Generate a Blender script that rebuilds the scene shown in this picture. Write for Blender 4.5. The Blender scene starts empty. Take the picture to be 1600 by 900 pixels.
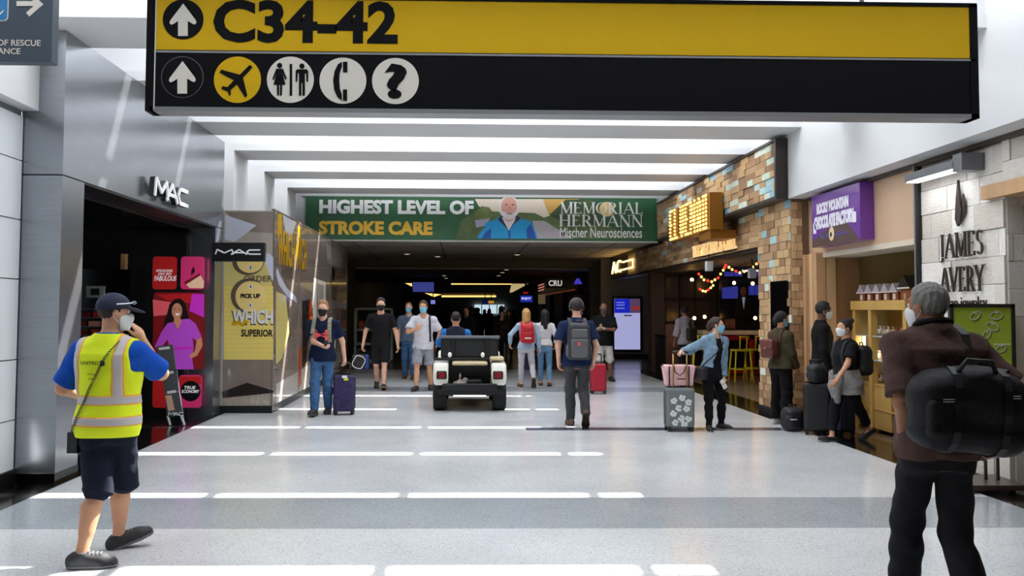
import bpy, bmesh, math, random
import numpy as np
from mathutils import Vector, Matrix

# ---------------------------------------------------------------- camera, world, sun, exposure
SC = bpy.context.scene
COL = SC.collection
rnd = random.Random(7)
FPX, PPX, PPY, VPX, VPY = 1400.0, 755.0, 418.0, 722.0, 484.0
CAMZ = 1.7
cam_d = bpy.data.cameras.new('camera')
cam = bpy.data.objects.new('camera', cam_d)
COL.objects.link(cam)
cam_d.sensor_width = 36.0
cam_d.lens = FPX / 1600 * 36.0
cam_d.shift_x = (800 - PPX) / 1600
cam_d.shift_y = -(450 - PPY) / 1600
cam_d.clip_start, cam_d.clip_end = 0.05, 400
_yaw = math.atan2(PPX - VPX, FPX)
_pit = math.atan2(VPY - PPY, math.hypot(FPX, PPX - VPX))
CROT = Matrix.Rotation(-_yaw, 3, 'Z') @ Matrix.Rotation(math.pi / 2 + _pit, 3, 'X') @ Matrix.Rotation(0.004, 3, 'Z')
cam.matrix_world = Matrix.Translation((0, 0, CAMZ)) @ CROT.to_4x4()
SC.camera = cam

SC.view_settings.view_transform = 'Standard'
SC.view_settings.look = 'None'
SC.view_settings.gamma = 1.0
SC.view_settings.use_curve_mapping = False
SC.view_settings.exposure = 0.06
SC.cycles.max_bounces = 8
SC.cycles.diffuse_bounces = 5
SC.cycles.glossy_bounces = 4
SC.cycles.transmission_bounces = 6
SC.cycles.caustics_reflective = False
SC.cycles.caustics_refractive = False
SC.cycles.sample_clamp_indirect = 6.0

world = bpy.data.worlds.new('sky')
SC.world = world
world.use_nodes = True
_bg = world.node_tree.nodes['Background']
_bg.inputs[0].default_value = (0.78, 0.88, 1.0, 1)
_bg.inputs[1].default_value = 1.6

SUN_DX, SUN_DY = -0.57, -0.5            # per metre of fall
sun_d = bpy.data.lights.new('sun_offscreen', 'SUN')
sun_d.energy = 26.0
sun_d.angle = math.radians(0.6)
sun_d.color = (1.0, 0.97, 0.92)
sun = bpy.data.objects.new('sun_offscreen', sun_d)
COL.objects.link(sun)
sun.rotation_euler = Vector((SUN_DX, SUN_DY, -1)).to_track_quat('-Z', 'Y').to_euler()
sun.location = (4, 14, 12)

BAY = 2.37
BEAM0 = 13.18 - 6 * BAY                  # near edge of the first beam
BEAM_W = 1.02
SOFF = 4.45                              # underside of the beams
ROOF = 5.7
LX, RX = -3.97, 5.07
SKYLIGHT_W = 182.0  # watts of each daylight panel in the skylight bays
def area_light(name, loc, sx, sy, watts, col=(1, 1, 1), rot=(0, 0, 0), spread=180):
    d = bpy.data.lights.new(name, 'AREA')
    d.shape = 'RECTANGLE'; d.size = sx; d.size_y = sy; d.energy = watts; d.color = col
    d.spread = math.radians(spread)
    o = bpy.data.objects.new(name, d); COL.objects.link(o)
    o.location = loc; o.rotation_euler = rot
    return o
for k in range(3, 10):                   # daylight panels of the skylight bays
    area_light('skylight_panel_offscreen' if k < 6 else 'skylight_panel', (0.5, BEAM0 + k * BAY - 0.68, ROOF - 0.06), 8.6, 1.15, SKYLIGHT_W, (0.94, 0.97, 1.0))

# ---------------------------------------------------------------- pixels to places
def ray(px, py):
    return CROT @ Vector(((px - PPX) / FPX, -(py - PPY) / FPX, -1.0))
def fl(px, py, z=0.0):
    d = ray(px, py); t = (z - CAMZ) / d.z
    return Vector((d.x * t, d.y * t, z))
def atx(px, py, X):
    d = ray(px, py); t = X / d.x
    return Vector((X, d.y * t, CAMZ + d.z * t))
def aty(px, py, Y):
    d = ray(px, py); t = Y / d.y
    return Vector((d.x * t, Y, CAMZ + d.z * t))

# ---------------------------------------------------------------- materials
def lin(c):
    c = c / 255.0
    return c / 12.92 if c <= 0.04045 else ((c + 0.055) / 1.055) ** 2.4
def rgb(r, g, b):
    return (lin(r), lin(g), lin(b), 1.0)
MATS = {}
def mat(name, col, rough=0.5, metal=0.0, emit=0.0, var=0.0, vscale=8.0, bump=0.0, bscale=60.0, spec=0.5,
        coat=0.0, trans=0.0, alpha=1.0, stretch=None, ecol=None):
    if name in MATS:
        return MATS[name]
    m = bpy.data.materials.new(name); m.use_nodes = True
    nt = m.node_tree; b = nt.nodes['Principled BSDF']
    c = rgb(*col)
    b.inputs['Base Color'].default_value = c
    b.inputs['Roughness'].default_value = rough
    b.inputs['Metallic'].default_value = metal
    b.inputs['Specular IOR Level'].default_value = spec
    b.inputs['Coat Weight'].default_value = coat
    b.inputs['Transmission Weight'].default_value = trans
    b.inputs['Alpha'].default_value = alpha
    if emit:
        b.inputs['Emission Color'].default_value = rgb(*ecol) if ecol else c
        b.inputs['Emission Strength'].default_value = emit
    if var or bump:
        tc = nt.nodes.new('ShaderNodeTexCoord')
        src = tc.outputs['Object']
        if stretch:
            mp = nt.nodes.new('ShaderNodeMapping'); mp.inputs['Scale'].default_value = stretch
            nt.links.new(src, mp.inputs['Vector']); src = mp.outputs['Vector']
    if var:
        n = nt.nodes.new('ShaderNodeTexNoise'); n.inputs['Scale'].default_value = vscale
        n.inputs['Detail'].default_value = 4
        nt.links.new(src, n.inputs['Vector'])
        r = nt.nodes.new('ShaderNodeValToRGB')
        r.color_ramp.elements[0].position = 0.3; r.color_ramp.elements[1].position = 0.7
        r.color_ramp.elements[0].color = (*[max(0, x * (1 - var)) for x in c[:3]], 1)
        r.color_ramp.elements[1].color = (*[min(1, x * (1 + var)) for x in c[:3]], 1)
        nt.links.new(n.outputs['Fac'], r.inputs['Fac'])
        nt.links.new(r.outputs['Color'], b.inputs['Base Color'])
    if bump:
        n2 = nt.nodes.new('ShaderNodeTexNoise'); n2.inputs['Scale'].default_value = bscale
        n2.inputs['Detail'].default_value = 3
        nt.links.new(src, n2.inputs['Vector'])
        bp = nt.nodes.new('ShaderNodeBump'); bp.inputs['Strength'].default_value = bump
        bp.inputs['Distance'].default_value = 0.02
        nt.links.new(n2.outputs['Fac'], bp.inputs['Height'])
        nt.links.new(bp.outputs['Normal'], b.inputs['Normal'])
    MATS[name] = m
    return m
def cloth(name, col, var=0.12, bump=0.35, rough=0.9):
    return mat(name, col, rough=rough, var=var, vscale=14, bump=bump, bscale=26, spec=0.2)

# ---------------------------------------------------------------- objects
def tag(o, label=None, cat=None, group=None, kind=None):
    if label: o['label'] = label
    if cat: o['category'] = cat
    if group: o['group'] = group
    if kind: o['kind'] = kind
    return o
def wmat(o):
    m = o.matrix_parent_inverse @ o.matrix_basis if o.parent else o.matrix_basis.copy()
    return wmat(o.parent) @ m if o.parent else m
def adopt(o, parent):
    o.parent = parent
    o.matrix_parent_inverse = wmat(parent).inverted()
    return o
def empty(name, loc=(0, 0, 0), rz=0.0, label=None, cat=None, group=None, kind=None):
    o = bpy.data.objects.new(name, None); COL.objects.link(o)
    o.location = loc; o.rotation_euler = (0, 0, rz); o.empty_display_size = 0.1
    return tag(o, label, cat, group, kind)
def mesh_obj(name, verts, faces, m, parent=None, smooth=False, bevel=0.0, mats=None, fmat=None):
    me = bpy.data.meshes.new(name)
    me.from_pydata([tuple(v) for v in verts], [], faces)
    if mats:
        for x in mats: me.materials.append(x)
        me.polygons.foreach_set('material_index', fmat)
    elif m: me.materials.append(m)
    if smooth: me.polygons.foreach_set('use_smooth', [True] * len(me.polygons))
    me.update()
    o = bpy.data.objects.new(name, me); COL.objects.link(o)
    if bevel:
        bv = o.modifiers.new('bevel', 'BEVEL'); bv.width = bevel; bv.segments = 2; bv.limit_method = 'ANGLE'
    if parent: adopt(o, parent)
    return o
def copy_tree(o, parent=None):
    c = o.copy(); COL.objects.link(c)
    if parent: c.parent = parent
    for ch in list(o.children): copy_tree(ch, c)
    return c

class MB:
    def __init__(s): s.v = []; s.f = []
    def add(s, vs, fs):
        n = len(s.v); s.v += [Vector(v) for v in vs]; s.f += [tuple(i + n for i in f) for f in fs]; return s
    def box(s, x0, x1, y0, y1, z0, z1):
        return s.add([(x0, y0, z0), (x1, y0, z0), (x1, y1, z0), (x0, y1, z0), (x0, y0, z1), (x1, y0, z1), (x1, y1, z1), (x0, y1, z1)],
                     [(0, 3, 2, 1), (4, 5, 6, 7), (0, 1, 5, 4), (1, 2, 6, 5), (2, 3, 7, 6), (3, 0, 4, 7)])
    def obox(s, c, h, M=Matrix.Identity(3)):
        c = Vector(c); q = []
        for z in (-1, 1):
            for (x, y) in ((-1, -1), (1, -1), (1, 1), (-1, 1)):
                q.append(c + M @ Vector((x * h[0], y * h[1], z * h[2])))
        return s.add(q, [(0, 3, 2, 1), (4, 5, 6, 7), (0, 1, 5, 4), (1, 2, 6, 5), (2, 3, 7, 6), (3, 0, 4, 7)])
    def cyl(s, p0, p1, r0, r1=None, n=12):
        r1 = r0 if r1 is None else r1
        p0, p1 = Vector(p0), Vector(p1); d = (p1 - p0).normalized()
        u = d.orthogonal().normalized(); w = d.cross(u)
        vs = []
        for (p, r) in ((p0, r0), (p1, r1)):
            for k in range(n):
                a = 2 * math.pi * k / n; vs.append(p + u * (r * math.cos(a)) + w * (r * math.sin(a)))
        fs = [(k, (k + 1) % n, n + (k + 1) % n, n + k) for k in range(n)]
        fs += [tuple(range(n - 1, -1, -1)), tuple(range(n, 2 * n))]
        return s.add(vs, fs)
    def tube(s, path, r, n=8, closed=False):
        P = [Vector(p) for p in path]; m = len(P); vs = []; u = None
        for i in range(m):
            a = P[(i - 1) % m] if (closed or i) else P[0]
            b = P[(i + 1) % m] if (closed or i < m - 1) else P[-1]
            d = (b - a).normalized()
            u = d.orthogonal().normalized() if u is None else (u - d * u.dot(d)).normalized()
            w = d.cross(u); rr = r[i] if isinstance(r, (list, tuple)) else r
            for k in range(n):
                t = 2 * math.pi * k / n; vs.append(P[i] + u * (rr * math.cos(t)) + w * (rr * math.sin(t)))
        fs = []
        for i in range(m if closed else m - 1):
            j = (i + 1) % m
            fs += [(i * n + k, i * n + (k + 1) % n, j * n + (k + 1) % n, j * n + k) for k in range(n)]
        if not closed: fs += [tuple(range(n - 1, -1, -1)), tuple(range((m - 1) * n, m * n))]
        return s.add(vs, fs)
    def ribbon(s, path, wdir, w, t):
        # flat strap: path points, wdir width direction(s), w width, t thickness
        P = [Vector(p) for p in path]; m = len(P); vs = []
        for i in range(m):
            d = (P[min(i + 1, m - 1)] - P[max(i - 1, 0)]).normalized()
            wd = Vector(wdir[i] if isinstance(wdir[0], (list, tuple, Vector)) else wdir)
            wd = (wd - d * wd.dot(d)).normalized(); nn = d.cross(wd)
            for (a, b) in ((-1, -1), (1, -1), (1, 1), (-1, 1)):
                vs.append(P[i] + wd * (a * w / 2) + nn * (b * t / 2))
        fs = [(3, 2, 1, 0), tuple((m - 1) * 4 + k for k in range(4))]
        for i in range(m - 1):
            fs += [(i * 4 + k, i * 4 + (k + 1) % 4, i * 4 + 4 + (k + 1) % 4, i * 4 + 4 + k) for k in range(4)]
        return s.add(vs, fs)
    def ball(s, c, r, n=10, m=7):
        c = Vector(c); r = (r, r, r) if not isinstance(r, (tuple, list)) else r; vs = []
        for j in range(1, m):
            t = math.pi * j / m
            for k in range(n):
                a = 2 * math.pi * k / n
                vs.append(c + Vector((r[0] * math.sin(t) * math.cos(a), r[1] * math.sin(t) * math.sin(a), r[2] * math.cos(t))))
        vs += [c + Vector((0, 0, r[2])), c - Vector((0, 0, r[2]))]
        fs = []
        for j in range(m - 2):
            fs += [(j * n + k, (j + 1) * n + k, (j + 1) * n + (k + 1) % n, j * n + (k + 1) % n) for k in range(n)]
        T, Bt = (m - 1) * n, (m - 1) * n + 1
        fs += [(T, k, (k + 1) % n) for k in range(n)] + [(Bt, (m - 2) * n + (k + 1) % n, (m - 2) * n + k) for k in range(n)]
        return s.add(vs, fs)
    def prism(s, pts, fr, d0, d1):
        n = len(pts)
        ar = sum(pts[i][0] * pts[(i + 1) % n][1] - pts[(i + 1) % n][0] * pts[i][1] for i in range(n))
        if ar < 0: pts = pts[::-1]
        vs = [fr(p[0], p[1], d0) for p in pts] + [fr(p[0], p[1], d1) for p in pts]
        fs = [tuple(range(n - 1, -1, -1)), tuple(range(n, 2 * n))] + [(k, (k + 1) % n, n + (k + 1) % n, n + k) for k in range(n)]
        return s.add(vs, fs)
    def build(s, name, m, parent=None, smooth=False, bevel=0.0):
        return mesh_obj(name, s.v, s.f, m, parent, smooth, bevel)
def bx(name, m, parent, *a, bevel=0.0):
    return MB().box(*a).build(name, m, parent, bevel=bevel)

class Frame:
    """a flat face in the place: origin, right, up as its reader sees it, and the way it faces"""
    def __init__(s, o, u, v=(0, 0, 1)):
        s.o = Vector(o); s.u = Vector(u).normalized(); s.v = Vector(v).normalized(); s.n = s.u.cross(s.v)
    def __call__(s, a, b, d=0.0): return s.o + s.u * a + s.v * b + s.n * d
def rrect(x0, x1, y0, y1, r, n=4):
    out = []
    for (cx, cy, a0) in ((x1 - r, y1 - r, 0), (x0 + r, y1 - r, 90), (x0 + r, y0 + r, 180), (x1 - r, y0 + r, 270)):
        for k in range(n + 1):
            a = math.radians(a0 + 90 * k / n); out.append((cx + r * math.cos(a), cy + r * math.sin(a)))
    return out
def disc(cx, cy, rx, ry=None, n=28, a0=0, a1=360):
    ry = rx if ry is None else ry
    full = abs(a1 - a0) >= 360
    m = n if full else n + 1
    return [(cx + rx * math.cos(math.radians(a0 + (a1 - a0) * k / n)), cy + ry * math.sin(math.radians(a0 + (a1 - a0) * k / n))) for k in range(m)]
def decal(name, fr, pts, m, parent, d=0.002, t=0.002):
    return MB().prism(pts, fr, d, d + t).build(name, m, parent)
def decals(name, fr, polys, m, parent, d=0.002, t=0.002):
    b = MB()
    for p in polys: b.prism(p, fr, d, d + t)
    return b.build(name, m, parent)
_FONT = {}
def text_geo(s, bold=0.0, shear=0.0, space=1.0):
    key = (s, bold, shear, space)
    if key in _FONT: return _FONT[key]
    cu = bpy.data.curves.new('lettering', 'FONT'); cu.body = s; cu.offset = bold; cu.shear = shear
    cu.space_character = space; cu.resolution_u = 3; cu.extrude = 0.5; cu.fill_mode = 'BOTH'
    o = bpy.data.objects.new('lettering', cu); COL.objects.link(o)
    dg = bpy.context.evaluated_depsgraph_get()
    me = o.evaluated_get(dg).to_mesh()
    v = np.array([tuple(x.co) for x in me.vertices]); f = [tuple(p.vertices) for p in me.polygons]
    o.evaluated_get(dg).to_mesh_clear()
    bpy.data.objects.remove(o); bpy.data.curves.remove(cu)
    _FONT[key] = (v, f)
    return v, f
def lettering(s, fr, x0, x1, y0, y1, m, parent, d=0.002, t=0.003, bold=0.0, shear=0.0, name='lettering', space=1.0, warp=None):
    v, f = text_geo(s, bold, shear, space)
    lo, hi = v.min(0), v.max(0)
    q = (v - lo) / (hi - lo)
    X = x0 + q[:, 0] * (x1 - x0); Y = y0 + q[:, 1] * (y1 - y0); D = d + q[:, 2] * t
    if warp: X, Y = warp(X, Y)
    return mesh_obj(name, [fr(a, b, c) for a, b, c in zip(X, Y, D)], f, m, parent)
def stroke_poly(p0, p1, w):
    p0, p1 = Vector(p0), Vector(p1); d = (p1 - p0).normalized(); n = Vector((-d.y, d.x)) * (w / 2)
    return [tuple(p0 + n), tuple(p0 - n), tuple(p1 - n), tuple(p1 + n)]
# roman capitals with serifs, on a 0..1 height
def serif_caps(word, T=0.13, t=0.05, sf=0.22, gap=0.1):
    polys = []; x = 0.0
    def S(x0, y0, x1, y1, w, e=(1, 1)):
        polys.append(stroke_poly((x0, y0), (x1, y1), w))
        for (on, px, py) in ((e[0], x0, y0), (e[1], x1, y1)):
            if on: polys.append(stroke_poly((px - sf / 2 - w * .2, py), (px + sf / 2 + w * .2, py), 0.045))
    def arc(cx, cy, rx, ry, a0, a1, wmax, wmin):
        n = 18; out = []; inn = []
        for k in range(n + 1):
            a = math.radians(a0 + (a1 - a0) * k / n); w = wmin + (wmax - wmin) * abs(math.cos(a))
            out.append((cx + (rx + w / 2) * math.cos(a), cy + (ry + w / 4) * math.sin(a)))
            inn.append((cx + (rx - w / 2) * math.cos(a), cy + (ry - w / 4) * math.sin(a)))
        for k in range(n): polys.append([out[k], out[k + 1], inn[k + 1], inn[k]])
    for ch in word:
        if ch == ' ': x += 0.45; continue
        if ch == 'M':
            S(x + .1, 0, x + .1, 1, t); S(x + .1, 1, x + .45, 0.02, T, (0, 0)); S(x + .45, 0.02, x + .8, 1, t, (0, 0)); S(x + .8, 0, x + .8, 1, T); w = .9
        elif ch == 'E':
            S(x + .12, 0, x + .12, 1, T); S(x + .1, .975, x + .52, .975, t, (0, 0)); S(x + .1, .52, x + .45, .52, t, (0, 0)); S(x + .1, .025, x + .56, .025, t, (0, 0))
            S(x + .52, .84, x + .52, .99, t, (0, 0)); S(x + .56, .01, x + .56, .18, t, (0, 0)); w = .62
        elif ch == 'O': arc(x + .42, .5, .36, .49, 0, 360, T, t); w = .84
        elif ch == 'R':
            S(x + .12, 0, x + .12, 1, T); arc(x + .3, .74, .22, .24, -90, 90, T, t); S(x + .1, .975, x + .3, .975, t, (0, 0)); S(x + .1, .5, x + .3, .5, t, (0, 0)); S(x + .3, .5, x + .62, 0, T, (0, 1)); w = .7
        elif ch == 'I': S(x + .14, 0, x + .14, 1, T); w = .28
        elif ch == 'A': S(x + .04, 0, x + .4, 1, t, (1, 0)); S(x + .4, 1, x + .76, 0, T, (0, 1)); S(x + .18, .36, x + .6, .36, t, (0, 0)); w = .8
        elif ch == 'V': S(x + .04, 1, x + .4, 0, T, (1, 0)); S(x + .4, 0, x + .76, 1, t, (0, 1)); w = .8
        elif ch == 'Y': S(x + .04, 1, x + .38, .45, T, (1, 0)); S(x + .72, 1, x + .38, .45, t, (1, 0)); S(x + .38, .45, x + .38, 0, T, (0, 1)); w = .76
        elif ch == 'L':
            S(x + .12, 0, x + .12, 1, T); S(x + .1, .025, x + .54, .025, t, (0, 0)); S(x + .54, .01, x + .54, .2, t, (0, 0)); w = .58
        elif ch == 'H': S(x + .12, 0, x + .12, 1, T); S(x + .68, 0, x + .68, 1, T); S(x + .12, .52, x + .68, .52, t, (0, 0)); w = .8
        elif ch == 'N': S(x + .1, 0, x + .1, 1, t); S(x + .1, 1, x + .68, 0, T, (0, 0)); S(x + .68, 0, x + .68, 1, t); w = .78
        elif ch == 'J': S(x + .2, .05, x + .2, 1, T, (0, 1)); arc(x + .08, .0, .12, .16, -120, 10, T, t); w = .34
        elif ch == 'S':
            arc(x + .25, .76, .18, .22, 30, 270, T, t); arc(x + .25, .26, .19, .24, -150, 90, T, t); w = .5
        else: w = .4
        x += w + gap
    return polys, x - gap
def serif_text(word, fr, x0, x1, y0, y1, m, parent, d=0.002, t=0.003, T=0.13, name='lettering'):
    polys, W = serif_caps(word, T)
    b = MB()
    for i, p in enumerate(polys):
        b.prism([(x0 + a / W * (x1 - x0), y0 + c * (y1 - y0)) for a, c in p], fr, d, d + t + 0.00004 * (i % 7))
    return b.build(name, m, parent)
# ================================================================ the hall itself
M_white = mat('white_paint', (210, 211, 213), rough=0.55)
M_panel = mat('white_wall_panel', (222, 226, 230), rough=0.35)
M_joint = mat('panel_joint', (120, 124, 128), rough=0.7)
M_black = mat('black_paint', (14, 14, 16), rough=0.4)
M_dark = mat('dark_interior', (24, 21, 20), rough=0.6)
M_ceil = mat('ceiling_tile', (206, 199, 188), rough=0.8, var=0.06, vscale=1.5)
M_browngrey = mat('taupe_wall', (120, 112, 102), rough=0.7)

def terrazzo(name, col, fleck, rough=0.16, dens=0.62):
    m = bpy.data.materials.new(name); m.use_nodes = True; nt = m.node_tree; b = nt.nodes['Principled BSDF']
    tc = nt.nodes.new('ShaderNodeTexCoord')
    v = nt.nodes.new('ShaderNodeTexVoronoi'); v.inputs['Scale'].default_value = 130
    nt.links.new(tc.outputs['Object'], v.inputs['Vector'])
    r = nt.nodes.new('ShaderNodeValToRGB'); r.color_ramp.interpolation = 'CONSTANT'
    c = rgb(*col); f = rgb(*fleck)
    r.color_ramp.elements[0].color = c
    r.color_ramp.elements[1].position = dens; r.color_ramp.elements[1].color = (*[x * 0.86 for x in c[:3]], 1)
    e = r.color_ramp.elements.new(0.86); e.color = f
    e = r.color_ramp.elements.new(0.93); e.color = (*[min(1, x * 1.12) for x in c[:3]], 1)
    sep = nt.nodes.new('ShaderNodeSeparateColor')
    nt.links.new(v.outputs['Color'], sep.inputs[0]); nt.links.new(sep.outputs[0], r.inputs['Fac'])
    n = nt.nodes.new('ShaderNodeTexNoise'); n.inputs['Scale'].default_value = 0.9; n.inputs['Detail'].default_value = 5
    nt.links.new(tc.outputs['Object'], n.inputs['Vector'])
    mx = nt.nodes.new('ShaderNodeMix'); mx.data_type = 'RGBA'; mx.blend_type = 'MULTIPLY'; mx.inputs[0].default_value = 0.35
    r2 = nt.nodes.new('ShaderNodeValToRGB')
    r2.color_ramp.elements[0].color = (0.72, 0.73, 0.75, 1); r2.color_ramp.elements[0].position = 0.35
    r2.color_ramp.elements[1].color = (1, 1, 1, 1); r2.color_ramp.elements[1].position = 0.6
    nt.links.new(n.outputs['Fac'], r2.inputs['Fac'])
    nt.links.new(r.outputs['Color'], mx.inputs[6]); nt.links.new(r2.outputs['Color'], mx.inputs[7])
    nt.links.new(mx.outputs[2], b.inputs['Base Color'])
    rr = nt.nodes.new('ShaderNodeMapRange'); rr.inputs[3].default_value = rough * 0.8; rr.inputs[4].default_value = rough * 1.5
    nt.links.new(n.outputs['Fac'], rr.inputs[0]); nt.links.new(rr.outputs[0], b.inputs['Roughness'])
    return m
M_terr = terrazzo('pale_terrazzo', (214, 216, 218), (170, 172, 175))
M_band = terrazzo('grey_terrazzo', (168, 173, 179), (130, 135, 140))
M_granite = mat('black_granite', (20, 19, 20), rough=0.12, var=0.4, vscale=60)
M_blueband = mat('slate_blue_terrazzo', (70, 74, 92), rough=0.2, var=0.1, vscale=50)
M_farfloor = mat('brown_stone_floor', (104, 92, 82), rough=0.2, var=0.15, vscale=3)
M_tile = mat('brown_tile', (128, 106, 84), rough=0.25, var=0.12, vscale=2)

FLX, FRX = -3.86, 4.86
floor = bx('floor', M_terr, None, FLX, FRX, -4, 25.6, -0.3, 0)
tag(floor, kind='structure')
def inlay(x0, x1, y0, y1, m, h=0.0015, nm='floor_band'): return bx(nm, m, floor, x0, x1, y0, y1, -0.02, h)
inlay(FLX, FRX, 7.06, 8.2, M_band)
inlay(FLX, FRX, 18.7, 19.8, M_band)
inlay(0.92, FRX, 12.75, 13.05, M_blueband)
inlay(FLX, FLX + 0.012, -4, 25.6, M_joint, 0.001, 'divider_strip')
f2 = bx('floor', M_granite, None, -9.0, FLX, 8.0, 14.79, -0.3, 0); tag(f2, kind='structure')
f2b = bx('floor', M_granite, None, -9.0, FLX, -4, 8.0, -0.3, 0); tag(f2b, kind='structure')
f3 = bx('floor', M_granite, None, FRX, 5.55, -4, 25.6, -0.3, 0); tag(f3, kind='structure')
f4 = bx('floor', M_tile, None, 5.55, 12, -4, 25.6, -0.3, 0); tag(f4, kind='structure')
f5 = bx('floor', M_farfloor, None, -14, 14, 25.6, 92, -0.3, 0); tag(f5, kind='structure')
f6 = bx('floor', M_dark, None, -9.0, FLX, 14.79, 25.6, -0.3, 0); tag(f6, kind='structure')

# roof with its row of sun slots, and the white beams under it
SLOTS = [5.95 + BAY * k + 0.5 * ROOF for k in range(-1, 6)]
SW = 0.11
rb = MB()
edges = [-4.0]
for y in SLOTS: edges += [y - SW, y + SW]
edges.append(22.7)
for i in range(0, len(edges), 2): rb.box(-4.6, 5.6, edges[i], edges[i + 1], ROOF, ROOF + 0.06)
for y in SLOTS:
    rb.box(-4.6, -3.9, y - SW, y + SW, ROOF, ROOF + 0.06)
    rb.box(4.93, 5.6, y - SW, y + SW, ROOF, ROOF + 0.06)
ceiling = rb.build('ceiling', M_white); tag(ceiling, kind='structure')
for y in SLOTS:
    for k in range(5):
        bx('mullion', M_white, ceiling, -2.57 + 1.75 * k, -2.47 + 1.75 * k, y - SW - 0.01, y + SW + 0.01, ROOF - 0.02, ROOF + 0.05)
for k in range(0, 10):
    y = BEAM0 + k * BAY
    b = MB().box(LX - 0.55, RX + 0.02, y, y + BEAM_W, SOFF, SOFF + 0.13)
    b.box(LX - 0.55, RX + 0.02, y + 0.03, y + BEAM_W - 0.03, SOFF + 0.13, SOFF + 0.4)
    if y > 14.5:
        b.box(LX - 0.55, LX, y, y + BEAM_W, 0, SOFF)
    b.build('beam', M_white, ceiling)

# white walls beside and above the shopfronts
w = bx('wall_left', M_white, None, -4.75, -4.5, 14.8, 22.5, 0, ROOF); tag(w, kind='structure')
w = bx('wall_left_upper', M_white, None, -4.75, -4.5, 8.85, 14.8, 4.4, ROOF); tag(w, kind='structure')
w = bx('wall_left_bulkhead', M_white, None, -4.75, -4.18, -4, 8.9, 3.64, ROOF); tag(w, kind='structure')
wl = bx('wall_left_near', M_joint, None, -4.75, -4.345, -4, 8.85, 0, 3.64); tag(wl, kind='structure')
zj = [0.14, 0.62, 1.2, 1.98, 2.56, 3.14, 3.58]
for i in range(len(zj) - 1):
    for (y0, y1) in ((-1.2, 2.2), (2.2, 5.6), (5.6, 8.84)):
        bx('wall_panel', M_panel, wl, -4.345, -4.32, y0 + 0.006, y1 - 0.006, zj[i] + 0.006, zj[i + 1] - 0.006)
bx('plinth', M_black, wl, -4.345, -4.3, -4, 8.85, 0, 0.14)

wr = bx('wall_right', M_white, None, RX, 5.6, -4, 22.5, 3.45, ROOF); tag(wr, kind='structure')
bx('reveal_strip', mat('bronze_reveal', (70, 60, 52), rough=0.5), wr, 5.34, 5.42, -4, 13.7, 3.40, 3.455)
wf = bx('wall_far', M_white, None, -4.6, RX, 22.5, 22.75, 3.5, ROOF); tag(wf, kind='structure')
wb = bx('wall_near', mat('grey_near_wall', (110, 112, 116), rough=0.8), None, -4.8, 9, -4.25, -4, 0, ROOF + .3); tag(wb, kind='structure')

# low ceiling of the hall beyond and its frame
c2 = bx('ceiling', M_ceil, None, -9, 9, 22.75, 33.0, 3.53, 3.8); tag(c2, kind='structure')
M_cj = mat('ceiling_joint', (100, 96, 90), rough=0.8)
for x in (-3.0, -0.6, 1.8, 4.2):
    bx('ceiling_joint', M_cj, c2, x, x + 0.03, 22.76, 32.9, 3.524, 3.535)
for y in (26.1, 29.6):
    bx('ceiling_joint', M_cj, c2, -8, 5.2, y, y + 0.03, 3.524, 3.535)
p1 = MB().box(-9, 9, 33, 33.6, 3.28, 3.8).box(-4.6, -4.0, 33, 33.6, 0, 3.3).box(4.75, 5.3, 33, 33.6, 0, 3.3)
tag(p1.build('trim_1', M_browngrey), kind='structure')
c3 = bx('ceiling', M_ceil, None, -9, 9, 33.6, 52, 3.22, 3.5); tag(c3, kind='structure')
c4 = bx('ceiling', M_ceil, None, -14, 14, 52, 92, 4.6, 4.9); tag(c4, kind='structure')
tag(bx('wall_far_end', mat('far_end_wall', (150, 146, 140), rough=0.8), None, -14, 14, 90, 90.3, 0, 5), kind='structure')
tag(bx('wall_left_far', M_browngrey, None, -6.1, -5.8, 22.6, 90, 0, 4.7), kind='structure')
tag(bx('wall_upper_far', M_browngrey, None, -6.1, 7.9, 51.9, 52.1, 3.4, 4.8), kind='structure')  # unseen riser added at the ceiling step to keep sky light out
tag(bx('wall_right_recess', M_browngrey, None, 7.7, 7.9, 25.1, 31.7, 0, 3.6), kind='structure')  # unseen wall piece added to keep sky light out of the recess
tag(bx('wall_right_far', M_browngrey, None, 7.6, 7.9, 31.6, 90, 0, 4.7), kind='structure')
tag(bx('wall_left_return', M_browngrey, None, -5.9, -4.5, 22.6, 22.9, 0, 3.6), kind='structure')
tag(bx('wall_right_return', mat('grey_beige_wall', (150, 142, 130), rough=0.7), None, 4.92, 7.9, 31.6, 31.9, 0, 3.53), kind='structure')
tag(bx('baseboard_right', M_black, None, 4.95, 7.9, 31.52, 31.6, 0, 0.16), kind='structure')
# ================================================================ cosmetics shop on the left
M_steel = mat('brushed_grey_metal', (150, 154, 160), rough=0.24, metal=0.85, var=0.05, vscale=3, stretch=(1, 1, 12))
M_gloss = mat('gloss_black', (6, 6, 8), rough=0.15)
M_signwhite = mat('sign_white', (245, 245, 245), rough=0.4)  # plain white paint, does not glow
MX = -3.93
shop = empty('cosmetics_shopfront', (MX, 11.8, 0), label='grey brushed metal shopfront with a tall black entrance and white raised letters', cat='storefront')
bx('fascia_panel', M_steel, shop, -4.34, MX, 8.85, 14.78, 3.015, SOFF - 0.004)
bx('pillar', M_steel, shop, -4.34, MX, 8.85, 9.36, 0, 3.0)
bx('jamb', M_steel, shop, -4.34, MX, 14.32, 14.78, 0, 3.0)
bx('shadow_joint', M_black, shop, -4.33, MX - 0.01, 8.86, 14.77, 2.99, 3.02)
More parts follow.
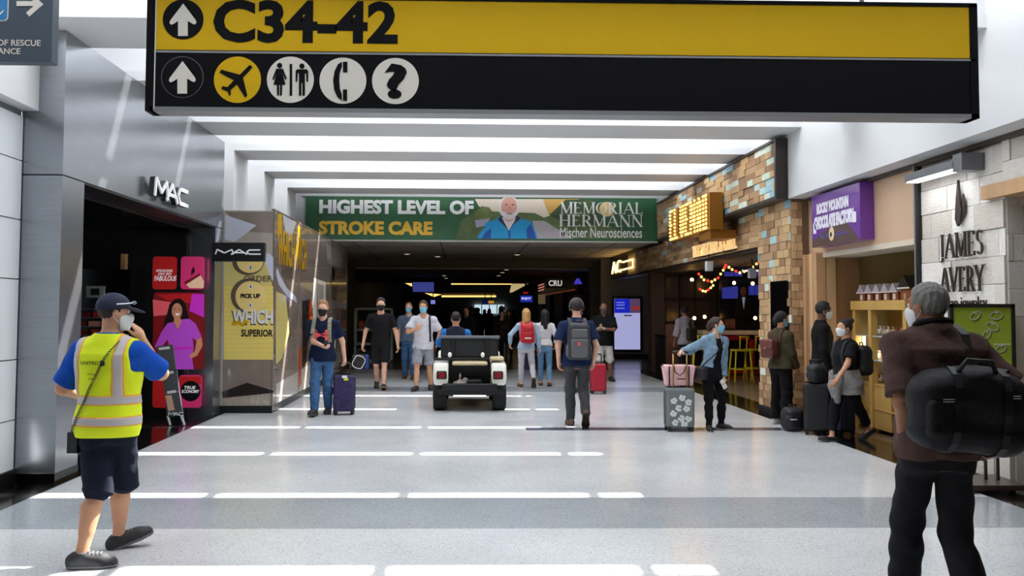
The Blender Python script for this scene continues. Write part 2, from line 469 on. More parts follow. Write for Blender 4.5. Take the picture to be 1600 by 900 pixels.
# interior shell
bx('interior_wall', M_black, shop, -8.2, -8.0, 9.3, 14.7, 0, 3.2)
bx('interior_wall', M_black, shop, -8.0, -4.34, 14.45, 14.7, 0, 3.2)
bx('interior_wall', M_black, shop, -8.0, -4.34, 8.9, 9.0, 0, 3.2)
bx('interior_ceiling', M_gloss, shop, -8.0, -4.34, 9.0, 14.45, 2.95, 3.2)
bx('plinth', M_gloss, shop, -4.36, MX + 0.004, 8.84, 9.365, 0, 0.1)
# raised MAC letters on the fascia
fsc = Frame((MX, 11.15, 3.08), (0, 1, 0))
lm = {'M': [((0.02, 0), (0.1, 1)), ((0.1, 1), (0.5, 0.3)), ((0.5, 0.3), (0.9, 1)), ((0.9, 1), (0.98, 0))],
      'A': [((0.02, 0), (0.5, 1)), ((0.5, 1), (0.98, 0)), ((0.22, 0.36), (0.78, 0.36))],
      'C': [((0.95, 0.92), (0.25, 0.92)), ((0.25, 0.92), (0.08, 0.5)), ((0.08, 0.5), (0.25, 0.08)), ((0.25, 0.08), (0.98, 0.08))]}
def block_word(fr, spec, y0, y1, m, parent, d, t, w, side=None):
    for (ch, x0, x1) in spec:
        b = MB()
        for i, (p, q) in enumerate(lm[ch]):
            P = (x0 + p[0] * (x1 - x0), y0 + p[1] * (y1 - y0)); Q = (x0 + q[0] * (x1 - x0), y0 + q[1] * (y1 - y0))
            b.prism(stroke_poly(P, Q, w), fr, d, d + t + 0.0003 * i)
        o = b.build('letter', m, parent)
        if side:
            b2 = MB()
            for (p, q) in lm[ch]:
                P = (x0 + p[0] * (x1 - x0), y0 + p[1] * (y1 - y0)); Q = (x0 + q[0] * (x1 - x0), y0 + q[1] * (y1 - y0))
                b2.prism(stroke_poly(P, Q, w * 1.02), fr, d - t * 3.2, d - 0.001)
            b2.build('letter_side', side, o)
block_word(fsc, (('M', 0, 0.5), ('A', 0.44, 0.9), ('C', 0.88, 1.35)), 0.02, 0.25, M_signwhite, shop, 0.105, 0.02, 0.045, M_black)

# black wall with lit print panels
pw = empty('poster_wall', (-4.6, 14.3, 0), label='black display wall with rounded pink and red cosmetic posters inside the shop entrance', cat='display')
PY = 14.2
bx('board', M_black, pw, -5.25, -4.345, PY, PY + 0.15, 0, 2.9)
pf = Frame((0, PY, 0), (1, 0, 0))
def PP(px, py, Y=PY):
    q = aty(px, py, Y); return (q.x, q.z)
def rr_px(x0, x1, y0, y1, r=0.05, Y=PY):
    a = PP(x0, y1, Y); b = PP(x1, y0, Y); return rrect(a[0], b[0], a[1], b[1], r)
pr = lambda n, c, e=0.25: mat('print_' + n, c, rough=0.45, emit=e)
P_red, P_pink, P_mag = pr('red', (178, 28, 30)), pr('pink', (205, 50, 110)), pr('magenta', (196, 44, 190))
P_pur, P_skin, P_hair = pr('purple', (178, 72, 200)), pr('skin', (196, 132, 100)), pr('black_hair', (26, 14, 16), 0.05)
P_white, P_cream, P_dkred = pr('white', (240, 236, 236)), pr('cream', (235, 190, 160)), pr('dark_red', (120, 16, 24))
P_salmon = pr('salmon', (226, 90, 100))
p = decal('poster_print', pf, rr_px(238, 277, 401, 452), P_red, pw)
for (t, x0, x1, y0, y1) in (('INTRODUCING', 244, 270, 421, 425), ('OH SO', 247, 268, 426, 430), ('FABULOUS', 241, 276, 431, 439)):
    a = PP(x0, y1); b_ = PP(x1, y0); lettering(t, pf, a[0], b_[0], a[1], b_[1], P_white, p, 0.005, 0.001, bold=0.03, shear=0.2)
p = decal('poster_print', pf, rr_px(282, 320, 401, 452), P_pink, pw)
decal('compact_mirror', pf, [PP(290, 443), PP(313, 429), PP(319, 440), PP(318, 450), PP(296, 450)], P_cream, p, 0.005)
decal('compact_rim', pf, [PP(288, 441), PP(312, 427), PP(314, 430), PP(290, 445)], P_dkred, p, 0.0055)
decal('compact_hinge', pf, [PP(299, 423), PP(303, 416), PP(305, 424), PP(299, 431)], P_hair, p, 0.005)
p = decal('poster_print', pf, rr_px(238, 320, 457, 577), P_dkred, pw)
decal('backdrop_swatch', pf, [PP(239, 468), PP(268, 472), PP(262, 492), PP(240, 494)], P_salmon, p, 0.005)
decal('backdrop_swatch', pf, [PP(300, 459), PP(319, 460), PP(319, 496), PP(296, 486)], P_mag, p, 0.005)
decal('backdrop_swatch', pf, [PP(245, 460), PP(300, 459), PP(298, 474), PP(262, 470)], P_red, p, 0.0052)
hair = [PP(x, y) for x, y in ((272, 468), (282, 466), (289, 472), (292, 484), (296, 498), (290, 506), (284, 500), (268, 504), (264, 516), (255, 516), (258, 500), (262, 488), (265, 476))]
decal('printed_hair', pf, hair, P_hair, p, 0.008)
decal('printed_dress', pf, [PP(x, y) for x, y in ((262, 505), (271, 503), (278, 516), (284, 499), (296, 498), (306, 506), (315, 525), (306, 532), (301, 527), (303, 545), (300, 556), (303, 577), (262, 577), (266, 545), (262, 530), (250, 546), (242, 542), (252, 520))], P_pur, p, 0.011)
decal('printed_dress_fold', pf, [PP(x, y) for x, y in ((266, 543), (303, 541), (303, 545), (266, 548))], P_mag, p, 0.0135)
decal('printed_face', pf, disc(*PP(277, 486), 0.08, 0.125), P_skin, p, 0.012)
decal('printed_neck', pf, [PP(x, y) for x, y in ((273, 494), (281, 494), (284, 502), (278, 515), (272, 503))], P_skin, p, 0.0125)
decal('printed_arm', pf, [PP(x, y) for x, y in ((308, 531), (315, 526), (317, 540), (308, 556), (298, 560), (296, 556), (305, 548))], P_skin, p, 0.0125)
decal('printed_smile', pf, [PP(x, y) for x, y in ((274, 490), (282, 489), (279, 493), (276, 493))], P_white, p, 0.0145)
for ex in (273.5, 281): decal('printed_eye', pf, disc(*PP(ex, 483), 0.014, 0.007, 10), P_hair, p, 0.0145)
p = decal('poster_print', pf, rr_px(279, 316, 586, 637), P_pink, pw)
decal('printed_swatch', pf, [PP(x, y) for x, y in ((281, 588), (314, 588), (315, 600), (281, 606))], P_red, p, 0.0045)
decal('printed_disc', pf, disc(*PP(298, 611), 0.155, 0.16), M_black, p, 0.007)
for (t, x0, x1, y0, y1) in (('TRUE', 288, 306, 603, 608), ('ECONOMY', 284, 312, 609, 614)):
    a = PP(x0, y1); b_ = PP(x1, y0); lettering(t, pf, a[0], b_[0], a[1], b_[1], P_white, p, 0.0095, 0.001, bold=0.03, shear=0.15)
decal('poster_print', pf, rr_px(238, 268, 586, 637), P_red, pw)
# wood-edged panel strip beside the posters
bx('edge_strip', mat('pale_oak', (190, 150, 100), rough=0.5), pw, -5.33, -5.26, PY - 0.1, PY + 0.1, 0, 2.55)

# black blade sign with stretched white letters
BY = 14.15
a = aty(342, 408, BY); b_ = aty(413, 379, BY)
bl = empty('blade_sign', (MX, BY, a.z), label='small black projecting blade sign with stretched white letters', cat='sign')
bx('sign_box', M_black, bl, MX, b_.x, BY, BY + 0.14, a.z, b_.z, bevel=0.008)
bf = Frame((MX, BY, a.z), (1, 0, 0))
W_, H_ = b_.x - MX, b_.z - a.z
block_word(bf, (('M', 0.06 * W_, 0.42 * W_), ('A', 0.36 * W_, 0.68 * W_), ('C', 0.64 * W_, 0.94 * W_)), 0.36 * H_, 0.62 * H_, M_signwhite, bl, 0.002, 0.002, 0.022)

# grey stepped floor stand in the entrance
st = empty('floor_display_stand', tuple(fl(268, 664)), label='slim leaning grey stand of stacked boards with white captions in the shop entrance', cat='stand')
SY = fl(268, 664).y
sf = Frame((0, SY, 0), (1, 0, 0))
M_board = mat('slate_board', (84, 88, 92), rough=0.6)
def sp(px, py): q = aty(px, py, SY); return (q.x, q.z)
decal('caption_board', sf, [sp(x, y) for x, y in ((246, 541), (271, 538), (276, 577), (253, 580))], M_board, st, 0.0, 0.03)
decal('caption_board', sf, [sp(x, y) for x, y in ((254, 581), (277, 578), (281, 611), (258, 614))], M_board, st, 0.0, 0.03)
decal('caption_board', sf, [sp(x, y) for x, y in ((258, 615), (281, 612), (287, 648), (262, 652))], M_board, st, 0.0, 0.03)
for (x0, y0, x1, y1) in ((249, 543, 266, 541), (258, 581, 272, 579), (262, 611, 276, 609)):
    decal('caption_strip', sf, [sp(x0, y0), sp(x1, y1), sp(x1 + .5, y1 + 4), sp(x0 + .5, y0 + 4)], M_signwhite, st, 0.032)
decal('picture_print', sf, [sp(x, y) for x, y in ((259, 618), (269, 617), (274, 640), (264, 642))], mat('stand_print_cream', (235, 190, 160), rough=0.5), st, 0.032)
q = sp(264, 649); r_ = sp(285, 643)
block_word(sf, (('M', q[0], q[0] + .09), ('A', q[0] + .075, q[0] + .15), ('C', q[0] + .145, q[0] + .22)), q[1], q[1] + 0.05, M_signwhite, st, 0.032, 0.002, 0.014)
for (x0, x1) in ((262, 268), (283, 290)):
    MB().cyl((sp(x0, 650)[0], SY - 0.01, sp(x0, 650)[1]), (sp(x1, 665)[0], SY - 0.06, 0), 0.022, 0.022, 8).build('leg', mat('pale_metal', (170, 172, 176), rough=0.4, metal=0.6), st)
MB().cyl((sp(275, 600)[0], SY + 0.02, sp(275, 600)[1]), (sp(275, 600)[0], SY + 0.4, 0.0), 0.018, 0.018, 8).build('prop_leg', mat('pale_metal', (170, 172, 176)), st)

# product shelf deep in the shop
SHY = 13.6
sh = empty('product_shelf', (-5.75, SHY, 0), label='black product shelf with rows of red boxes deep inside the dark shop', cat='shelf')
bx('back_panel', M_gloss, sh, -6.35, -5.1, SHY + 0.3, SHY + 0.36, 0, 2.3)
zs = [1.30, 1.43, 1.56, 1.69]
for z in zs: bx('shelf_board', mat('grey_shelf', (90, 90, 92)), sh, -6.35, -5.1, SHY, SHY + 0.3, z - 0.012, z)
bx('price_sign', mat('pale_price_sign', (160, 165, 160)), sh, -5.75, -5.48, SHY + 0.26, SHY + 0.298, 1.86, 2.04)
bx('price_sign_panel', M_black, sh, -5.68, -5.55, SHY + 0.25, SHY + 0.262, 1.9, 2.0)
boxm = [mat('red_carton', (180, 50, 36)), mat('peach_carton', (205, 140, 120)), mat('dark_red_carton', (110, 24, 24))]
for i, z in enumerate(zs[:3]):
    x = -6.3
    while x < -5.2:
        w_ = rnd.uniform(0.1, 0.2); m_ = rnd.choice(boxm)
        o = bx('cosmetic_carton', m_, None, x, x + w_, SHY + 0.04, SHY + 0.2, z, z + rnd.uniform(0.06, 0.1))
        tag(o, 'small red or peach cosmetic carton on the black product shelf in the dark shop', 'carton', 'cartons on the black product shelf')
        x += w_ + rnd.uniform(0.02, 0.06)

# ================================================================ printed hoarding beside it
WY, WX, WZ = 14.8, -3.1, 3.32
ho = empty('printed_hoarding', (WX, WY, 0), label='glossy printed hoarding with yellow tile photo front and brown photo side', cat='hoarding')
P_taupe = mat('print_taupe', (138, 124, 114), rough=0.12, var=0.25, vscale=2.2, stretch=(1, 1.4, 0.5), coat=0.5)
P_tilew = mat('print_grey_brown', (184, 174, 164), rough=0.12, coat=0.5)
P_yel = mat('print_yellow_tile', (246, 220, 118), rough=0.12, coat=0.5)
P_yel2 = mat('print_yellow_tile_pale', (228, 210, 132), rough=0.12, coat=0.5)
P_disc = mat('print_cream_disc', (252, 222, 140), rough=0.12, coat=0.5)
P_ring = mat('print_ring_brown', (104, 92, 82), rough=0.12, coat=0.5)
P_lav = mat('print_lavender', (214, 216, 232), rough=0.12, coat=0.5)
P_dk = mat('print_dark', (52, 44, 42), rough=0.12, coat=0.5)
P_wht = mat('print_offwhite', (236, 236, 232), rough=0.12, coat=0.5)
P_gold = mat('print_gold', (220, 168, 30), rough=0.12, coat=0.5)
P_stripe = mat('print_striped_floor', (180, 166, 154), rough=0.12, coat=0.5, var=0.25, vscale=9, stretch=(8, 1, 1))
bx('front_panel', P_tilew, ho, -4.34, WX, WY, WY + 0.05, 0.12, WZ)
bx('base_rail', M_black, ho, -4.34, WX + 0.01, WY - 0.01, WY + 0.05, 0, 0.12)
ff = Frame((0, WY, 0), (1, 0, 0))
def fp(px, py): q = aty(px, py, WY); return (q.x, q.z)
def fpoly(name, pts, m, d): return decal(name, ff, [fp(*p) for p in pts], m, ho, d)
fpoly('printed_ceiling', ((351, 331), (427, 331), (427, 364), (390, 362)), P_taupe, 0.001)
fpoly('printed_ceiling_void', ((352, 336), (401, 352), (375, 372), (366, 378), (351, 374)), P_lav, 0.0025)
fpoly('printed_tile_wall', ((350, 410), (427, 410), (427, 562), (350, 562)), P_yel2, 0.001)
fpoly('printed_tile_wall', ((350, 447), (427, 447), (427, 562), (350, 562)), P_yel, 0.003)
b = MB()
for y in range(452, 560, 7):
    b.prism([fp(350, y), fp(427, y), fp(427, y + 0.9), fp(350, y + 0.9)], ff, 0.0055, 0.006)
b.build('printed_tile_joints', P_yel2, ho)
fpoly('printed_dado', ((348, 562), (427, 562), (427, 606), (348, 622)), P_taupe, 0.0015)
fpoly('printed_counter_shadow', ((347, 612), (386, 598), (427, 610), (427, 614), (348, 622)), P_dk, 0.0035)
fpoly('printed_floor', ((347, 622), (427, 612), (427, 642), (347, 642)), P_stripe, 0.0015)
fpoly('printed_vault', ((409, 395), (420, 396), (427, 402), (427, 440), (420, 425)), P_lav, 0.004)
decal('printed_ring', ff, disc(*fp(388, 462), 0.285), P_ring, ho, 0.0065)
decal('printed_disc', ff, disc(*fp(392.5, 463), 0.255), P_disc, ho, 0.009)
decal('printed_ring', ff, disc(*fp(388, 409), 0.26, 0.22, 20, 180, 360), P_ring, ho, 0.0065)
decal('printed_disc', ff, disc(*fp(391, 409), 0.215, 0.185, 20, 180, 360), P_disc, ho, 0.009)
for (x, y) in ((392, 448), (391.5, 477), (392, 418)):
    decal('printed_arrow_disc', ff, disc(*fp(x, y), 0.035, 0.04, 14), P_wht, ho, 0.0115)
    decal('printed_arrow', ff, [fp(x - 1, y - 2), fp(x + 1, y - 2), fp(x + 1, y + 2), fp(x - 1, y + 2)], P_dk, ho, 0.014)
def flet(t, x0, x1, y0, y1, m, d=0.012, **k):
    a = fp(x0, y1); c = fp(x1, y0); return lettering(t, ff, a[0], c[0], a[1], c[1], m, ho, d, 0.0015, **k)
flet('PICK UP', 376, 407, 459, 466, P_dk, bold=0.06)
flet('WHICH', 361.5, 427, 485, 508, P_dk, 0.0085, bold=0.05)
flet('WHICH', 363, 427, 484, 506, P_wht, 0.0115, bold=0.04)
b = MB()
for (x, y) in ((366, 506), (372, 504), (379, 507), (384, 503)): b.prism(disc(*fp(x, y), 0.045, 0.03, 12), ff, 0.0145, 0.016)
b.build('printed_crown', P_gold, ho)
flet('SUPERIOR', 377, 427, 515, 526, P_dk, bold=0.03)
flet('ORDER', 381, 426, 431, 440, P_ring, bold=0.02)
# long side: five wide panels with plain taupe joints
sdf_ = Frame((WX, 0, 0), (0, 1, 0))
M_seam = mat('taupe_joint', (120, 108, 100), rough=0.2)
ys = [WY, 17.15, 19.25, 21.3, 24.2]
for i in range(4):
    bx('side_panel', P_taupe, ho, WX - 0.05, WX, ys[i] + 0.02, ys[i + 1] - 0.02, 0.12, WZ)
    bx('joint_strip', M_seam, ho, WX - 0.045, WX + 0.008, ys[i + 1] - 0.022, ys[i + 1] + 0.022, 0.12, WZ)
bx('corner_trim', M_seam, ho, WX - 0.02, WX + 0.006, WY - 0.004, WY + 0.016, 0.12, WZ)
bx('base_rail', M_black, ho, WX - 0.05, WX + 0.012, WY + 0.05, 24.2, 0, 0.12)
bx('top_rail', M_seam, ho, WX - 0.05, WX + 0.01, WY, 24.2, WZ, WZ + 0.03)
bx('end_panel', P_taupe, ho, -4.5, WX, 24.15, 24.2, 0, WZ)
def sdp(px, py): q = atx(px, py, WX); return (q.y, q.z)
def spoly(name, pts, m, d=0.002): return decal(name, sdf_, [sdp(*p) for p in pts], m, ho, d)
a = sdp(434, 415); c = sdp(479, 377)
lettering('WHICH WICH', sdf_, a[0], c[0], c[1] - 0.62, c[1] + 0.0, P_dk, ho, 0.003, 0.002, bold=0.06)
lettering('WHICH WICH', sdf_, a[0] - 0.02, c[0] - 0.02, c[1] - 0.6, c[1] + 0.02, P_gold, ho, 0.006, 0.002, bold=0.03)
spoly('printed_vault', ((441, 333), (463, 347), (452, 380), (448, 372)), P_lav)
spoly('printed_gold_arch', ((434, 334), (440, 334), (440, 362), (434, 372)), P_gold, 0.0025)
spoly('printed_gold_arch', ((464, 352), (470, 356), (470, 376), (466, 370)), P_gold, 0.0025)
spoly('printed_emblem', ((440, 412), (452, 416), (462, 424), (460, 436), (448, 436), (440, 430)), P_ring, 0.0025)
spoly('printed_arch_band', ((432, 418), (438, 432), (448, 450), (462, 464), (464, 474), (448, 462), (436, 446), (431, 430)), P_lav, 0.003)
spoly('printed_tile_wall', ((431, 455), (446, 462), (452, 520), (440, 560), (431, 570)), P_yel2, 0.0022)
spoly('printed_doorway', ((490, 434), (509, 441), (508, 520), (489, 520)), P_wht, 0.0025)
spoly('printed_doorway_inner', ((494, 442), (505, 446), (505, 520), (493, 520)), P_tilew, 0.005)
spoly('printed_dark_niche', ((472, 470), (484, 468), (484, 560), (472, 575)), P_dk, 0.0025)
spoly('printed_orange_stool', ((466, 545), (470, 543), (471, 600), (466, 606)), mat('print_orange', (200, 84, 36), rough=0.12, coat=0.5), 0.0025)
spoly('printed_orange_stool', ((483, 470), (487, 468), (488, 500), (483, 504)), mat('print_orange', (200, 84, 36)), 0.005)
spoly('printed_lamp_string', ((519, 415), (523, 417), (523, 440), (527, 446), (525, 470), (518, 466), (516, 440)), P_dk, 0.0025)
spoly('printed_light_wall', ((510, 380), (538, 396), (530, 420), (512, 410)), P_tilew, 0.002)
spoly('printed_brick', ((526, 430), (541, 420), (541, 520), (528, 530)), mat('print_brick', (128, 92, 78), rough=0.15, var=0.3, vscale=14, coat=0.4), 0.002)
spoly('printed_grey_floor', ((431, 600), (500, 560), (540, 545), (540, 560), (480, 612), (431, 640)), P_tilew, 0.002)
# ================================================================ overhead signs and the banner
GY = 6.5
M_syel = mat('sign_yellow', (206, 165, 8), rough=0.6, spec=0.2)
M_sblk = mat('sign_black', (9, 9, 13), rough=0.6, spec=0.12)
M_sgry = mat('sign_pale_grey', (214, 208, 198), rough=0.6)
M_salu = mat('sign_aluminium', (150, 150, 152), rough=0.4, metal=0.6)
L = aty(240, 100, GY).x; Rr = aty(1527, 100, GY).x
zb, zt, zm = aty(880, 177, GY).z, aty(880, 0, GY).z, aty(880, 87, GY).z
ws = empty('wayfinding_sign', ((L + Rr) / 2, GY, zb), label='long yellow and black overhead wayfinding sign reading C34-42', cat='sign')
bx('sign_body', M_sblk, ws, L - 0.05, Rr, GY, GY + 0.16, zb, zt)
gf = Frame((0, GY, 0), (1, 0, 0))
def gp(px, py): q = aty(px, py, GY); return (q.x, q.z)
bx('yellow_panel', M_syel, ws, L + 0.012, Rr - 0.03, GY - 0.006, GY, zm + 0.012, zt - 0.02)
bx('black_panel', M_sblk, ws, L + 0.012, Rr - 0.03, GY - 0.006, GY, zb + 0.025, zm - 0.012)
bx('divider_rail', M_salu, ws, L, Rr - 0.02, GY - 0.012, GY, zm - 0.011, zm + 0.004)
bx('bottom_rail', M_salu, ws, L - 0.02, Rr, GY - 0.012, GY + 0.165, zb - 0.012, zb + 0.02)
bx('top_rail', M_sblk, ws, L - 0.05, Rr, GY - 0.012, GY + 0.165, zt - 0.02, zt + 0.01)
for x in (L - 0.022, Rr - 0.028): bx('end_rail', M_sblk, ws, x - 0.03, x + 0.03, GY - 0.012, GY + 0.165, zb - 0.012, zt)
bx('edge_strip', M_sgry, ws, L + 0.009, L + 0.016, GY - 0.013, GY, zb, zt)
for x in (-1.2, 1.2, 3.0): MB().cyl((x, GY + 0.08, zt), (x, GY + 0.08, SOFF + 0.2), 0.018, 0.018, 8).build('hanger_rod', M_salu, ws)
def c8(x, y): return gp(220 + x * 0.2875, y * 0.2875)
def picto_arrow(dx, dy, parent, d):
    pts = [(233, 22), (301, 112), (305, 126), (296, 136), (284, 132), (258, 116), (258, 198), (205, 198), (205, 116), (182, 132), (168, 137), (159, 128), (163, 114)]
    return decal('arrow', gf, [c8(x + dx, y + dy) for x, y in pts], M_sgry, parent, d)
kpx = gp(100, 0)[0] - gp(99, 0)[0]
def sdisc(px, py, r, m, nm='pictogram_disc', d=0.007):
    return decal(nm, gf, disc(*gp(px, py), r * kpx, r * kpx, 40), m, ws, d)
p = sdisc(286.7, 30.8, 32, M_sblk); picto_arrow(0, 0, p, 0.0105)
p = sdisc(285.5, 121, 33, M_salu); decal('disc_face', gf, disc(*gp(285.5, 121), 32.2 * kpx, 32.2 * kpx, 40), M_sblk, p, 0.0095); picto_arrow(-3, 313, p, 0.0125)
p = sdisc(371.5, 125, 37, M_syel)
decal('aeroplane_symbol', gf, [c8(*q) for q in ((607, 370), (601, 357), (590, 358), (540, 408), (440, 381), (430, 397), (508, 438), (473, 476), (446, 470), (440, 484), (476, 500), (482, 524), (491, 516), (490, 490), (524, 460), (568, 533), (581, 522), (557, 424))], M_sblk, p, 0.0105)
p = sdisc(454, 125, 37, M_sgry)
wm = [disc(756, 358, 14, 14, 16), [(738, 376), (774, 376), (796, 430), (786, 434), (771, 398), (788, 462), (770, 462), (768, 521), (758, 521), (758, 462), (753, 462), (753, 521), (743, 521), (741, 462), (723, 462), (741, 398), (726, 436), (716, 432)],
      [(811, 350), (824, 350), (824, 522), (811, 522)], disc(877, 361, 14, 14, 16),
      [(850, 379), (904, 379), (911, 388), (911, 446), (902, 446), (900, 400), (893, 400), (893, 521), (880, 521), (880, 452), (874, 452), (874, 521), (861, 521), (861, 400), (854, 400), (852, 446), (843, 446), (843, 388)]]
decals('restroom_symbol', gf, [[c8(*q) for q in poly] for poly in wm], M_sblk, p, 0.0105)
p = sdisc(536, 126.5, 37, M_sgry)
ph = [[(1094, 338), (1094, 366), (1082, 400), (1079, 440), (1083, 485), (1094, 515), (1094, 550), (1070, 530), (1052, 490), (1046, 440), (1054, 390), (1072, 352)], [(1100, 338), (1124, 338), (1124, 395), (1100, 395)], [(1100, 488), (1122, 488), (1122, 550), (1100, 550)]]
decals('telephone_symbol', gf, [[c8(*q) for q in poly] for poly in ph], M_sblk, p, 0.0105)
p = sdisc(618, 127, 37, M_sgry)
a = c8(1325, 538); b_ = c8(1447, 348)
lettering('?', gf, a[0], b_[0], a[1], b_[1], M_sblk, p, 0.0105, 0.002, bold=0.045)
a = gp(333, 66.5); b_ = gp(622, 3)
lettering('C34-42', gf, a[0], b_[0], a[1], b_[1], M_sblk, ws, 0.007, 0.003, bold=0.035)

# slate sign for the area of rescue assistance
RY = 6.1
M_slate = mat('slate_sign', (62, 74, 86), rough=0.5)
def rp(px, py): q = aty(px, py, RY); return (q.x, q.z)
x1, z0 = rp(80, 97); x0 = rp(-60, 97)[0]; z1 = z0 + 0.85
rs = empty('rescue_sign', ((x0 + x1) / 2, RY, z0), label='slate grey hanging sign with blue pictogram, arrow and words OF RESCUE', cat='sign')
bx('sign_board', M_slate, rs, x0, x1, RY, RY + 0.1, z0, z1, bevel=0.004)
rf = Frame((0, RY, 0), (1, 0, 0))
for (t, a0, a1, y0, y1) in (('AREA OF RESCUE', -42, 64, 62.5, 71), ('ASSISTANCE', -42, 32, 75.5, 84)):
    a = rp(a0, y1); b_ = rp(a1, y0); lettering(t, rf, a[0], b_[0], a[1], b_[1], M_sgry, rs, 0.001, 0.002, bold=0.012)
M_sblue = mat('sign_blue', (40, 120, 176), rough=0.5)
a = rp(-40, 31); b_ = rp(13, -30)
decal('pictogram_square', rf, rrect(a[0] - .008, b_[0] + .008, a[1] - .008, b_[1], 0.03), M_sgry, rs, 0.001, 0.001)
p = decal('pictogram_square', rf, rrect(a[0], b_[0], a[1], b_[1] - .008, 0.025), M_sblue, rs, 0.003, 0.002)
decal('pictogram_curve', rf, [rp(*q) for q in ((-10, 22), (2, 20), (6, 16), (7, 18), (2, 23), (-10, 25))], M_sgry, p, 0.006)
decal('arrow', rf, [rp(*q) for q in ((26, 2), (52, 2), (42, -8), (52, -8), (68, 7), (46, 26), (41, 20), (53, 9.5), (26, 9.5))], M_sgry, rs, 0.001, 0.002)
for x in (x0 + .15, x1 - .15): MB().cyl((x, RY + .05, z1), (x, RY + .05, SOFF + .05), 0.012, 0.012, 8).build('hanger_rod', M_salu, rs)

# green advertising banner across the end of the white hall
BNY = 22.42
def np_(px, py): q = aty(px, py, BNY); return (q.x, q.z)
bn = empty('advertising_banner', (0.4, BNY, 3.5), label='wide green hospital advertising banner with a smiling elderly man in a blue jacket', cat='banner')
P_green = mat('print_green', (44, 98, 62), rough=0.45, var=0.22, vscale=0.8)
a = np_(477, 374); b_ = np_(1026, 310)
nf = Frame((0, BNY, 0), (1, 0, 0))
bx('banner_sheet', P_green, bn, a[0], b_[0], BNY, BNY + 0.05, a[1], b_[1])
bx('top_rail', M_white, bn, a[0] - .1, b_[0] + .02, BNY - .01, BNY + .08, b_[1], b_[1] + 0.05)
bx('bottom_rail', mat('banner_rail', (180, 180, 172), rough=.5), bn, a[0] - .1, b_[0] + .02, BNY - .01, BNY + .08, a[1] - 0.04, a[1])
e = 0.0
B_ = lambda n, c: mat('banner_' + n, c, rough=0.45, emit=e)
def npoly(nm, pts, m, d, par=bn): return decal(nm, nf, [np_(*q) for q in pts], m, par, d)
def nlet(t, x0, x1, y0, y1, m, d=0.003, **k):
    a = np_(x0, y1); c = np_(x1, y0); return lettering(t, nf, a[0], c[0], a[1], c[1], m, bn, d, 0.002, **k)
npoly('printed_meadow', ((712, 373), (1000, 373), (930, 345), (880, 330), (860, 312), (770, 312), (720, 345)), mat('banner_foliage', (96, 118, 70), rough=.5, var=.4, vscale=1.6, emit=e), 0.001)
npoly('printed_sky', ((742, 311), (900, 311), (880, 322), (862, 336), (850, 340), (836, 333), (760, 330), (748, 322)), B_('sky', (238, 224, 206)), 0.003)
npoly('printed_sunset', ((848, 311), (905, 311), (880, 324), (858, 336)), B_('sunset', (226, 180, 96)), 0.005)
npoly('printed_path', ((832, 345), (850, 345), (896, 373), (838, 373)), B_('path', (182, 178, 186)), 0.005)
npoly('printed_pond', ((742, 344), (766, 341), (760, 352), (744, 356)), B_('pond', (170, 168, 192)), 0.005)
npoly('printed_tree', ((742, 336), (752, 322), (764, 324), (772, 334), (764, 343), (744, 345)), mat('banner_tree', (110, 122, 72), rough=.5, var=.4, vscale=3, emit=e), 0.0045)
npoly('printed_tree', ((858, 336), (884, 312), (925, 312), (940, 350), (890, 352)), mat('banner_tree_dark', (70, 92, 56), rough=.5, var=.4, vscale=3, emit=e), 0.0065)
c6 = lambda x, y: (740 + x / 12, 305 + y / 12)
P_bj, P_bj2, P_bsk = B_('jacket', (20, 160, 222)), B_('jacket_shade', (14, 84, 178)), B_('skin', (226, 168, 150))
P_bw, P_bd = B_('beard', (236, 232, 232)), B_('collar', (58, 40, 80))
npoly('printed_jacket', [c6(*q) for q in ((60, 812), (110, 720), (210, 600), (230, 515), (420, 455), (480, 400), (860, 400), (900, 450), (1060, 480), (1100, 540), (1150, 660), (1200, 812))], P_bj, 0.008)
npoly('printed_sleeve_shade', [c6(*q) for q in ((150, 812), (230, 690), (330, 620), (320, 812))], P_bj2, 0.0105)
npoly('printed_sleeve_shade', [c6(*q) for q in ((1000, 812), (990, 640), (1060, 540), (1120, 640), (1170, 812))], P_bj2, 0.0105)
npoly('printed_zip', [c6(*q) for q in ((645, 660), (690, 660), (690, 812), (655, 812))], P_bj2, 0.0105)
npoly('printed_collar', [c6(*q) for q in ((450, 450), (530, 375), (600, 520), (640, 640), (560, 560))], P_bd, 0.0105)
npoly('printed_collar', [c6(*q) for q in ((890, 430), (800, 370), (760, 480), (680, 640), (760, 540))], P_bd, 0.0105)
npoly('printed_shirt', [c6(*q) for q in ((530, 420), (790, 420), (760, 500), (660, 660), (580, 520))], P_bw, 0.012)
npoly('printed_neck', [c6(*q) for q in ((560, 410), (770, 410), (730, 475), (650, 500), (600, 470))], P_bsk, 0.0135)
hx, hz = np_(*c6(665, 230)); hs_ = np_(741, 340)[0] - np_(740, 340)[0]
decal('printed_hair', nf, [(x, min(z, b_[1] - .005)) for x, z in disc(hx, hz, 16.5 * hs_, 18 * hs_, 30)], P_bw, bn, 0.0155)
decal('printed_face', nf, [(x, min(z, b_[1] - .005)) for x, z in disc(hx, hz + 1.2 * hs_, 12.4 * hs_, 15.5 * hs_, 30)], P_bsk, bn, 0.018)
npoly('printed_beard', [c6(*q) for q in ((530, 300), (600, 330), (740, 330), (800, 300), (780, 400), (720, 455), (660, 465), (590, 440), (545, 390))], P_bw, 0.0205)
npoly('printed_mouth', [c6(*q) for q in ((615, 335), (735, 335), (720, 360), (630, 360))], B_('mouth', (176, 110, 112)), 0.023)
for ex in (615, 735): decal('printed_eye', nf, disc(*np_(*c6(ex, 180)), 2.2 * hs_, 1.1 * hs_, 12), B_('eye', (120, 84, 80)), bn, 0.0205)
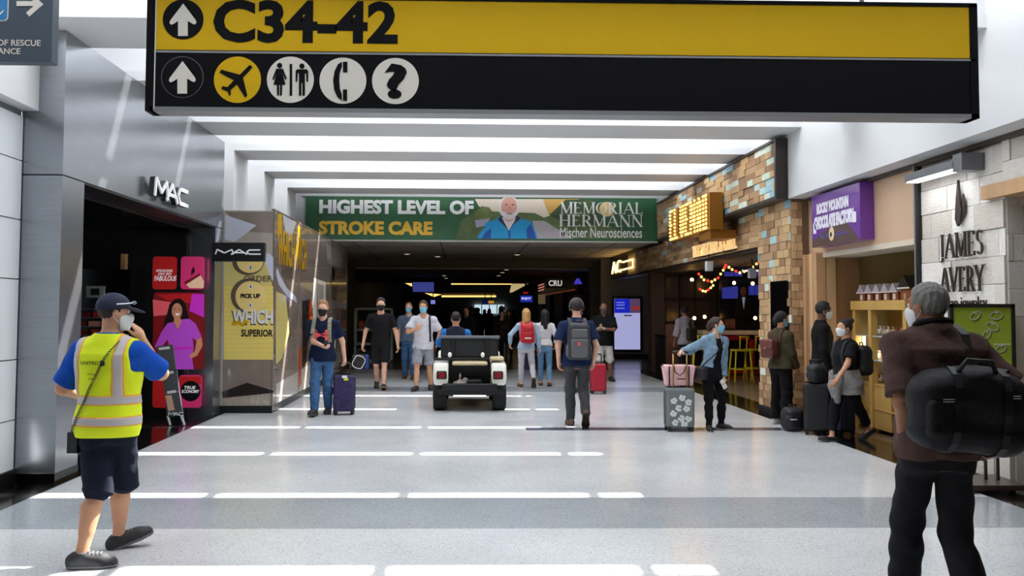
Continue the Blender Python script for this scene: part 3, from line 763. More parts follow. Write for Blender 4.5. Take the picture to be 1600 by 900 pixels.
npoly('printed_nose', [c6(*q) for q in ((660, 200), (695, 200), (712, 275), (645, 275))], B_('nose', (214, 150, 136)), 0.0205)
nlet('HIGHEST LEVEL OF', 499, 740, 313.5, 334, mat('banner_white', (245, 247, 246), emit=e), d=0.026, bold=0.05)
nlet('STROKE CARE', 498, 676, 346, 366.5, mat('banner_yellow', (250, 200, 64), emit=e), d=0.004, bold=0.05)
bwh = MATS['banner_white']
for (t, x0, x1, y0, y1) in (('MEMORIAL', 876, 1004, 317, 333.5), ('HERMANN', 874, 1004, 336.5, 353.5)):
    a = np_(x0, y1); c = np_(x1, y0); serif_text(t, nf, a[0], c[0], a[1], c[1], bwh, bn, 0.01, 0.002, T=0.15)
ox, oz = np_(948, 327)
decal('logo_glow_ring', nf, disc(ox, oz, .19, .19, 24), B_('glow', (240, 214, 140)), bn, 0.0085, 0.001)
nlet('Mischer Neurosciences', 875, 1003, 356, 371, bwh, d=0.01, bold=0.01)

# two black camera domes under the banner
for px in (743.5, 768):
    q = aty(px, 377, 22.9); d = empty('camera_dome', (q.x, 22.95, 3.53), label='small black dome camera under the green banner', cat='camera', group='dome cameras under the banner')
    MB().cyl((q.x, 22.95, 3.50), (q.x, 22.95, 3.53), 0.1, 0.1, 16).build('mount_ring', M_black, d)
    MB().ball((q.x, 22.95, 3.5), (0.085, 0.085, 0.08), 14, 8).build('dome', M_gloss, d, True)
# ================================================================ right-hand shopfronts
_CUBE = {}
def piece(name, m, parent, c, dims):
    key = (name, m.name)
    if key not in _CUBE:
        me = bpy.data.meshes.new(name)
        b = MB().box(-.5, .5, -.5, .5, -.5, .5)
        me.from_pydata([tuple(v) for v in b.v], [], b.f); me.materials.append(m); _CUBE[key] = me
    o = bpy.data.objects.new(name, _CUBE[key]); COL.objects.link(o)
    o.location = c; o.scale = dims
    return adopt(o, parent)
pal = [mat('wood_block_%d' % i, c, rough=0.7, var=0.18, vscale=6, stretch=(1, 1, 6)) for i, c in enumerate(
    ((190, 154, 114), (168, 132, 94), (204, 172, 130), (150, 116, 84), (196, 162, 116), (180, 146, 110)))]
pal_c = [mat('painted_block_%d' % i, c, rough=0.7, var=0.15, vscale=9) for i, c in enumerate(
    ((200, 214, 194), (156, 192, 202), (212, 218, 200), (178, 206, 204)))]
M_mortar = mat('brown_backing', (112, 88, 64), rough=.8)
M_bronze = mat('dark_bronze', (52, 44, 40), rough=0.45, metal=0.4)
def block_face(parent, fr, W, H, row, lmin, lmax, dmin, dmax, seed, pc=0.16, name='block', axis='x', mats=None, skip=None):
    r = random.Random(seed); n = round(H / row); row = H / n
    for j in range(n):
        x = -r.uniform(0, lmin)
        while x < W:
            l = r.uniform(lmin, lmax); a, b = max(0, x), min(W, x + l); x += l
            if b - a < 0.03: continue
            if skip and skip((a + b) / 2, (j + .5) * row): continue
            dp = r.uniform(dmin, dmax)
            m = r.choice(mats) if mats else (r.choice(pal_c) if r.random() < pc else r.choice(pal))
            c = fr((a + b) / 2, (j + 0.5) * row, dp / 2)
            g = 0.006
            dims = (dp, b - a - g, row - g) if axis == 'x' else (b - a - g, dp, row - g)
            piece(name, m, parent, c, dims)

# ---- restaurant: block-clad sign band, lower fascia, pier
SX = 4.94
rest = empty('restaurant_storefront', (5.3, 18.5, 0), label='restaurant front clad in brown wood blocks with scattered pale blue painted ones', cat='storefront')
band = bx('sign_band', M_mortar, rest, SX, RX + 0.0, 13.78, 22.36, 3.45, 4.38)
block_face(band, Frame((SX, 22.36, 3.49), (0, -1, 0)), 8.5, 0.87, 0.105, 0.25, 0.62, 0.015, 0.05, 3, pc=0.28)
bx('band_edge', M_bronze, rest, SX - 0.06, RX, 13.76, 13.84, 3.44, 4.40)
bx('band_sill', M_bronze, rest, SX - 0.06, 5.3, 13.84, 22.36, 3.44, 3.49)
bx('band_top', M_bronze, rest, SX - 0.06, RX, 13.84, 22.36, 4.36, 4.40)
low = bx('lower_fascia', M_mortar, rest, 5.24, 5.45, 15.3, 31.0, 2.76, 3.44)
block_face(low, Frame((5.24, 26.2, 2.82), (0, -1, 0)), 10.9, 0.62, 0.104, 0.28, 0.62, 0.015, 0.045, 5, pc=0.1)
bx('fascia_end_panel', MATS['grey_beige_wall'], rest, 5.2, 5.24, 26.25, 31.0, 2.78, 3.44)
bx('fascia_sill', M_bronze, rest, 5.16, 5.47, 15.3, 31.0, 2.74, 2.79)
bx('fascia_cap', M_bronze, rest, 5.16, 5.47, 22.8, 31.0, 3.44, 3.52)
bx('opening_soffit', mat('grey_soffit', (110, 104, 98), rough=.6), rest, 5.45, 6.2, 15.3, 25, 2.76, 2.82)
pier = bx('pier', M_mortar, rest, 5.13, 5.55, 13.82, 15.3, 0, 3.44)
block_face(pier, Frame((5.13, 13.82, 0.1), (1, 0, 0)), .17, 3.3, 0.128, 0.1, 0.17, 0.01, 0.03, 12, pc=0.05, axis='y')
def hole(u, v): return 0.62 < u < 1.38 and 0.35 < v < 2.05
block_face(pier, Frame((5.13, 15.3, 0.1), (0, -1, 0)), 1.48, 3.34, 0.128, 0.16, 0.36, 0.012, 0.04, 11, pc=0.08, skip=hole)
bx('dark_panel', M_gloss, pier, 5.09, 5.13, 13.95, 14.68, 0.48, 2.18)
bx('dark_panel_frame', pal[2], pier, 5.085, 5.13, 14.68, 14.73, 0.42, 2.22)
bx('kick_plate', M_black, pier, 5.08, 5.13, 13.82, 15.3, 0, 0.11)

# marquee sign with bulbs
BUL = mat('lit_bulb', (255, 214, 130), emit=2.6, ecol=(255, 200, 100))
M_gold = mat('gold_sign_metal', (150, 96, 16), rough=0.4, metal=0.3)
mx0, mx1 = atx(1109, 340, 4.62).y, atx(1048, 340, 4.62).y
mz1, mz0 = atx(1109, 300, 4.62).z, atx(1109, 358, 4.62).z
mq = empty('marquee_sign', (4.78, (mx0 + mx1) / 2, mz0), label='deep gold marquee sign box covered in warm bulbs spelling the restaurant name', cat='sign')
bx('sign_box', M_gold, mq, 4.62, 4.87, mx0, mx1, mz0, mz1)
bx('bracket', M_gold, mq, 4.66, 5.14, mx0 + 0.1, mx0 + .9, mz0 - 0.16, mz0)
mf = Frame((4.62, mx1, mz0), (0, -1, 0))
GL = {'E': ["111", "100", "100", "110", "100", "100", "111"], 'L': ["100", "100", "100", "100", "100", "100", "111"],
      'V': ["101", "101", "101", "101", "101", "111", "010"], 'N': ["1001", "1101", "1101", "1011", "1011", "1001", "1001"],
      'A': ["010", "111", "101", "101", "111", "101", "101"], 'O': ["111", "101", "101", "101", "101", "101", "111"]}
cols = 0
word = 'EL VENAO'
for ch in word: cols += 1 if ch == ' ' else len(GL[ch][0]) + 1
Wm, Hm = mx1 - mx0, mz1 - mz0
cx = 0.5
BULB_ME = None
for ch in word:
    if ch == ' ': cx += 1; continue
    g = GL[ch]
    tr = MB()
    w_ = len(g[0])
    tr.prism([((cx - .4) / cols * Wm, 0.03), ((cx + w_ - .6) / cols * Wm, 0.03), ((cx + w_ - .6) / cols * Wm, Hm - .03), ((cx - .4) / cols * Wm, Hm - .03)], mf, 0.001, 0.012)
    lt = tr.build('letter_tray', M_gold, mq)
    for j in range(9):
        row = g[min(6, int(round(j / 8 * 6)))]
        for i, cbit in enumerate(row):
            if cbit == '0': continue
            p = mf((cx + i) / cols * Wm, Hm * (0.94 - 0.88 * j / 8), 0.025)
            if BULB_ME is None:
                bb = MB().ball((0, 0, 0), 0.026, 7, 5); BULB_ME = bpy.data.meshes.new('bulb')
                BULB_ME.from_pydata([tuple(v) for v in bb.v], [], bb.f); BULB_ME.materials.append(BUL)
            o = bpy.data.objects.new('bulb', BULB_ME); COL.objects.link(o); o.location = p; adopt(o, lt)
    cx += w_ + 1
# lit channel letters below
p0, p1 = atx(1083, 398, 5.19), atx(1151, 376, 5.19)
lf_ = Frame((5.2, p0.y, 2.86), (0, -1, 0))
tl = empty('channel_letters', (5.19, p0.y, 2.86), label='small warm lit channel letters on the wood block fascia under the marquee', cat='sign')
lettering('TEX-MEX BAR & GRILL', lf_, 0, p0.y - p1.y, 0.02, 0.28, mat('warm_channel_letter', (250, 214, 150), emit=0.6, ecol=(255, 214, 150)), tl, 0.005, 0.03, bold=0.02)
bx('raceway', M_bronze, tl, 5.195, 5.24, p1.y, p0.y, 2.85, 2.885)

# small lit arrow sign on the end panel
a0, a1 = atx(955, 412, 5.15), atx(990, 412, 5.15)
sg = empty('lit_arrow_sign', (5.15, a0.y, 2.9), label='small bulb lit letters and neon outline at the end of the long fascia', cat='sign')
NEON = mat('warm_neon', (255, 220, 150), emit=5.0, ecol=(255, 206, 120))
bx('backing_plate', M_black, sg, 5.16, 5.2, a1.y + 1.2, a0.y, 2.86, 3.4)
sf2 = Frame((5.16, a0.y, 2.9), (0, -1, 0)); LW = a0.y - a1.y
lettering('AC', sf2, 0.15, LW * .48, 0.04, 0.44, NEON, sg, 0.003, 0.03, bold=0.0)
b = MB(); x0, x1, z0, z1 = LW * .55, LW * .97, 0.1, 0.34
for q in (((x0, z0), (x1, z0)), ((x1, z0), (x1, z1)), ((x0, z1), (x1, z1))): b.prism(stroke_poly(*q, 0.04), sf2, 0.003, 0.03)
b.build('neon_outline', NEON, sg)

# restaurant interior
ri = rest
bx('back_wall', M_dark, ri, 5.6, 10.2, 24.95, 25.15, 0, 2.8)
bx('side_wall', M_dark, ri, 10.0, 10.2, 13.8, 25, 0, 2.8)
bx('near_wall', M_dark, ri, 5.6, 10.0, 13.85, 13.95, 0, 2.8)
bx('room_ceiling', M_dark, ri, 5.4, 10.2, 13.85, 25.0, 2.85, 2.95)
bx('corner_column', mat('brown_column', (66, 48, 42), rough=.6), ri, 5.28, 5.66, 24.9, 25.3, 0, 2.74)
bx('lower_wall_panel', mat('rosy_wall', (140, 96, 84), rough=.6), ri, 5.68, 6.4, 24.9, 24.95, 0.1, 1.32)
Pg = mat('dim_pane', (70, 54, 52), rough=0.2)
for i, x in enumerate((5.68, 6.1, 6.52)):
    for z in (1.36, 2.02): bx('partition_pane', Pg, ri, x + .03, x + .38, 24.91, 24.94, z + .03, z + .6)
    bx('partition_bar', M_black, ri, x - .02, x + .03, 24.88, 24.95, 1.32, 2.75)
for z in (1.34, 1.99, 2.64): bx('partition_bar', M_black, ri, 5.66, 6.95, 24.88, 24.95, z - .02, z + .03)
M_red = mat('counter_red', (178, 26, 30), rough=.35); M_ctop = mat('counter_white', (225, 220, 210), rough=.3)
CY = 23.6
ct = empty('bar_counter', (7.4, CY, 0), label='red framed bar counter with a white top inside the restaurant', cat='counter')
bx('counter_top', M_ctop, ct, 6.35, 8.9, CY - .05, CY + .55, 1.07, 1.18)
bx('front_frame', M_red, ct, 6.4, 8.9, CY, CY + .06, 0.93, 1.07)
bx('front_frame', M_red, ct, 6.4, 8.9, CY, CY + .06, 0.04, 0.16)
for x in (6.4, 7.62, 8.8): bx('frame_post', M_red, ct, x, x + .12, CY, CY + .06, 0, 1.07)
bx('front_panel', M_black, ct, 6.45, 8.9, CY + .06, CY + .5, 0, 1.07)
# bar stools
M_yel = mat('stool_yellow', (222, 200, 20), rough=.35)
def stool(x, y, rz, lab):
    s = empty('bar_stool', (x, y, 0), label=lab, cat='stool', group='yellow stools at the bar counter')
    def P(a, b, c): return (x + a * math.cos(rz) - b * math.sin(rz), y + a * math.sin(rz) + b * math.cos(rz), c)
    MB().prism([(P(a, b, 0)[0], P(a, b, 0)[1]) for a, b in ((-.2, -.19), (.2, -.19), (.2, .19), (-.2, .19))], lambda u, v, d: Vector((u, v, d)), .73, .775).build('seat', M_yel, s, bevel=.01)
    for (a, b) in ((-1, -1), (1, -1), (1, 1), (-1, 1)):
        MB().cyl(P(a * .23, b * .22, 0), P(a * .17, b * .16, .74), .022, .02, 8).build('leg', M_yel, s, True)
    for (a0_, b0_, a1_, b1_) in ((-1, -1, 1, -1), (1, -1, 1, 1), (1, 1, -1, 1), (-1, 1, -1, -1)):
        MB().cyl(P(a0_ * .21, b0_ * .2, .3), P(a1_ * .21, b1_ * .2, .3), .014, .014, 8).build('rung', M_yel, s, True)
    for a in (-.08, .08): MB().cyl(P(a, -.17, .76), P(a * 1.1, -.22, 1.08), .018, .018, 8).build('back_post', M_yel, s, True)
    MB().cyl(P(-.12, -.22, 1.08), P(.12, -.22, 1.08), .018, .018, 8).build('back_rail', M_yel, s, True)
stool(6.72, 21.5, 0.05, 'yellow metal bar stool standing clear before the red bar counter')
stool(7.22, 21.9, 0.1, 'yellow metal bar stool half hidden by the wood block pier')
stool(5.95, 22.2, -0.2, 'yellow metal bar stool behind the woman in the denim jacket')
# television and screens
tv = empty('television', (7.8, 24.8, 1.45), label='large wall television showing a suited presenter in the dark restaurant', cat='television')
bx('casing', M_black, tv, 7.15, 8.45, 24.84, 24.94, 1.44, 2.62)
tf = Frame((7.15, 24.84, 1.44), (1, 0, 0))
bx('screen', mat('screen_dark', (18, 16, 26), rough=.15, emit=.1), tv, 7.18, 8.42, 24.835, 24.84, 1.48, 2.58)
scr = tv.children[-1]
decal('screen_picture', tf, [(.1, .6), (.55, .6), (.55, .95), (.1, .9)], mat('screen_blue', (60, 70, 190), emit=.35), scr, .006)
decal('screen_picture', tf, [(.85, .7), (1.24, .7), (1.24, 1.0), (.85, .95)], mat('screen_blue', (60, 70, 190)), scr, .006)
decal('presenter', tf, [(.45, .1), (.5, .6), (.62, .66), (.8, .66), (.9, .6), (.95, .1)], mat('screen_suit', (14, 12, 18), emit=.02), scr, .009)
decal('presenter_head', tf, disc(.7, .8, .09, .13, 16), mat('screen_skin', (110, 66, 50), emit=.1), scr, .009)
decal('presenter_shirt', tf, [(.66, .64), (.75, .64), (.705, .3)], mat('screen_shirt', (170, 180, 220), emit=.3), scr, .0115)
for (x0, x1, z0, z1) in ((7.3, 7.85, 2.66, 2.8), (8.1, 8.6, 2.66, 2.8)):
    t2 = empty('ticker_screen', (x0, 24.8, z0), label='narrow blue screen above the large television', cat='screen', group='blue screens over the television')
    bx('casing', M_black, t2, x0, x1, 24.84, 24.94, z0 - .02, z1); bx('screen', MATS['screen_blue'], t2, x0 + .02, x1 - .02, 24.83, 24.84, z0, z1 - .02)
# things on the counter
mb_ = empty('menu_box', (7.1, CY + .2, 1.18), label='dark tablet stand with red and green display on the white bar counter', cat='stand')
bx('foot', M_black, mb_, 7.0, 7.25, CY + .1, CY + .3, 1.18, 1.2)
bx('panel', M_black, mb_, 6.98, 7.3, CY + .17, CY + .2, 1.2, 1.5)
bx('picture', mat('tablet_picture', (120, 70, 60), rough=.4, var=.6, vscale=18), mb_, 7.0, 7.28, CY + .165, CY + .17, 1.23, 1.47)
# strings of bulbs
def bulbs(pts, Y, label, n):
    P = [aty(px, py, Y) for px, py in pts]
    s = empty('string_lights', tuple(P[0]), label=label, cat='lights')
    MB().tube(P, 0.008, 5).build('wire', M_black, s)
    seg = len(P) - 1
    for k in range(n):
        t = k / (n - 1) * seg; i = min(int(t), seg - 1); q = P[i].lerp(P[i + 1], t - i)
        m = BUL if k % 3 else mat('red_bulb', (230, 40, 30), emit=3.0)
        MB().ball(q - Vector((0, 0, .03)), 0.03, 7, 5).build('bulb', m, s, True)
bulbs(((1092, 426), (1100, 435), (1112, 438), (1122, 432), (1130, 420), (1134, 412)), 19.5, 'string of red and warm bulbs hanging in a deep swag from the restaurant ceiling', 11)
bulbs(((1134, 412), (1144, 419), (1156, 424), (1170, 420), (1182, 410), (1191, 404)), 19.4, 'string of red and warm bulbs in a shallow swag towards the block pier', 11)
bulbs(((1094, 450), (1101, 454), (1108, 450), (1114, 444)), 20.5, 'short string of warm bulbs low inside the restaurant', 6)
for (px, py) in ((1081, 437), (1147, 442), (1176, 443), (1085, 497), (1101, 495), (1180, 497)):
    q = aty(px, py, 23.2)
    pl_ = empty('pendant_lamp', tuple(q), label='tiny warm pendant bulb glowing in the dark restaurant', cat='lamp', group='pendant bulbs in the restaurant')
    MB().ball(q, 0.045, 10, 6).build('bulb', mat('pendant_bulb', (255, 214, 130), emit=22.0, ecol=(255, 190, 96)), pl_, True)
    MB().cyl(q + Vector((0, 0, .04)), (q.x, q.y, 2.762 if q.x < 6.2 else 2.852), 0.006, 0.006, 6).build('flex', M_black, pl_)
for (px, py) in ((1108, 416), (1175, 427)):
    q = aty(px, py, 18.0)
    bx_ = empty('ceiling_speaker', tuple(q), label='small white box speaker hung under the restaurant soffit', cat='speaker', group='white box speakers in the restaurant')
    MB().obox(q, (.07, .07, .1)).build('casing', M_white, bx_, bevel=.015)
    MB().cyl(q + Vector((0, 0, .1)), (q.x, q.y, 2.84), .012, .012, 6).build('bracket', M_bronze, bx_)
# stanchion with a notice
q = fl(1027, 571)
sn = empty('notice_stand', tuple(q), label='slim silver post with a small white notice by the restaurant entrance', cat='stand')
MB().cyl(q, q + Vector((0, 0, 1.55)), .025, .02, 10).build('post', M_salu, sn, True)
MB().cyl(q, q + Vector((0, 0, .02)), .17, .17, 20).build('base', M_salu, sn)
MB().obox(q + Vector((.09, 0, 1.36)), (.09, .012, .16)).build('notice', M_signwhite, sn)
# black railing behind it
rl = empty('barrier_rail', (5.35, 24.4, 0), label='low black slatted barrier at the restaurant corner', cat='barrier')
for k in range(6): bx('slat', M_black, rl, 5.3, 5.34, 23.4 + k * .2, 23.45 + k * .2, 0.06, 1.0)
bx('top_rail', M_black, rl, 5.28, 5.36, 23.35, 24.5, 1.0, 1.05); bx('foot_rail', M_black, rl, 5.28, 5.36, 23.35, 24.5, 0, .06)
# directory screen
kx = empty('directory_screen', (5.8, 31.5, 0.2), label='tall lit information screen with blue header on the grey end wall', cat='screen')
def kp(px, py): q = aty(px, py, 31.5); return (q.x, q.z)
a = kp(957, 550); c = kp(1004, 463)
bx('casing', M_black, kx, a[0], c[0], 31.5, 31.6, a[1], c[1]); kf = Frame((0, 31.5, 0), (1, 0, 0))
s_ = mat('screen_lavender', (176, 178, 226), emit=.75); sb_ = mat('screen_royal', (26, 40, 200), emit=.7)
a = kp(960, 546); c = kp(1000, 467)
scn = decal('screen', kf, rrect(a[0], c[0], a[1], c[1], .01), s_, kx, .002)
decal('header_picture', kf, [kp(960, 467), kp(984, 467), kp(984, 489), kp(960, 489)], sb_, scn, .005)
decal('header_picture', kf, [kp(984, 467), kp(1000, 467), kp(1000, 489), kp(984, 489)], mat('screen_mauve', (120, 90, 130), emit=.4), scn, .005)
decal('header_car', kf, [kp(987, 479), kp(1000, 478), kp(1000, 484), kp(986, 484)], mat('screen_red', (180, 60, 60), emit=.5), scn, .008)
for y in (472, 476, 481): decal('caption_line', kf, [kp(963, y), kp(976, y), kp(976, y + 1.5), kp(963, y + 1.5)], mat('screen_pale', (150, 160, 240), emit=.6), scn, .008)
decal('caption_line', kf, [kp(975, 492), kp(987, 492), kp(987, 494), kp(975, 494)], mat('screen_slate', (80, 84, 120), emit=.2), scn, .008)

# ---- chocolate shop
RXW = 5.4
M_copper = mat('copper_laminate', (214, 180, 148), rough=0.38, metal=0.15, var=0.05, vscale=1.2)
M_oak = mat('oak', (192, 152, 110), rough=.5, var=.15, vscale=5, stretch=(1, 1, .12))
M_beige = mat('beige_wall', (206, 184, 132), rough=.7)
ch = empty('chocolate_shopfront', (RXW, 12, 0), label='open shopfront with a copper coloured fascia and beige interior', cat='storefront')
bx('fascia_panel', M_copper, ch, RXW, 5.6, 10.42, 13.8, 2.57, 3.45)
bx('fascia_soffit', mat('cream_soffit', (212, 200, 180), rough=.6), ch, RXW, 5.9, 10.5, 13.66, 2.5, 2.57)
bx('jamb', M_oak, ch, 5.32, 5.6, 13.29, 13.8, 0, 2.57)
for i_ in range(4): bx('plank', (M_oak, mat('oak_light', (208, 170, 126), rough=.5, var=.15, vscale=5, stretch=(1, 1, .12)), mat('oak_dark', (164, 122, 82), rough=.5, var=.15, vscale=5, stretch=(1, 1, .12)))[i_ % 3], ch, 5.3 - .006 * (i_ % 2), 5.32, 13.285 + i_ * .13, 13.405 + i_ * .13, 0, 2.57)
for i_ in range(2): bx('plank', (M_oak, MATS['oak_light'])[i_], ch, 5.3 + .15 * i_, 5.44 + .15 * i_, 13.27, 13.29, 0, 2.57)
bx('jamb_liner', mat('oak_dark', (164, 122, 82)), ch, 5.6, 5.95, 13.3, 13.4, 0, 2.5)
bx('jamb', M_oak, ch, RXW, 5.6, 10.42, 10.52, 0, 2.57)
bx('back_wall', M_beige, ch, 8.6, 8.7, 10.44, 13.8, 0, 2.6)
bx('near_wall', M_beige, ch, 5.8, 8.7, 10.36, 10.44, 0, 2.6)
bx('far_wall', M_beige, ch, 5.6, 8.7, 13.55, 13.75, 0, 2.6)
bx('room_ceiling', M_beige, ch, 5.6, 8.7, 10.36, 13.8, 2.6, 2.68)
Y1 = 11.58; sxx = 5.21
M_purple = mat('sign_purple', (108, 50, 150), rough=.3, coat=.4)
rk = empty('purple_sign', (5.3, 12.4, 2.64), label='protruding purple sign box with white block lettering on the copper fascia', cat='sign')
bx('sign_box', M_purple, rk, sxx, RXW, Y1, 13.2, 2.64, 3.40, bevel=.006)
kf2 = Frame((sxx, 13.2, 2.64), (0, -1, 0)); KW = 13.2 - Y1
M_brn = mat('sign_brown', (92, 66, 58), rough=.35, coat=.4); M_kw = mat('sign_letter_white', (236, 232, 244), rough=.4)
decal('brown_mountain', kf2, [(0.0, 0.0), (KW, 0.0), (.72 * KW, .3), (.5 * KW, .27), (0.25 * KW, .2), (0.05, .1)], M_brn, rk, .001, .001)
lettering('ROCKY MOUNTAIN', kf2, .13 * KW, .8 * KW, .47, .63, M_kw, rk, .003, .006, bold=.08)
lettering('CHOCOLATE FACTORY', kf2, .07 * KW, .9 * KW, .25, .44, M_kw, rk, .003, .006, bold=.08)
for (x, z) in ((.05 * KW, .2), (.88 * KW, .24)): decal('letter_swash', kf2, [(x, z), (x + .06 * KW, z), (x + .06 * KW, z + .13), (x, z + .16)], M_kw, rk, .003, .006)
lettering('Since 1981 Durango, Colorado', kf2, .2 * KW, .75 * KW, .1, .16, mat('sign_blue_letter', (96, 104, 200), rough=.4), rk, .003, .002)
decal('bear_emblem', kf2, disc(.45 * KW, .15, .055 * KW, .1, 20), mat('cream_emblem', (232, 206, 160)), rk, .006, .003)
decal('emblem_mark', kf2, disc(.44 * KW, .14, .02 * KW, .035, 12), M_dark, rk, .01, .002)

# display unit of shelves with sweets
M_pine = mat('pine', (214, 172, 96), rough=.5, var=.1, vscale=4, stretch=(1, 1, .15))
du = empty('display_unit', (6.05, 12.3, 0), label='pine display unit with glass shelves full of wrapped sweets in the chocolate shop', cat='shelf')
ux0, ux1, uy0, uy1, uz = 5.78, 6.35, 11.55, 13.15, 1.72
for (x, y) in ((ux0, uy0), (ux0, uy1 - .09), (ux1 - .09, uy0), (ux1 - .09, uy1 - .09)): bx('post', M_pine, du, x, x + .09, y, y + .09, 0, uz)
bx('post', M_pine, du, ux0, ux0 + .09, 12.55, 12.64, 0, uz)
bx('top_board', M_pine, du, ux0 - .02, ux1 + .02, uy0 - .02, uy1 + .02, uz, uz + .13)
M_glassy = mat('shelf_glass', (190, 200, 190), rough=.1, spec=.6)
shz = [.34, .68, 1.02, 1.36]
for z in shz: bx('shelf_board', M_glassy if z > .9 else M_pine, du, ux0 + .02, ux1 - .02, uy0 + .02, uy1 - .02, z - .02, z)
bx('lower_cupboard', M_pine, du, ux0 + .03, ux1 - .03, uy0 + .5, uy1 - .03, .06, .66)
bx('back_board', M_pine, du, ux1 - .04, ux1 - .01, uy0 + .09, uy1 - .09, .06, uz)
for y_ in (12.66, 13.02): bx('light_strip', mat('white_strip_lamp', (255, 244, 220), emit=14), du, ux0 + .1, ux0 + .13, y_, y_ + .03, 1.05, 1.34)
sw = [mat('sweet_%d' % i, c, rough=.35, spec=.6) for i, c in enumerate(((238, 232, 222), (214, 196, 170), (168, 40, 40), (120, 70, 44), (226, 222, 214), (196, 160, 120)))]
SWM = []
for m in sw:
    b = MB().ball((0, 0, .05), (.055, .05, .05), 9, 6); b.cyl((0, 0, .09), (0, 0, .13), .012, .03, 8)
    me = bpy.data.meshes.new('sweet_bag'); me.from_pydata([tuple(v) for v in b.v], [], b.f); me.materials.append(m)
    me.polygons.foreach_set('use_smooth', [True] * len(me.polygons)); SWM.append(me)
def sweet(x, y, z, me, s=1.0):
    o = bpy.data.objects.new('sweet_bag', me); COL.objects.link(o); o.location = (x, y, z + .002); o.scale = (s, s, s); o.rotation_euler = (0, 0, rnd.uniform(0, 6))
    tag(o, 'small tied bag of sweets on the pine display unit', 'sweets', 'sweet bags on the pine display unit')
for z in shz:
    if z < .4:                      # open corner beside the cupboard
        for i_ in range(3):
            for j_ in range(4): sweet(ux0 + .155 + j_ * .108, uy0 + .16 + i_ * .115, z, rnd.choice(SWM), rnd.uniform(.82, .92))
        continue
    y = uy0 + .16
    while y < uy1 - .13:
        sweet(ux0 + .21 + rnd.uniform(-.01, .01), y, z, rnd.choice(SWM), rnd.uniform(.85, 1.02)); y += rnd.uniform(.116, .13)
# gingerbread house boxes on top
M_roofs = mat('snow_roof', (186, 176, 182), rough=.5); M_ging = mat('gingerbread', (140, 74, 36), rough=.6, var=.2, vscale=20)
def house(y, s=1.0, x=5.98, w=.26, big=False):
    lab = 'large brown gingerbread house with a dark roof at the end of the unit top' if big else 'small gingerbread house with a pale snowy roof on the pine unit'
    h = empty('gingerbread_house', (x, y, uz + .13), label=lab, cat='cake', group=None if big else 'gingerbread houses on the pine unit')
    z = uz + .13; a = .13 * s; hh = .15 * s
    bx('walls', M_ging, h, x - w / 2, x + w / 2, y - a * .8, y + a * .8, z, z + hh)
    fr = Frame((x - w / 2 - .02, y, z), (0, 1, 0))
    rm = MATS['dark_bronze'] if big else M_roofs
    MB().add([(x - w / 2 - .03, y - a, z + hh * .85), (x - w / 2 - .03, y + a, z + hh * .85), (x - w / 2 - .03, y, z + hh * 1.75), (x + w / 2 + .03, y - a, z + hh * .85), (x + w / 2 + .03, y + a, z + hh * .85), (x + w / 2 + .03, y, z + hh * 1.75)],
             [(0, 2, 1), (3, 4, 5), (0, 3, 5, 2), (1, 2, 5, 4), (0, 1, 4, 3)]).build('roof', rm, h)
    bx('door', sw[0] if not big else sw[5], h, x - w / 2 - .012, x - w / 2, y - .03, y + .03, z + .01, z + .09)
    bx('icing_trim', sw[0], h, x - w / 2 - .035, x - w / 2 - .028, y - a, y + a, z + hh * .8, z + hh * .9)
for k in range(5): house(12.98 - k * .25, .9)
house(11.69, 1.25, 6.0, .3, True)
for y in (11.35, 11.1):
    pass
# low chocolate rack with black uprights in front
rk2 = empty('wire_rack', (5.72, 11.2, 0), label='black wire rack with trays of wrapped sweets beside the pine unit', cat='rack')
for (x, y) in ((5.62, 10.78), (5.62, 11.42), (6.0, 10.78), (6.0, 11.42)): MB().cyl((x, y, 0), (x, y, 1.32), .012, .012, 6).build('upright', M_black, rk2)
for z in (.22, .5, .86, 1.2):
    bx('tray', mat('tray_steel', (150, 146, 138), rough=.35, metal=.5), rk2, 5.62, 6.0, 10.78, 11.42, z - .015, z)
    for j in range(2):
        for i in range(5): 
            o = bpy.data.objects.new('sweet_bag', rnd.choice(SWM)); COL.objects.link(o); o.location = (5.7 + j * .15, 10.85 + i * .125, z); o.rotation_euler = (0, 0, rnd.uniform(0, 6))
            tag(o, 'tied bag of sweets on the black wire rack', 'sweets', 'sweet bags on the wire rack')

# ---- jewellery shop of white stone
jw = empty('jewellery_shopfront', (RXW, 9.4, 0), label='white stone shopfront with dark raised serif lettering and a flame emblem', cat='storefront')
JY0, JY1 = 8.74, 10.34
M_mort = mat('stone_joint', (190, 184, 176), rough=.9)
stones = [mat('white_stone_%d' % i, c, rough=.85, var=.06, vscale=9, bump=.5, bscale=14) for i, c in enumerate(((226, 221, 214), (214, 207, 198), (232, 228, 222), (205, 196, 186)))]
core = bx('stone_wall', M_mort, jw, RXW, 5.75, JY0, JY1, 0, 3.45)
block_face(core, Frame((RXW, JY1, 0.02), (0, -1, 0)), JY1 - JY0, 3.36, .28, .42, .8, .012, .03, 21, name='stone', mats=stones)
block_face(core, Frame((RXW, JY0, 0.02), (1, 0, 0)), .35, 3.0, .28, .2, .35, .008, .02, 22, name='stone', axis='y', mats=stones)
hd = bx('header_wall', M_mort, jw, RXW, 5.75, -4.0, JY0, 2.98, 3.45)
block_face(hd, Frame((RXW, JY0, 2.98), (0, -1, 0)), 4.7, .42, .2, .4, .8, .012, .03, 23, name='stone', mats=stones)
bx('timber_lintel', M_oak, jw, 5.3, 5.8, -4.0, 9.0, 2.84, 2.98)
bx('edge_channel', M_black, jw, RXW - .06, 5.6, JY1, JY1 + .07, 0, 3.42)
bx('edge_channel', M_salu, jw, RXW - .07, RXW + .02, JY1 + .055, JY1 + .085, 0, 3.42)
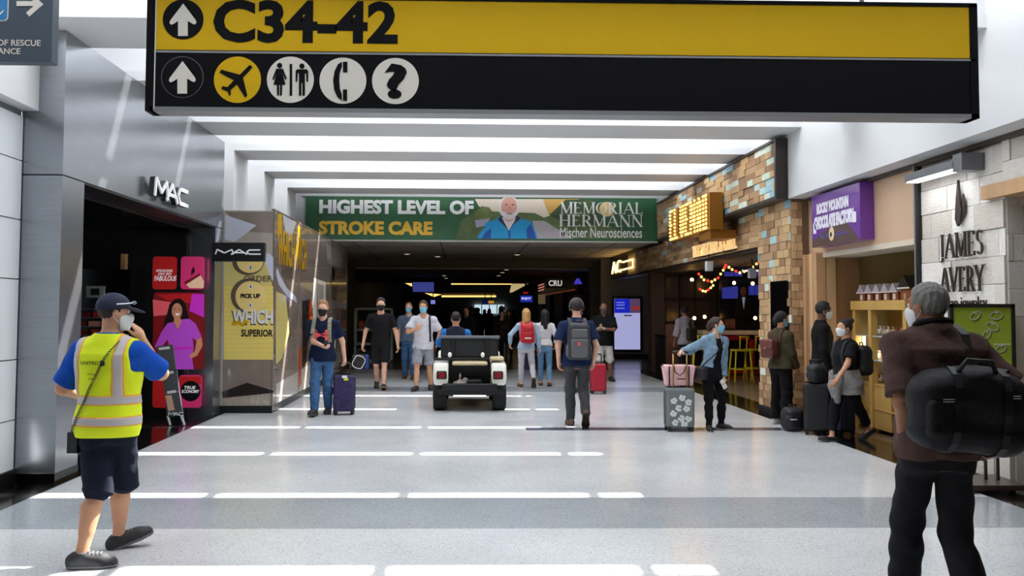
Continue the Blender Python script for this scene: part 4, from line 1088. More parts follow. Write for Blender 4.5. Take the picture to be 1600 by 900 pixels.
bx('inner_wall', mat('brown_interior', (110, 84, 56), rough=.6), jw, 6.8, 6.9, -4.0, 9.1, 0, 2.9)
bx('inner_wall', MATS['brown_interior'], jw, 5.75, 6.9, 9.0, 9.1, 0, 2.9)
bx('inner_ceiling', MATS['brown_interior'], jw, 5.75, 6.9, -4.0, 9.0, 2.9, 2.98)
M_let = mat('bronze_lettering', (70, 60, 54), rough=.4, metal=.4)
jf = Frame((RXW - .035, 0, 0), (0, -1, 0))
def jp(px, py): q = atx(px, py, RXW - .035); return (-q.y, q.z)
for (t, x0, x1, zc, h) in (('JAMES', 1471, 1538, 2.42, .26), ('AVERY', 1471, 1538, 2.05, .26)):
    a = jp(x0, 400); c = jp(x1, 400); serif_text(t, jf, a[0], c[0], zc - h / 2, zc + h / 2, M_let, jw, .002, .02, T=.12)
a = jp(1464, 450); c = jp(1543, 450)
lettering('artisan jewelry', jf, a[0], c[0], 1.7, 1.86, M_let, jw, .002, .012)
fx = (jp(1501, 340)[0])
decal('flame_emblem', jf, [(fx - .02, 2.62), (fx + .03, 2.66), (fx + .07, 2.78), (fx + .04, 2.9), (fx + .02, 2.98), (fx - .0, 3.12), (fx - .03, 2.95), (fx - .05, 2.8), (fx - .06, 2.7)], M_let, jw, .002, .03)
decal('flame_leaf', jf, [(fx + .01, 2.66), (fx + .1, 2.74), (fx + .11, 2.86), (fx + .08, 2.96), (fx + .06, 2.8)], M_let, jw, .0, .02)
# bar lamp over the lettering
q0, q1 = atx(1456, 245, 5.22), atx(1522, 240, 5.22)
bl2 = empty('wall_bar_lamp', (5.3, 9.8, 3.2), label='grey linear wall lamp above the white stone lettering', cat='lamp')
bx('housing', mat('lamp_grey', (110, 112, 116), rough=.4, metal=.4), bl2, 5.14, 5.3, 9.2, 10.25, 3.2, 3.29, bevel=.008)
bx('arm', MATS['lamp_grey'], bl2, 5.14, 5.375, 9.05, 9.22, 3.16, 3.34)
bx('tube', mat('lamp_glow', (245, 248, 255), emit=2.5), bl2, 5.15, 5.29, 9.25, 10.22, 3.188, 3.2)
area_light('bar_lamp_light', (5.2, 9.75, 3.18), .12, .9, 5, (.95, .97, 1.0), (0, math.radians(18), 0))
# poster stand
PSY = 8.62
ps = empty('poster_stand', tuple(fl(1560, 748)), label='framed lime green jewellery poster on a two-pole stand with heavy brown base', cat='stand')
def pp(px, py): q = aty(px, py, PSY); return (q.x, q.z)
a = pp(1485, 598); c = pp(1584, 475)
psf = Frame((0, PSY, 0), (1, 0, 0))
M_frm = mat('poster_frame', (46, 42, 38), rough=.4)
for (x0, x1, z0, z1) in ((a[0], c[0], c[1] - .035, c[1]), (a[0], c[0], a[1], a[1] + .035), (a[0], a[0] + .035, a[1], c[1]), (c[0] - .035, c[0], a[1], c[1])):
    bx('frame_bar', M_frm, ps, x0, x1, PSY - .02, PSY + .02, z0, z1)
bx('poster_print', mat('lime_print', (168, 190, 60), rough=.5, var=.06, vscale=3), ps, a[0] + .03, c[0] - .03, PSY - .005, PSY + .01, a[1] + .03, c[1] - .03)
pst = ps.children[-1]
M_silver = mat('printed_silver', (200, 204, 170), rough=.4); M_shad = mat('printed_shadow_green', (112, 124, 50), rough=.5)
def ring(px, py, r, tilt):
    n = 20; x, z = pp(px, py)
    o = [(x + r * math.cos(t) * math.cos(tilt) - .6 * r * math.sin(t) * math.sin(tilt), z + r * math.cos(t) * math.sin(tilt) + .6 * r * math.sin(t) * math.cos(tilt)) for t in [2 * math.pi * k / n for k in range(n)]]
    b = MB(); b2 = MB()
    for k in range(n):
        b.prism(stroke_poly(o[k], o[(k + 1) % n], .012), psf, .0065, .0085 + .0002 * (k % 3))
        b2.prism(stroke_poly((o[k][0] + .012, o[k][1] - .012), (o[(k + 1) % n][0] + .012, o[(k + 1) % n][1] - .012), .012), psf, .0052, .006)
    b.build('printed_ring', M_silver, pst); b2.build('printed_ring_shadow', M_shad, pst)
    decal('printed_gem', psf, disc(x, z + r * .55, r * .35, r * .28, 10), M_silver, pst, .009)
for (x, y, r, t) in ((1523, 493, .055, .6), (1556, 493, .06, .1), (1550, 510, .06, -.4), (1541, 522, .05, .9), (1563, 545, .05, .3)): ring(x, y, r, t)
bx('printed_arm', mat('printed_white', (232, 232, 210)), pst, pp(1552, 538)[0], pp(1578, 538)[0], PSY - .012, PSY - .006, pp(1570, 539)[1], pp(1570, 537)[1])
for px in (1538, 1557):
    x = pp(px, 600)[0]; MB().cyl((x, PSY + .01, .06), (x, PSY + .01, a[1] + .02), .016, .016, 8).build('pole', M_frm, ps)
bx('base', mat('brown_base', (70, 56, 52), rough=.35), ps, 4.72, 5.32, PSY - .28, PSY + .28, 0.03, .08, bevel=.006)
for x in (4.8, 5.2):
    for dy in (-.2, .2): MB().cyl((x, PSY + dy, 0), (x, PSY + dy, .035), .03, .03, 10).build('caster', M_black, ps)
# ================================================================ smooth bodies: distance fields meshed on a grid
F32 = np.float32
def V3(*a): return np.array(a, dtype=np.float64)
def _n(v):
    v = np.asarray(v, float); l = np.linalg.norm(v); return v / (l if l > 1e-9 else 1)
def rcone(a, b, r1, r2, flat0=False, flat1=False):
    a, b = np.asarray(a, float), np.asarray(b, float); ba = b - a; L2 = float(ba @ ba) + 1e-12; L = math.sqrt(L2)
    def f(P):
        q = P - a; s = (q @ ba) / L2; t = np.clip(s, 0, 1)
        d = np.sqrt(((q - t[:, None] * ba) ** 2).sum(1)) - (r1 + (r2 - r1) * t)
        if flat0 or flat1:
            if flat0: d = np.maximum(d, -s * L)
            if flat1: d = np.maximum(d, (s - 1) * L)
        return d
    return f
def ellip(c, r, M=None):
    c = np.asarray(c, float); r = np.asarray(r, float)
    def f(P):
        q = P - c
        if M is not None: q = q @ M
        k0 = np.sqrt(((q / r) ** 2).sum(1)); k1 = np.sqrt(((q / (r * r)) ** 2).sum(1)) + 1e-9
        return k0 * (k0 - 1) / k1
    return f
def rbox(c, h, rad, M=None, taper=0.0):
    c = np.asarray(c, float); h = np.asarray(h, float)
    def f(P):
        q = P - c
        if M is not None: q = q @ M
        if taper:
            q = q.copy(); s = 1.0 - taper * q[:, 2] / h[2]; q[:, 0] /= s; q[:, 1] /= s
        a = np.abs(q) - (h - rad)
        return np.sqrt((np.maximum(a, 0) ** 2).sum(1)) + np.minimum(a.max(1), 0) - rad
    return f
def smin(a, b, k):
    h = np.maximum(k - np.abs(a - b), 0) / k
    return np.minimum(a, b) - h * h * k * 0.25
def U(fs, k=0.03):
    def f(P):
        d = fs[0](P)
        for g in fs[1:]: d = smin(d, g(P), k) if k else np.minimum(d, g(P))
        return d
    return f
def bounded(fn, c, R):
    c = np.asarray(c, float)
    def f(P):
        d0 = np.sqrt(((P - c) ** 2).sum(1)) - R
        out = d0 + 0.06
        m = d0 < 0.03
        if m.any(): out[m] = np.minimum(fn(P[m]), out[m] + 9)
        return out
    return f
def wrinkle(fn, amp, s=1.0, seed=0):
    r = np.random.RandomState(seed); K = r.normal(0, 1, (5, 3)) * np.array([16, 16, 26]) * s; ph = r.uniform(0, 6, 5)
    def f(P):
        w = np.zeros(len(P))
        Q = P + 0.03 * np.sin(P[:, [1, 2, 0]] * 9)
        for k, p in zip(K, ph): w += np.sin(Q @ k + p)
        return fn(P) + amp * w * 0.4
    return f
def mesh_field(fn, lo, hi, h):
    B = 8
    lo = np.asarray(lo, float); hi = np.asarray(hi, float)
    nb = np.maximum(1, np.ceil((hi - lo) / (h * B)).astype(int))
    I = np.stack(np.meshgrid(*[np.arange(n) for n in nb], indexing='ij'), -1).reshape(-1, 3)
    cen = lo + (I * B + (B - 1) / 2.0) * h
    d = fn(cen)
    act = np.abs(d) < 0.87 * B * h * 1.5 + h
    D = np.where(d < 0, -1.0, 1.0)[:, None].repeat(B ** 3, 1).astype(np.float64)
    loc = np.stack(np.meshgrid(*[np.arange(B)] * 3, indexing='ij'), -1).reshape(-1, 3)
    ai = np.where(act)[0]
    for s in range(0, len(ai), 400):
        j = ai[s:s + 400]
        P = (lo + (I[j][:, None, :] * B + loc[None]) * h).reshape(-1, 3)
        D[j] = fn(P).reshape(len(j), -1)
    A = D.reshape(nb[0], nb[1], nb[2], B, B, B).transpose(0, 3, 1, 4, 2, 5).reshape(nb * B)
    S = A < 0
    n = np.array(A.shape)
    c = np.zeros(n - 1, np.int8)
    for dx in (0, 1):
        for dy in (0, 1):
            for dz in (0, 1):
                c += S[dx:n[0] - 1 + dx, dy:n[1] - 1 + dy, dz:n[2] - 1 + dz]
    C = np.argwhere((c > 0) & (c < 8))
    if len(C) == 0: return np.zeros((0, 3)), np.zeros((0, 4), int)
    acc = np.zeros((len(C), 3)); cnt = np.zeros(len(C))
    cor = [(x, y, z) for x in (0, 1) for y in (0, 1) for z in (0, 1)]
    val = {q: A[C[:, 0] + q[0], C[:, 1] + q[1], C[:, 2] + q[2]] for q in cor}
    for q in cor:
        for ax in range(3):
            if q[ax]: continue
            e = list(q); e[ax] = 1; e = tuple(e)
            va, vb = val[q], val[e]; m = (va < 0) != (vb < 0)
            t = va[m] / (va[m] - vb[m])
            p = np.tile(np.array(q, float), (m.sum(), 1)); p[:, ax] += t
            acc[m] += p; cnt[m] += 1
    V = lo + (C + acc / cnt[:, None]) * h
    idx = -np.ones(n - 1, np.int64); idx[C[:, 0], C[:, 1], C[:, 2]] = np.arange(len(C))
    Q = []
    for ax in range(3):
        o1, o2 = (ax + 1) % 3, (ax + 2) % 3
        s0 = [slice(None)] * 3; s1 = [slice(None)] * 3
        s0[ax] = slice(0, n[ax] - 1); s1[ax] = slice(1, n[ax])
        ch = S[tuple(s0)] != S[tuple(s1)]
        E = np.argwhere(ch)
        ok = (E[:, o1] > 0) & (E[:, o2] > 0) & (E[:, o1] < n[o1] - 1) & (E[:, o2] < n[o2] - 1)
        E = E[ok]
        q = []
        for (a, b) in ((1, 1), (0, 1), (0, 0), (1, 0)):
            F = E.copy(); F[:, o1] -= a; F[:, o2] -= b
            q.append(idx[F[:, 0], F[:, 1], F[:, 2]])
        q = np.stack(q, 1)
        ins = S[E[:, 0], E[:, 1], E[:, 2]]
        q[~ins] = q[~ins][:, ::-1]
        Q.append(q)
    Q = np.concatenate(Q)
    return V, Q[(Q >= 0).all(1)]
def field_obj(name, fn, lo, hi, h, m, parent, mats=None, pick=None, keep_big=False):
    V, Q = mesh_field(fn, lo, hi, h)
    me = bpy.data.meshes.new(name)
    me.vertices.add(len(V)); me.vertices.foreach_set('co', V.astype(np.float32).ravel())
    me.loops.add(len(Q) * 4); me.loops.foreach_set('vertex_index', Q.astype(np.int32).ravel())
    me.polygons.add(len(Q)); me.polygons.foreach_set('loop_start', (np.arange(len(Q)) * 4).astype(np.int32))
    me.polygons.foreach_set('loop_total', np.full(len(Q), 4, np.int32))
    if mats:
        for x in mats: me.materials.append(x)
        me.polygons.foreach_set('material_index', pick(V[Q].mean(1)).astype(np.int32))
    elif m: me.materials.append(m)
    me.polygons.foreach_set('use_smooth', np.ones(len(Q), bool))
    me.update(calc_edges=True); me.validate()
    o = bpy.data.objects.new(name, me); COL.objects.link(o)
    if parent: adopt(o, parent)
    return o
def surf_hit(fn, P, D, tmax=0.8):
    """march points P along D until they meet the surface"""
    P = np.asarray(P, float).copy(); D = _n(D); t = np.zeros(len(P))
    for _ in range(60):
        d = fn(P + t[:, None] * D); t = np.minimum(t + d * 0.7, tmax)
    return P + t[:, None] * D, t

# ---------------------------------------------------------------- people
M_skin = {k: mat('skin_' + k, c, rough=.55, var=.05, vscale=20, spec=.35) for k, c in dict(
    tan=(202, 150, 118), light=(224, 174, 148), brown=(150, 102, 76), olive=(190, 140, 106), dark=(96, 66, 50)).items()}
M_hair = {k: mat('hair_' + k, c, rough=.65, var=.25, vscale=30, stretch=(3, 3, .6), bump=.4, bscale=50) for k, c in dict(
    black=(20, 17, 17), brown=(58, 40, 28), darkbrown=(38, 27, 22), blonde=(196, 152, 92), grey=(120, 118, 114), sandy=(150, 108, 72)).items()}
M_mask = {k: mat('mask_' + k, c, rough=.8) for k, c in dict(black=(20, 20, 22), blue=(120, 192, 226), white=(222, 224, 226), grey=(90, 84, 82)).items()}
M_eyew = mat('eye_white', (225, 220, 214), rough=.3); M_iris = mat('iris', (40, 26, 20), rough=.2)
M_sole = mat('rubber_sole', (70, 70, 72), rough=.7); M_solew = mat('pale_sole', (200, 198, 192), rough=.7)
def rotm(yaw=0.0, pitch=0.0, roll=0.0):
    """columns: right, forward, up ; yaw turns left, pitch looks up"""
    return np.array((Matrix.Rotation(yaw, 3, 'Z') @ Matrix.Rotation(pitch, 3, 'X') @ Matrix.Rotation(roll, 3, 'Y')))
def ik(a, b, L1, L2, pole):
    d = b - a; L = np.linalg.norm(d); Lc = min(L, (L1 + L2) * .999); u = d / max(L, 1e-6)
    x = (L1 * L1 - L2 * L2 + Lc * Lc) / (2 * Lc); h = math.sqrt(max(L1 * L1 - x * x, 0))
    p = np.asarray(pole, float); p = _n(p - u * (p @ u))
    k = L / Lc
    return a + u * x * k + p * h

class Person:
    def __init__(s, label, loc, rz, H, feet, hands, elbows=None, lean=0.0, side=0.0, twist=0.0, head=(0, 0, 0), wide=1.0, deep=1.0,
                 female=False, skin='tan', res=.009, cres=.012, palm=None, curl=(.5, .5), pelvis=(0, 0), limb=1.0, group=None, seat=None, hrel=False, drop=0.0, hscale=1.0):
        s.H = H; s.k = k = H / 1.75; s.res = res; s.cres = cres; s.skin = M_skin[skin]; s.female = female; s.limb = limb
        s.root = empty('person', loc, rz, label, 'person', group)
        s.W = np.array(s.root.matrix_basis.to_3x3()) if False else np.array(Matrix.Rotation(rz, 3, 'Z'))
        s.loc = np.array(loc, float); s.wide = wide; s.deep = deep
        # skeleton, in the person's own frame: x right, y forward, z up
        hw = .087 * k * (1.05 if female else 1.0)
        L1, L2 = .245 * H, .245 * H
        ank = []
        for f in feet:
            x, y, z = f[:3]; ya = f[3] if len(f) > 3 else 0; pi_ = f[4] if len(f) > 4 else 0
            ank.append((np.array([x, y, z + .075 * k]), ya, pi_))
        px, py = pelvis
        zc = []
        if seat is None:
            for i, (a, _, _) in enumerate(ank):
                hx = px + (-hw if i == 0 else hw)
                dh = math.hypot(a[0] - hx, a[1] - py); zc.append(a[2] + math.sqrt(max(((L1 + L2) * .997) ** 2 - dh * dh, .1)))
            pz = min(min(zc), .535 * H)
        else: pz = seat
        s.pel = np.array([px, py, pz])
        T = rotm(twist, -lean, side)
        s.T = T
        tl = .325 * H                       # pelvis to neck base
        s.up = T @ V3(0, 0, 1); s.rt = T @ V3(1, 0, 0); s.fw = T @ V3(0, 1, 0)
        s.neck = s.pel + s.up * tl
        s.hip = [s.pel + V3(-hw, 0, 0), s.pel + V3(hw, 0, 0)]
        sw = (.168 if female else .187) * k * (0.6 + .4 * wide)
        s.sh = [s.pel + s.up * (.272 * H) - s.rt * sw, s.pel + s.up * (.272 * H) + s.rt * sw]
        s.ank = ank
        s.knee = []
        for i in (0, 1):
            a, ya, _ = ank[i]; fd = V3(-math.sin(ya), math.cos(ya), .15)
            s.knee.append(ik(s.hip[i], a, L1, L2, fd))
        elbows = elbows or (V3(-.5, -1, -.1), V3(.5, -1, -.1))
        s.wr = []; s.el = []
        for i in (0, 1):
            hp = np.asarray(hands[i], float)
            v = hp - s.sh[i]; mx = .318 * H
            if np.linalg.norm(v) > mx: hp = s.sh[i] + _n(v) * mx
            s.wr.append(hp); s.el.append(ik(s.sh[i], hp, .168 * H, .153 * H, elbows[i]))
        s.hk = k * hscale
        s.hr = T @ rotm(*head) if hrel else rotm(*head)
        s.hc = s.neck + s.up * (.055 * k - drop) + s.hr @ V3(0, .02 * k, .115 * k)
        s.palm = palm or [None, None]; s.curl = curl
        s._build_body()
    # ---- to the place
    def w(s, p): return s.W @ np.asarray(p, float) + s.loc
    def world(s, fn):
        W, l = s.W, s.loc
        return lambda P: fn((P - l) @ W)
    def make(s, name, fn, h, m, lo=None, hi=None, parent=None, **k):
        """mesh a field given in the person's own frame"""
        lo = np.array([-.75, -.75, -.02]) if lo is None else np.asarray(lo, float)
        hi = np.array([.75, .75, s.H + .12]) if hi is None else np.asarray(hi, float)
        V, Q = mesh_field(fn, lo, hi, h)
        pk = k.pop('pick', None); mats = k.pop('mats', None)
        o = mesh_np(name, V, Q, m, mats, pk)
        o.parent = parent or s.root
        return o
    def mesh(s, name, mb, m, parent=None, smooth=False):
        o = mb.build(name, m, None, smooth); o.parent = parent or s.root; return o
    # ---- fields
    def torso(s, g=0.0, z0=None, z1=None, belly=0.0, flare=0.0):
        k = s.k; H = s.H
        if s.female:
            tb = [(-.12, .15, .095, -.005), (-.03, .178, .118, -.012), (.06, .168, .112, -.008), (.17, .128, .092, .0), (.28, .142, .105, .012), (.36, .152, .118, .02), (.44, .15, .1, .006), (.50, .125, .075, 0), (.545, .075, .06, -.005), (.60, .05, .05, 0)]
        else:
            tb = [(-.12, .145, .1, 0), (-.03, .168, .118, -.008), (.06, .16, .115, -.002), (.16, .148, .11, .004), (.28, .162, .118, .006), (.38, .18, .124, .004), (.46, .178, .108, -.004), (.51, .14, .08, -.008), (.55, .085, .065, -.01), (.60, .055, .055, -.005)]
        tb = np.array(tb); Z = tb[:, 0] * k; A = tb[:, 1] * k * s.wide; Bd = tb[:, 2] * k * s.deep; O = tb[:, 3] * k
        if belly: Bd = Bd + belly * np.exp(-((tb[:, 0] - .12) / .13) ** 2); O = O + belly * .6 * np.exp(-((tb[:, 0] - .12) / .13) ** 2)
        T, pel = s.T, s.pel
        zl = Z[0] if z0 is None else z0; zh = Z[-1] if z1 is None else z1
        def f(P):
            q = (P - pel) @ T; z = q[:, 2]
            a = np.interp(z, Z, A) + g + flare * np.clip((.1 - z) / .3, 0, 1); b = np.interp(z, Z, Bd) + g + flare * np.clip((.1 - z) / .3, 0, 1); o = np.interp(z, Z, O)
            x, y = q[:, 0], q[:, 1] - o
            k0 = np.sqrt((x / a) ** 2 + (y / b) ** 2); k1 = np.sqrt((x / a ** 2) ** 2 + (y / b ** 2) ** 2) + 1e-6
            d = np.maximum(k0 * (k0 - 1) / k1, -np.minimum(a, b))
            return np.maximum(d, np.maximum(zl - z, z - zh))
        return f
    def shoulders(s, g=0.0):
        k = s.k; c = s.pel + s.up * (.525 * k); r = (.048 if s.female else .053) * k + g
        return U([rcone(c - s.up * .02 * k, s.sh[i], r * .95, r * 1.0) for i in (0, 1)], .04)
    def arm(s, i, g=0.0, frac=2.0, g2=None, flat=True):
        """upper arm and forearm; frac 1 ends at the elbow, 2 at the wrist"""
        k = s.k * s.limb; g2 = g if g2 is None else g2; f = []
        r = [(.05, .04, .027), (.043, .035, .023)][s.female]
        if frac <= 1:
            e = s.sh[i] + (s.el[i] - s.sh[i]) * frac
            f.append(rcone(s.sh[i], e, r[0] * k + g, (r[0] + (r[1] - r[0]) * frac) * k + g2, flat1=flat))
        else:
            f.append(rcone(s.sh[i], s.el[i], r[0] * k + g, r[1] * k + (g + g2) / 2))
            e = s.el[i] + (s.wr[i] - s.el[i]) * (frac - 1)
            f.append(rcone(s.el[i], e, r[1] * k + (g + g2) / 2, (r[1] + (r[2] - r[1]) * (frac - 1)) * k + g2, flat1=flat and frac < 2.0 or flat))
        return U(f, .025)
    def leg(s, i, g=0.0, g2=None, frac=2.0, flat=True):
        k = s.k * s.limb; g2 = g if g2 is None else g2
        r = (.08, .056, .055, .036) if not s.female else (.086, .055, .053, .033)
        a, ya, _ = s.ank[i]; f = []
        if frac <= 1:
            e = s.hip[i] + (s.knee[i] - s.hip[i]) * frac
            f.append(rcone(s.hip[i], e, r[0] * k + g, (r[0] + (r[1] - r[0]) * frac) * k + g2, flat1=flat))
        else:
            gm = (g + g2) / 2
            f.append(rcone(s.hip[i], s.knee[i], r[0] * k + g, r[1] * k + gm))
            d = _n(a - s.knee[i]); back = _n(np.cross(_n(s.knee[i] - s.hip[i]), V3(1, 0, 0))); 
            fr = frac - 1; e = s.knee[i] + (a - s.knee[i]) * fr
            f.append(rcone(s.knee[i], e, r[1] * k * .93 + gm, (r[1] * .93 + (r[3] - r[1] * .93) * fr) * k + g2, flat1=flat))
            fd = V3(-math.sin(ya), math.cos(ya), 0)
            cm = s.knee[i] + (a - s.knee[i]) * .3 - fd * .018 * k
            if fr > .5: f.append(rcone(cm, s.knee[i] + (a - s.knee[i]) * min(.62, fr) - fd * .008 * k, r[2] * k + gm * .9, .04 * k + gm * .9))
        return U(f, .03)
    def hand(s, i):
        k = s.hk; w = s.wr[i]; d = _n(w - s.el[i])
        if s.palm[i] is not None and s.palm[i][1] is not None: d = _n(s.palm[i][1])
        n = s.palm[i][0] if s.palm[i] is not None else (V3(1, 0, 0) if i == 0 else V3(-1, 0, 0))
        n = _n(np.asarray(n, float) - d * (np.asarray(n, float) @ d))
        sd = np.cross(d, n) * (-1 if i == 0 else 1)     # towards the thumb
        M = np.stack([sd, n, d], 1)
        f = [ellip(w + d * .05 * k, (.041 * k, .018 * k, .056 * k), M), rcone(w - d * .02 * k, w + d * .03 * k, .025 * k, .026 * k)]
        fl_ = []
        for j, (o, L) in enumerate(((.031, .072), (.011, .082), (-.01, .077), (-.03, .06))):
            b = w + d * (.092 - .006 * abs(j - 1)) * k + sd * o * k
            c = s.curl[i] * (1 + .12 * j); p = b - d * .012 * k; ang = 0
            for q, (fr, cc) in enumerate(((.45, .75), (.3, 1.1), (.25, .7))):
                ang += c * cc; e = p + (d * math.cos(ang) + n * math.sin(ang)) * (L * fr * k + (.012 * k if q == 0 else 0))
                fl_.append(rcone(p, e, (.0092 - .0008 * q) * k, (.0086 - .0008 * q) * k)); p = e
        b = w + d * .025 * k + sd * .028 * k
        t1 = b + _n(sd * .7 + d * .8 + n * .35) * .04 * k; t2 = t1 + _n(sd * .25 + d * .9 + n * (.3 + .4 * s.curl[i])) * .034 * k
        fl_ += [rcone(b, t1, .0135 * k, .011 * k), rcone(t1, t2, .011 * k, .009 * k)]
        g = U([U(f, .02)] + fl_, .006)
        return bounded(g, w + d * .07 * k, .17 * k)
    def headf(s, g=0.0, full=True):
        k = s.hk; R_, c = s.hr, s.hc
        cran = ellip(V3(0, -.012, .028), (.075 + g / k, .095 + g / k, .09 + g / k)); jaw = ellip(V3(0, .026, -.04), (.058 + g / k, .066 + g / k, .078 + g / k))
        parts = [cran, jaw]
        chin = ellip(V3(0, .068, -.098), (.024, .02, .017)); 
        nose = U([rcone(V3(0, .088, .018), V3(0, .108, -.022), .009, .013), ellip(V3(0, .1, -.027), (.018, .013, .01))], .01)
        ears = U([ellip(V3(x * .077, -.008, -.008), (.011, .02, .031)) for x in (-1, 1)], 0)
        lips = ellip(V3(0, .088, -.062), (.023, .01, .009)); brow = rcone(V3(-.035, .082, .034), V3(.035, .082, .034), .012, .012)
        socks = [ellip(V3(x * .031, .1, .01), (.017, .016, .012)) for x in (-1, 1)]
        base = U([cran, jaw, chin], .045)
        def f(P):
            q = (P - c) @ R_ / k
            d = base(q)
            if full:
                d = smin(d, brow(q), .015); d = smin(d, nose(q), .012); d = smin(d, lips(q), .01); d = np.minimum(d, smin(d, ears(q), .008))
                for so in socks: d = np.maximum(d, -so(q))
            return d * k
        return f
    def _build_body(s):
        k = s.k
        sm = .002
        f = [s.torso(-.004), s.shoulders(-.006)]
        core = U(f, .05)
        arms = [s.arm(i, 0, flat=False) for i in (0, 1)]; legs = [s.leg(i, -.002, flat=False) for i in (0, 1)]
        nk = rcone(s.neck - s.up * .04 * k, s.hc + s.hr @ V3(0, -.02, -.05) * k, .06 * k * (.82 if s.female else 1), .054 * k * (.82 if s.female else 1))
        hd = bounded(s.headf(), s.hc, .19 * k)
        hands = [s.hand(i) for i in (0, 1)]
        feet = [s.foot(i, -.012) for i in (0, 1)]
        def fn(P):
            d = core(P)
            for a in arms: d = smin(d, a(P), .035)
            for a in legs: d = smin(d, a(P), .04)
            d = smin(d, nk(P), .03)
            d = smin(d, hd(P), .02)
            for a in hands: d = smin(d, a(P), .008)
            for a in feet: d = smin(d, a(P), .015)
            return d
        s.body_fn = fn
        pts = np.array(s.sh + s.el + s.wr + s.knee + [a[0] for a in s.ank] + [s.hc, s.pel] + s.hip)
        s.lo = pts.min(0) - .24; s.hi = pts.max(0) + .24; s.lo[2] = -.03
        s.body = s.make('body', fn, s.res, s.skin, s.lo, s.hi)
        if s.res < .012: s.eyes()
    def eyes(s):
        b = MB(); b2 = MB()
        for x in (-1, 1):
            c = s.hc + s.hr @ V3(x * .031, .077, .01) * s.hk
            e = s.mesh('eye', MB().ball(c, .0135 * s.hk, 10, 8), M_eyew, s.body, True)
            c2 = s.hc + s.hr @ V3(x * .031, .085, .01) * s.hk
            e2 = MB().ball(c2, .0068 * s.hk, 8, 6).build('iris', M_iris, None, True); e2.parent = e
    def foot(s, i, g=0.0):
        k = s.k * (.92 if s.female else 1.0); a, ya, pi_ = s.ank[i]
        R_ = rotm(ya, pi_); fd, up, rt = R_ @ V3(0, 1, 0), R_ @ V3(0, 0, 1), R_ @ V3(1, 0, 0)
        b = a - up * .075 * s.k
        piv = b
        heel = b - fd * .045 * k + up * .036 * k; ball = b + fd * .13 * k + up * .034 * k; toe = b + fd * .185 * k + up * .028 * k
        f = [rcone(heel, ball, .037 * k + g, .042 * k + g), rcone(ball, toe, .042 * k + g, .034 * k + g), rcone(heel + up * .02 * k, a + up * .01 * k, .037 * k + g, .036 * k + g), rcone(a, ball, .036 * k + g, .036 * k + g)]
        fn = U(f, .03); 
        def h(P):
            return np.maximum(fn(P), -(((P - b) @ up)) - min(g, 0))
        return bounded(h, b + fd * .06, .24 * k)
    # ---- clothing
    def shoes(s, m, sole=None, g=.006, name='shoe', slipper=False):
        sole = sole or M_sole
        for i in (0, 1):
            a, ya, pi_ = s.ank[i]; R_ = rotm(ya, pi_); up = R_ @ V3(0, 0, 1); b = a - up * .075 * s.k
            ft = s.foot(i, g); cut = .105 * s.k if not slipper else .07 * s.k
            fn = lambda P, ft=ft, b=b, up=up: np.maximum(ft(P), ((P - b) @ up) - cut)
            pick = lambda C, b=b, up=up: (((C - b) @ up) < .024 * s.k).astype(int)
            lo = np.array([b[0] - .32, b[1] - .32, b[2] - .2]); hi = lo + np.array([.64, .64, .48])
            o = s.make(name, fn, s.cres * .75, None, lo, hi)
            o.data.materials.append(m)
            so = lambda P, ft=s.foot(i, g + .004), b=b, up=up: np.maximum(ft(P), ((P - b) @ up) - .022 * s.k)
            s.make('sole', so, s.cres * .75, sole, lo, hi, parent=o)
    def top(s, m, name='shirt', g=.014, sleeve=.62, sg=.016, hem=-.08, neck=.07, wr=.004, seed=1, belly=0.0, arms=True, flare=0.03, open_neck=0.0, h=None, cut=None):
        k = s.k
        parts = [s.torso(g, hem * k, None, belly, flare), s.shoulders(g)]
        c = U(parts, .05)
        ar = [s.arm(i, g, sleeve, g + sg) for i in (0, 1)] if arms else []
        nb = s.pel + s.up * (.585 * k) + s.fw * .02; T, pel = s.T, s.pel
        nk = rcone(nb - s.up * .02, nb + s.up * .2, neck * k, (neck + .03) * k)
        vn = ellip(nb + s.fw * .06 - s.up * .03, (.05 * k, .09, .05 * k + open_neck), T) if open_neck else None
        hz = hem * k
        def fn(P):
            d = c(P)
            for a in ar: d = smin(d, a(P), .03)
            d = np.maximum(d, -nk(P))
            if vn is not None: d = np.maximum(d, -vn(P))
            if not arms:
                for q in (0, 1): pass
            d = np.maximum(d, hz - (P - pel) @ T[:, 2]) if len(ar) and False else d
            if cut is not None: d = np.maximum(d, cut(P))
            return d
        fn = wrinkle(fn, wr, 1.0, seed)
        s.top_fn = fn
        o = s.make(name, fn, h or s.cres, m, s.lo, s.hi); s.top_o = o
        return o
    def trousers(s, m, name='trousers', g=.014, g2=.02, frac=1.97, waist=.0, wr=.005, seed=2, crotch=.02, h=None):
        k = s.k
        hipf = s.torso(g * .4, None, waist * k)
        lg = [s.leg(i, g, g2, frac) for i in (0, 1)]
        T, pel = s.T, s.pel
        def fn(P):
            d = hipf(P); q = smin(lg[0](P), lg[1](P), crotch)
            z = (P - pel) @ T[:, 2]
            return np.maximum(smin(d, q, .05) + .012 * np.clip((z + .03) / .05, 0, 1), z - waist * k)
        fn = wrinkle(fn, wr, .9, seed)
        s.bot_fn = fn
        return s.make(name, fn, h or s.cres, m, s.lo, s.hi)
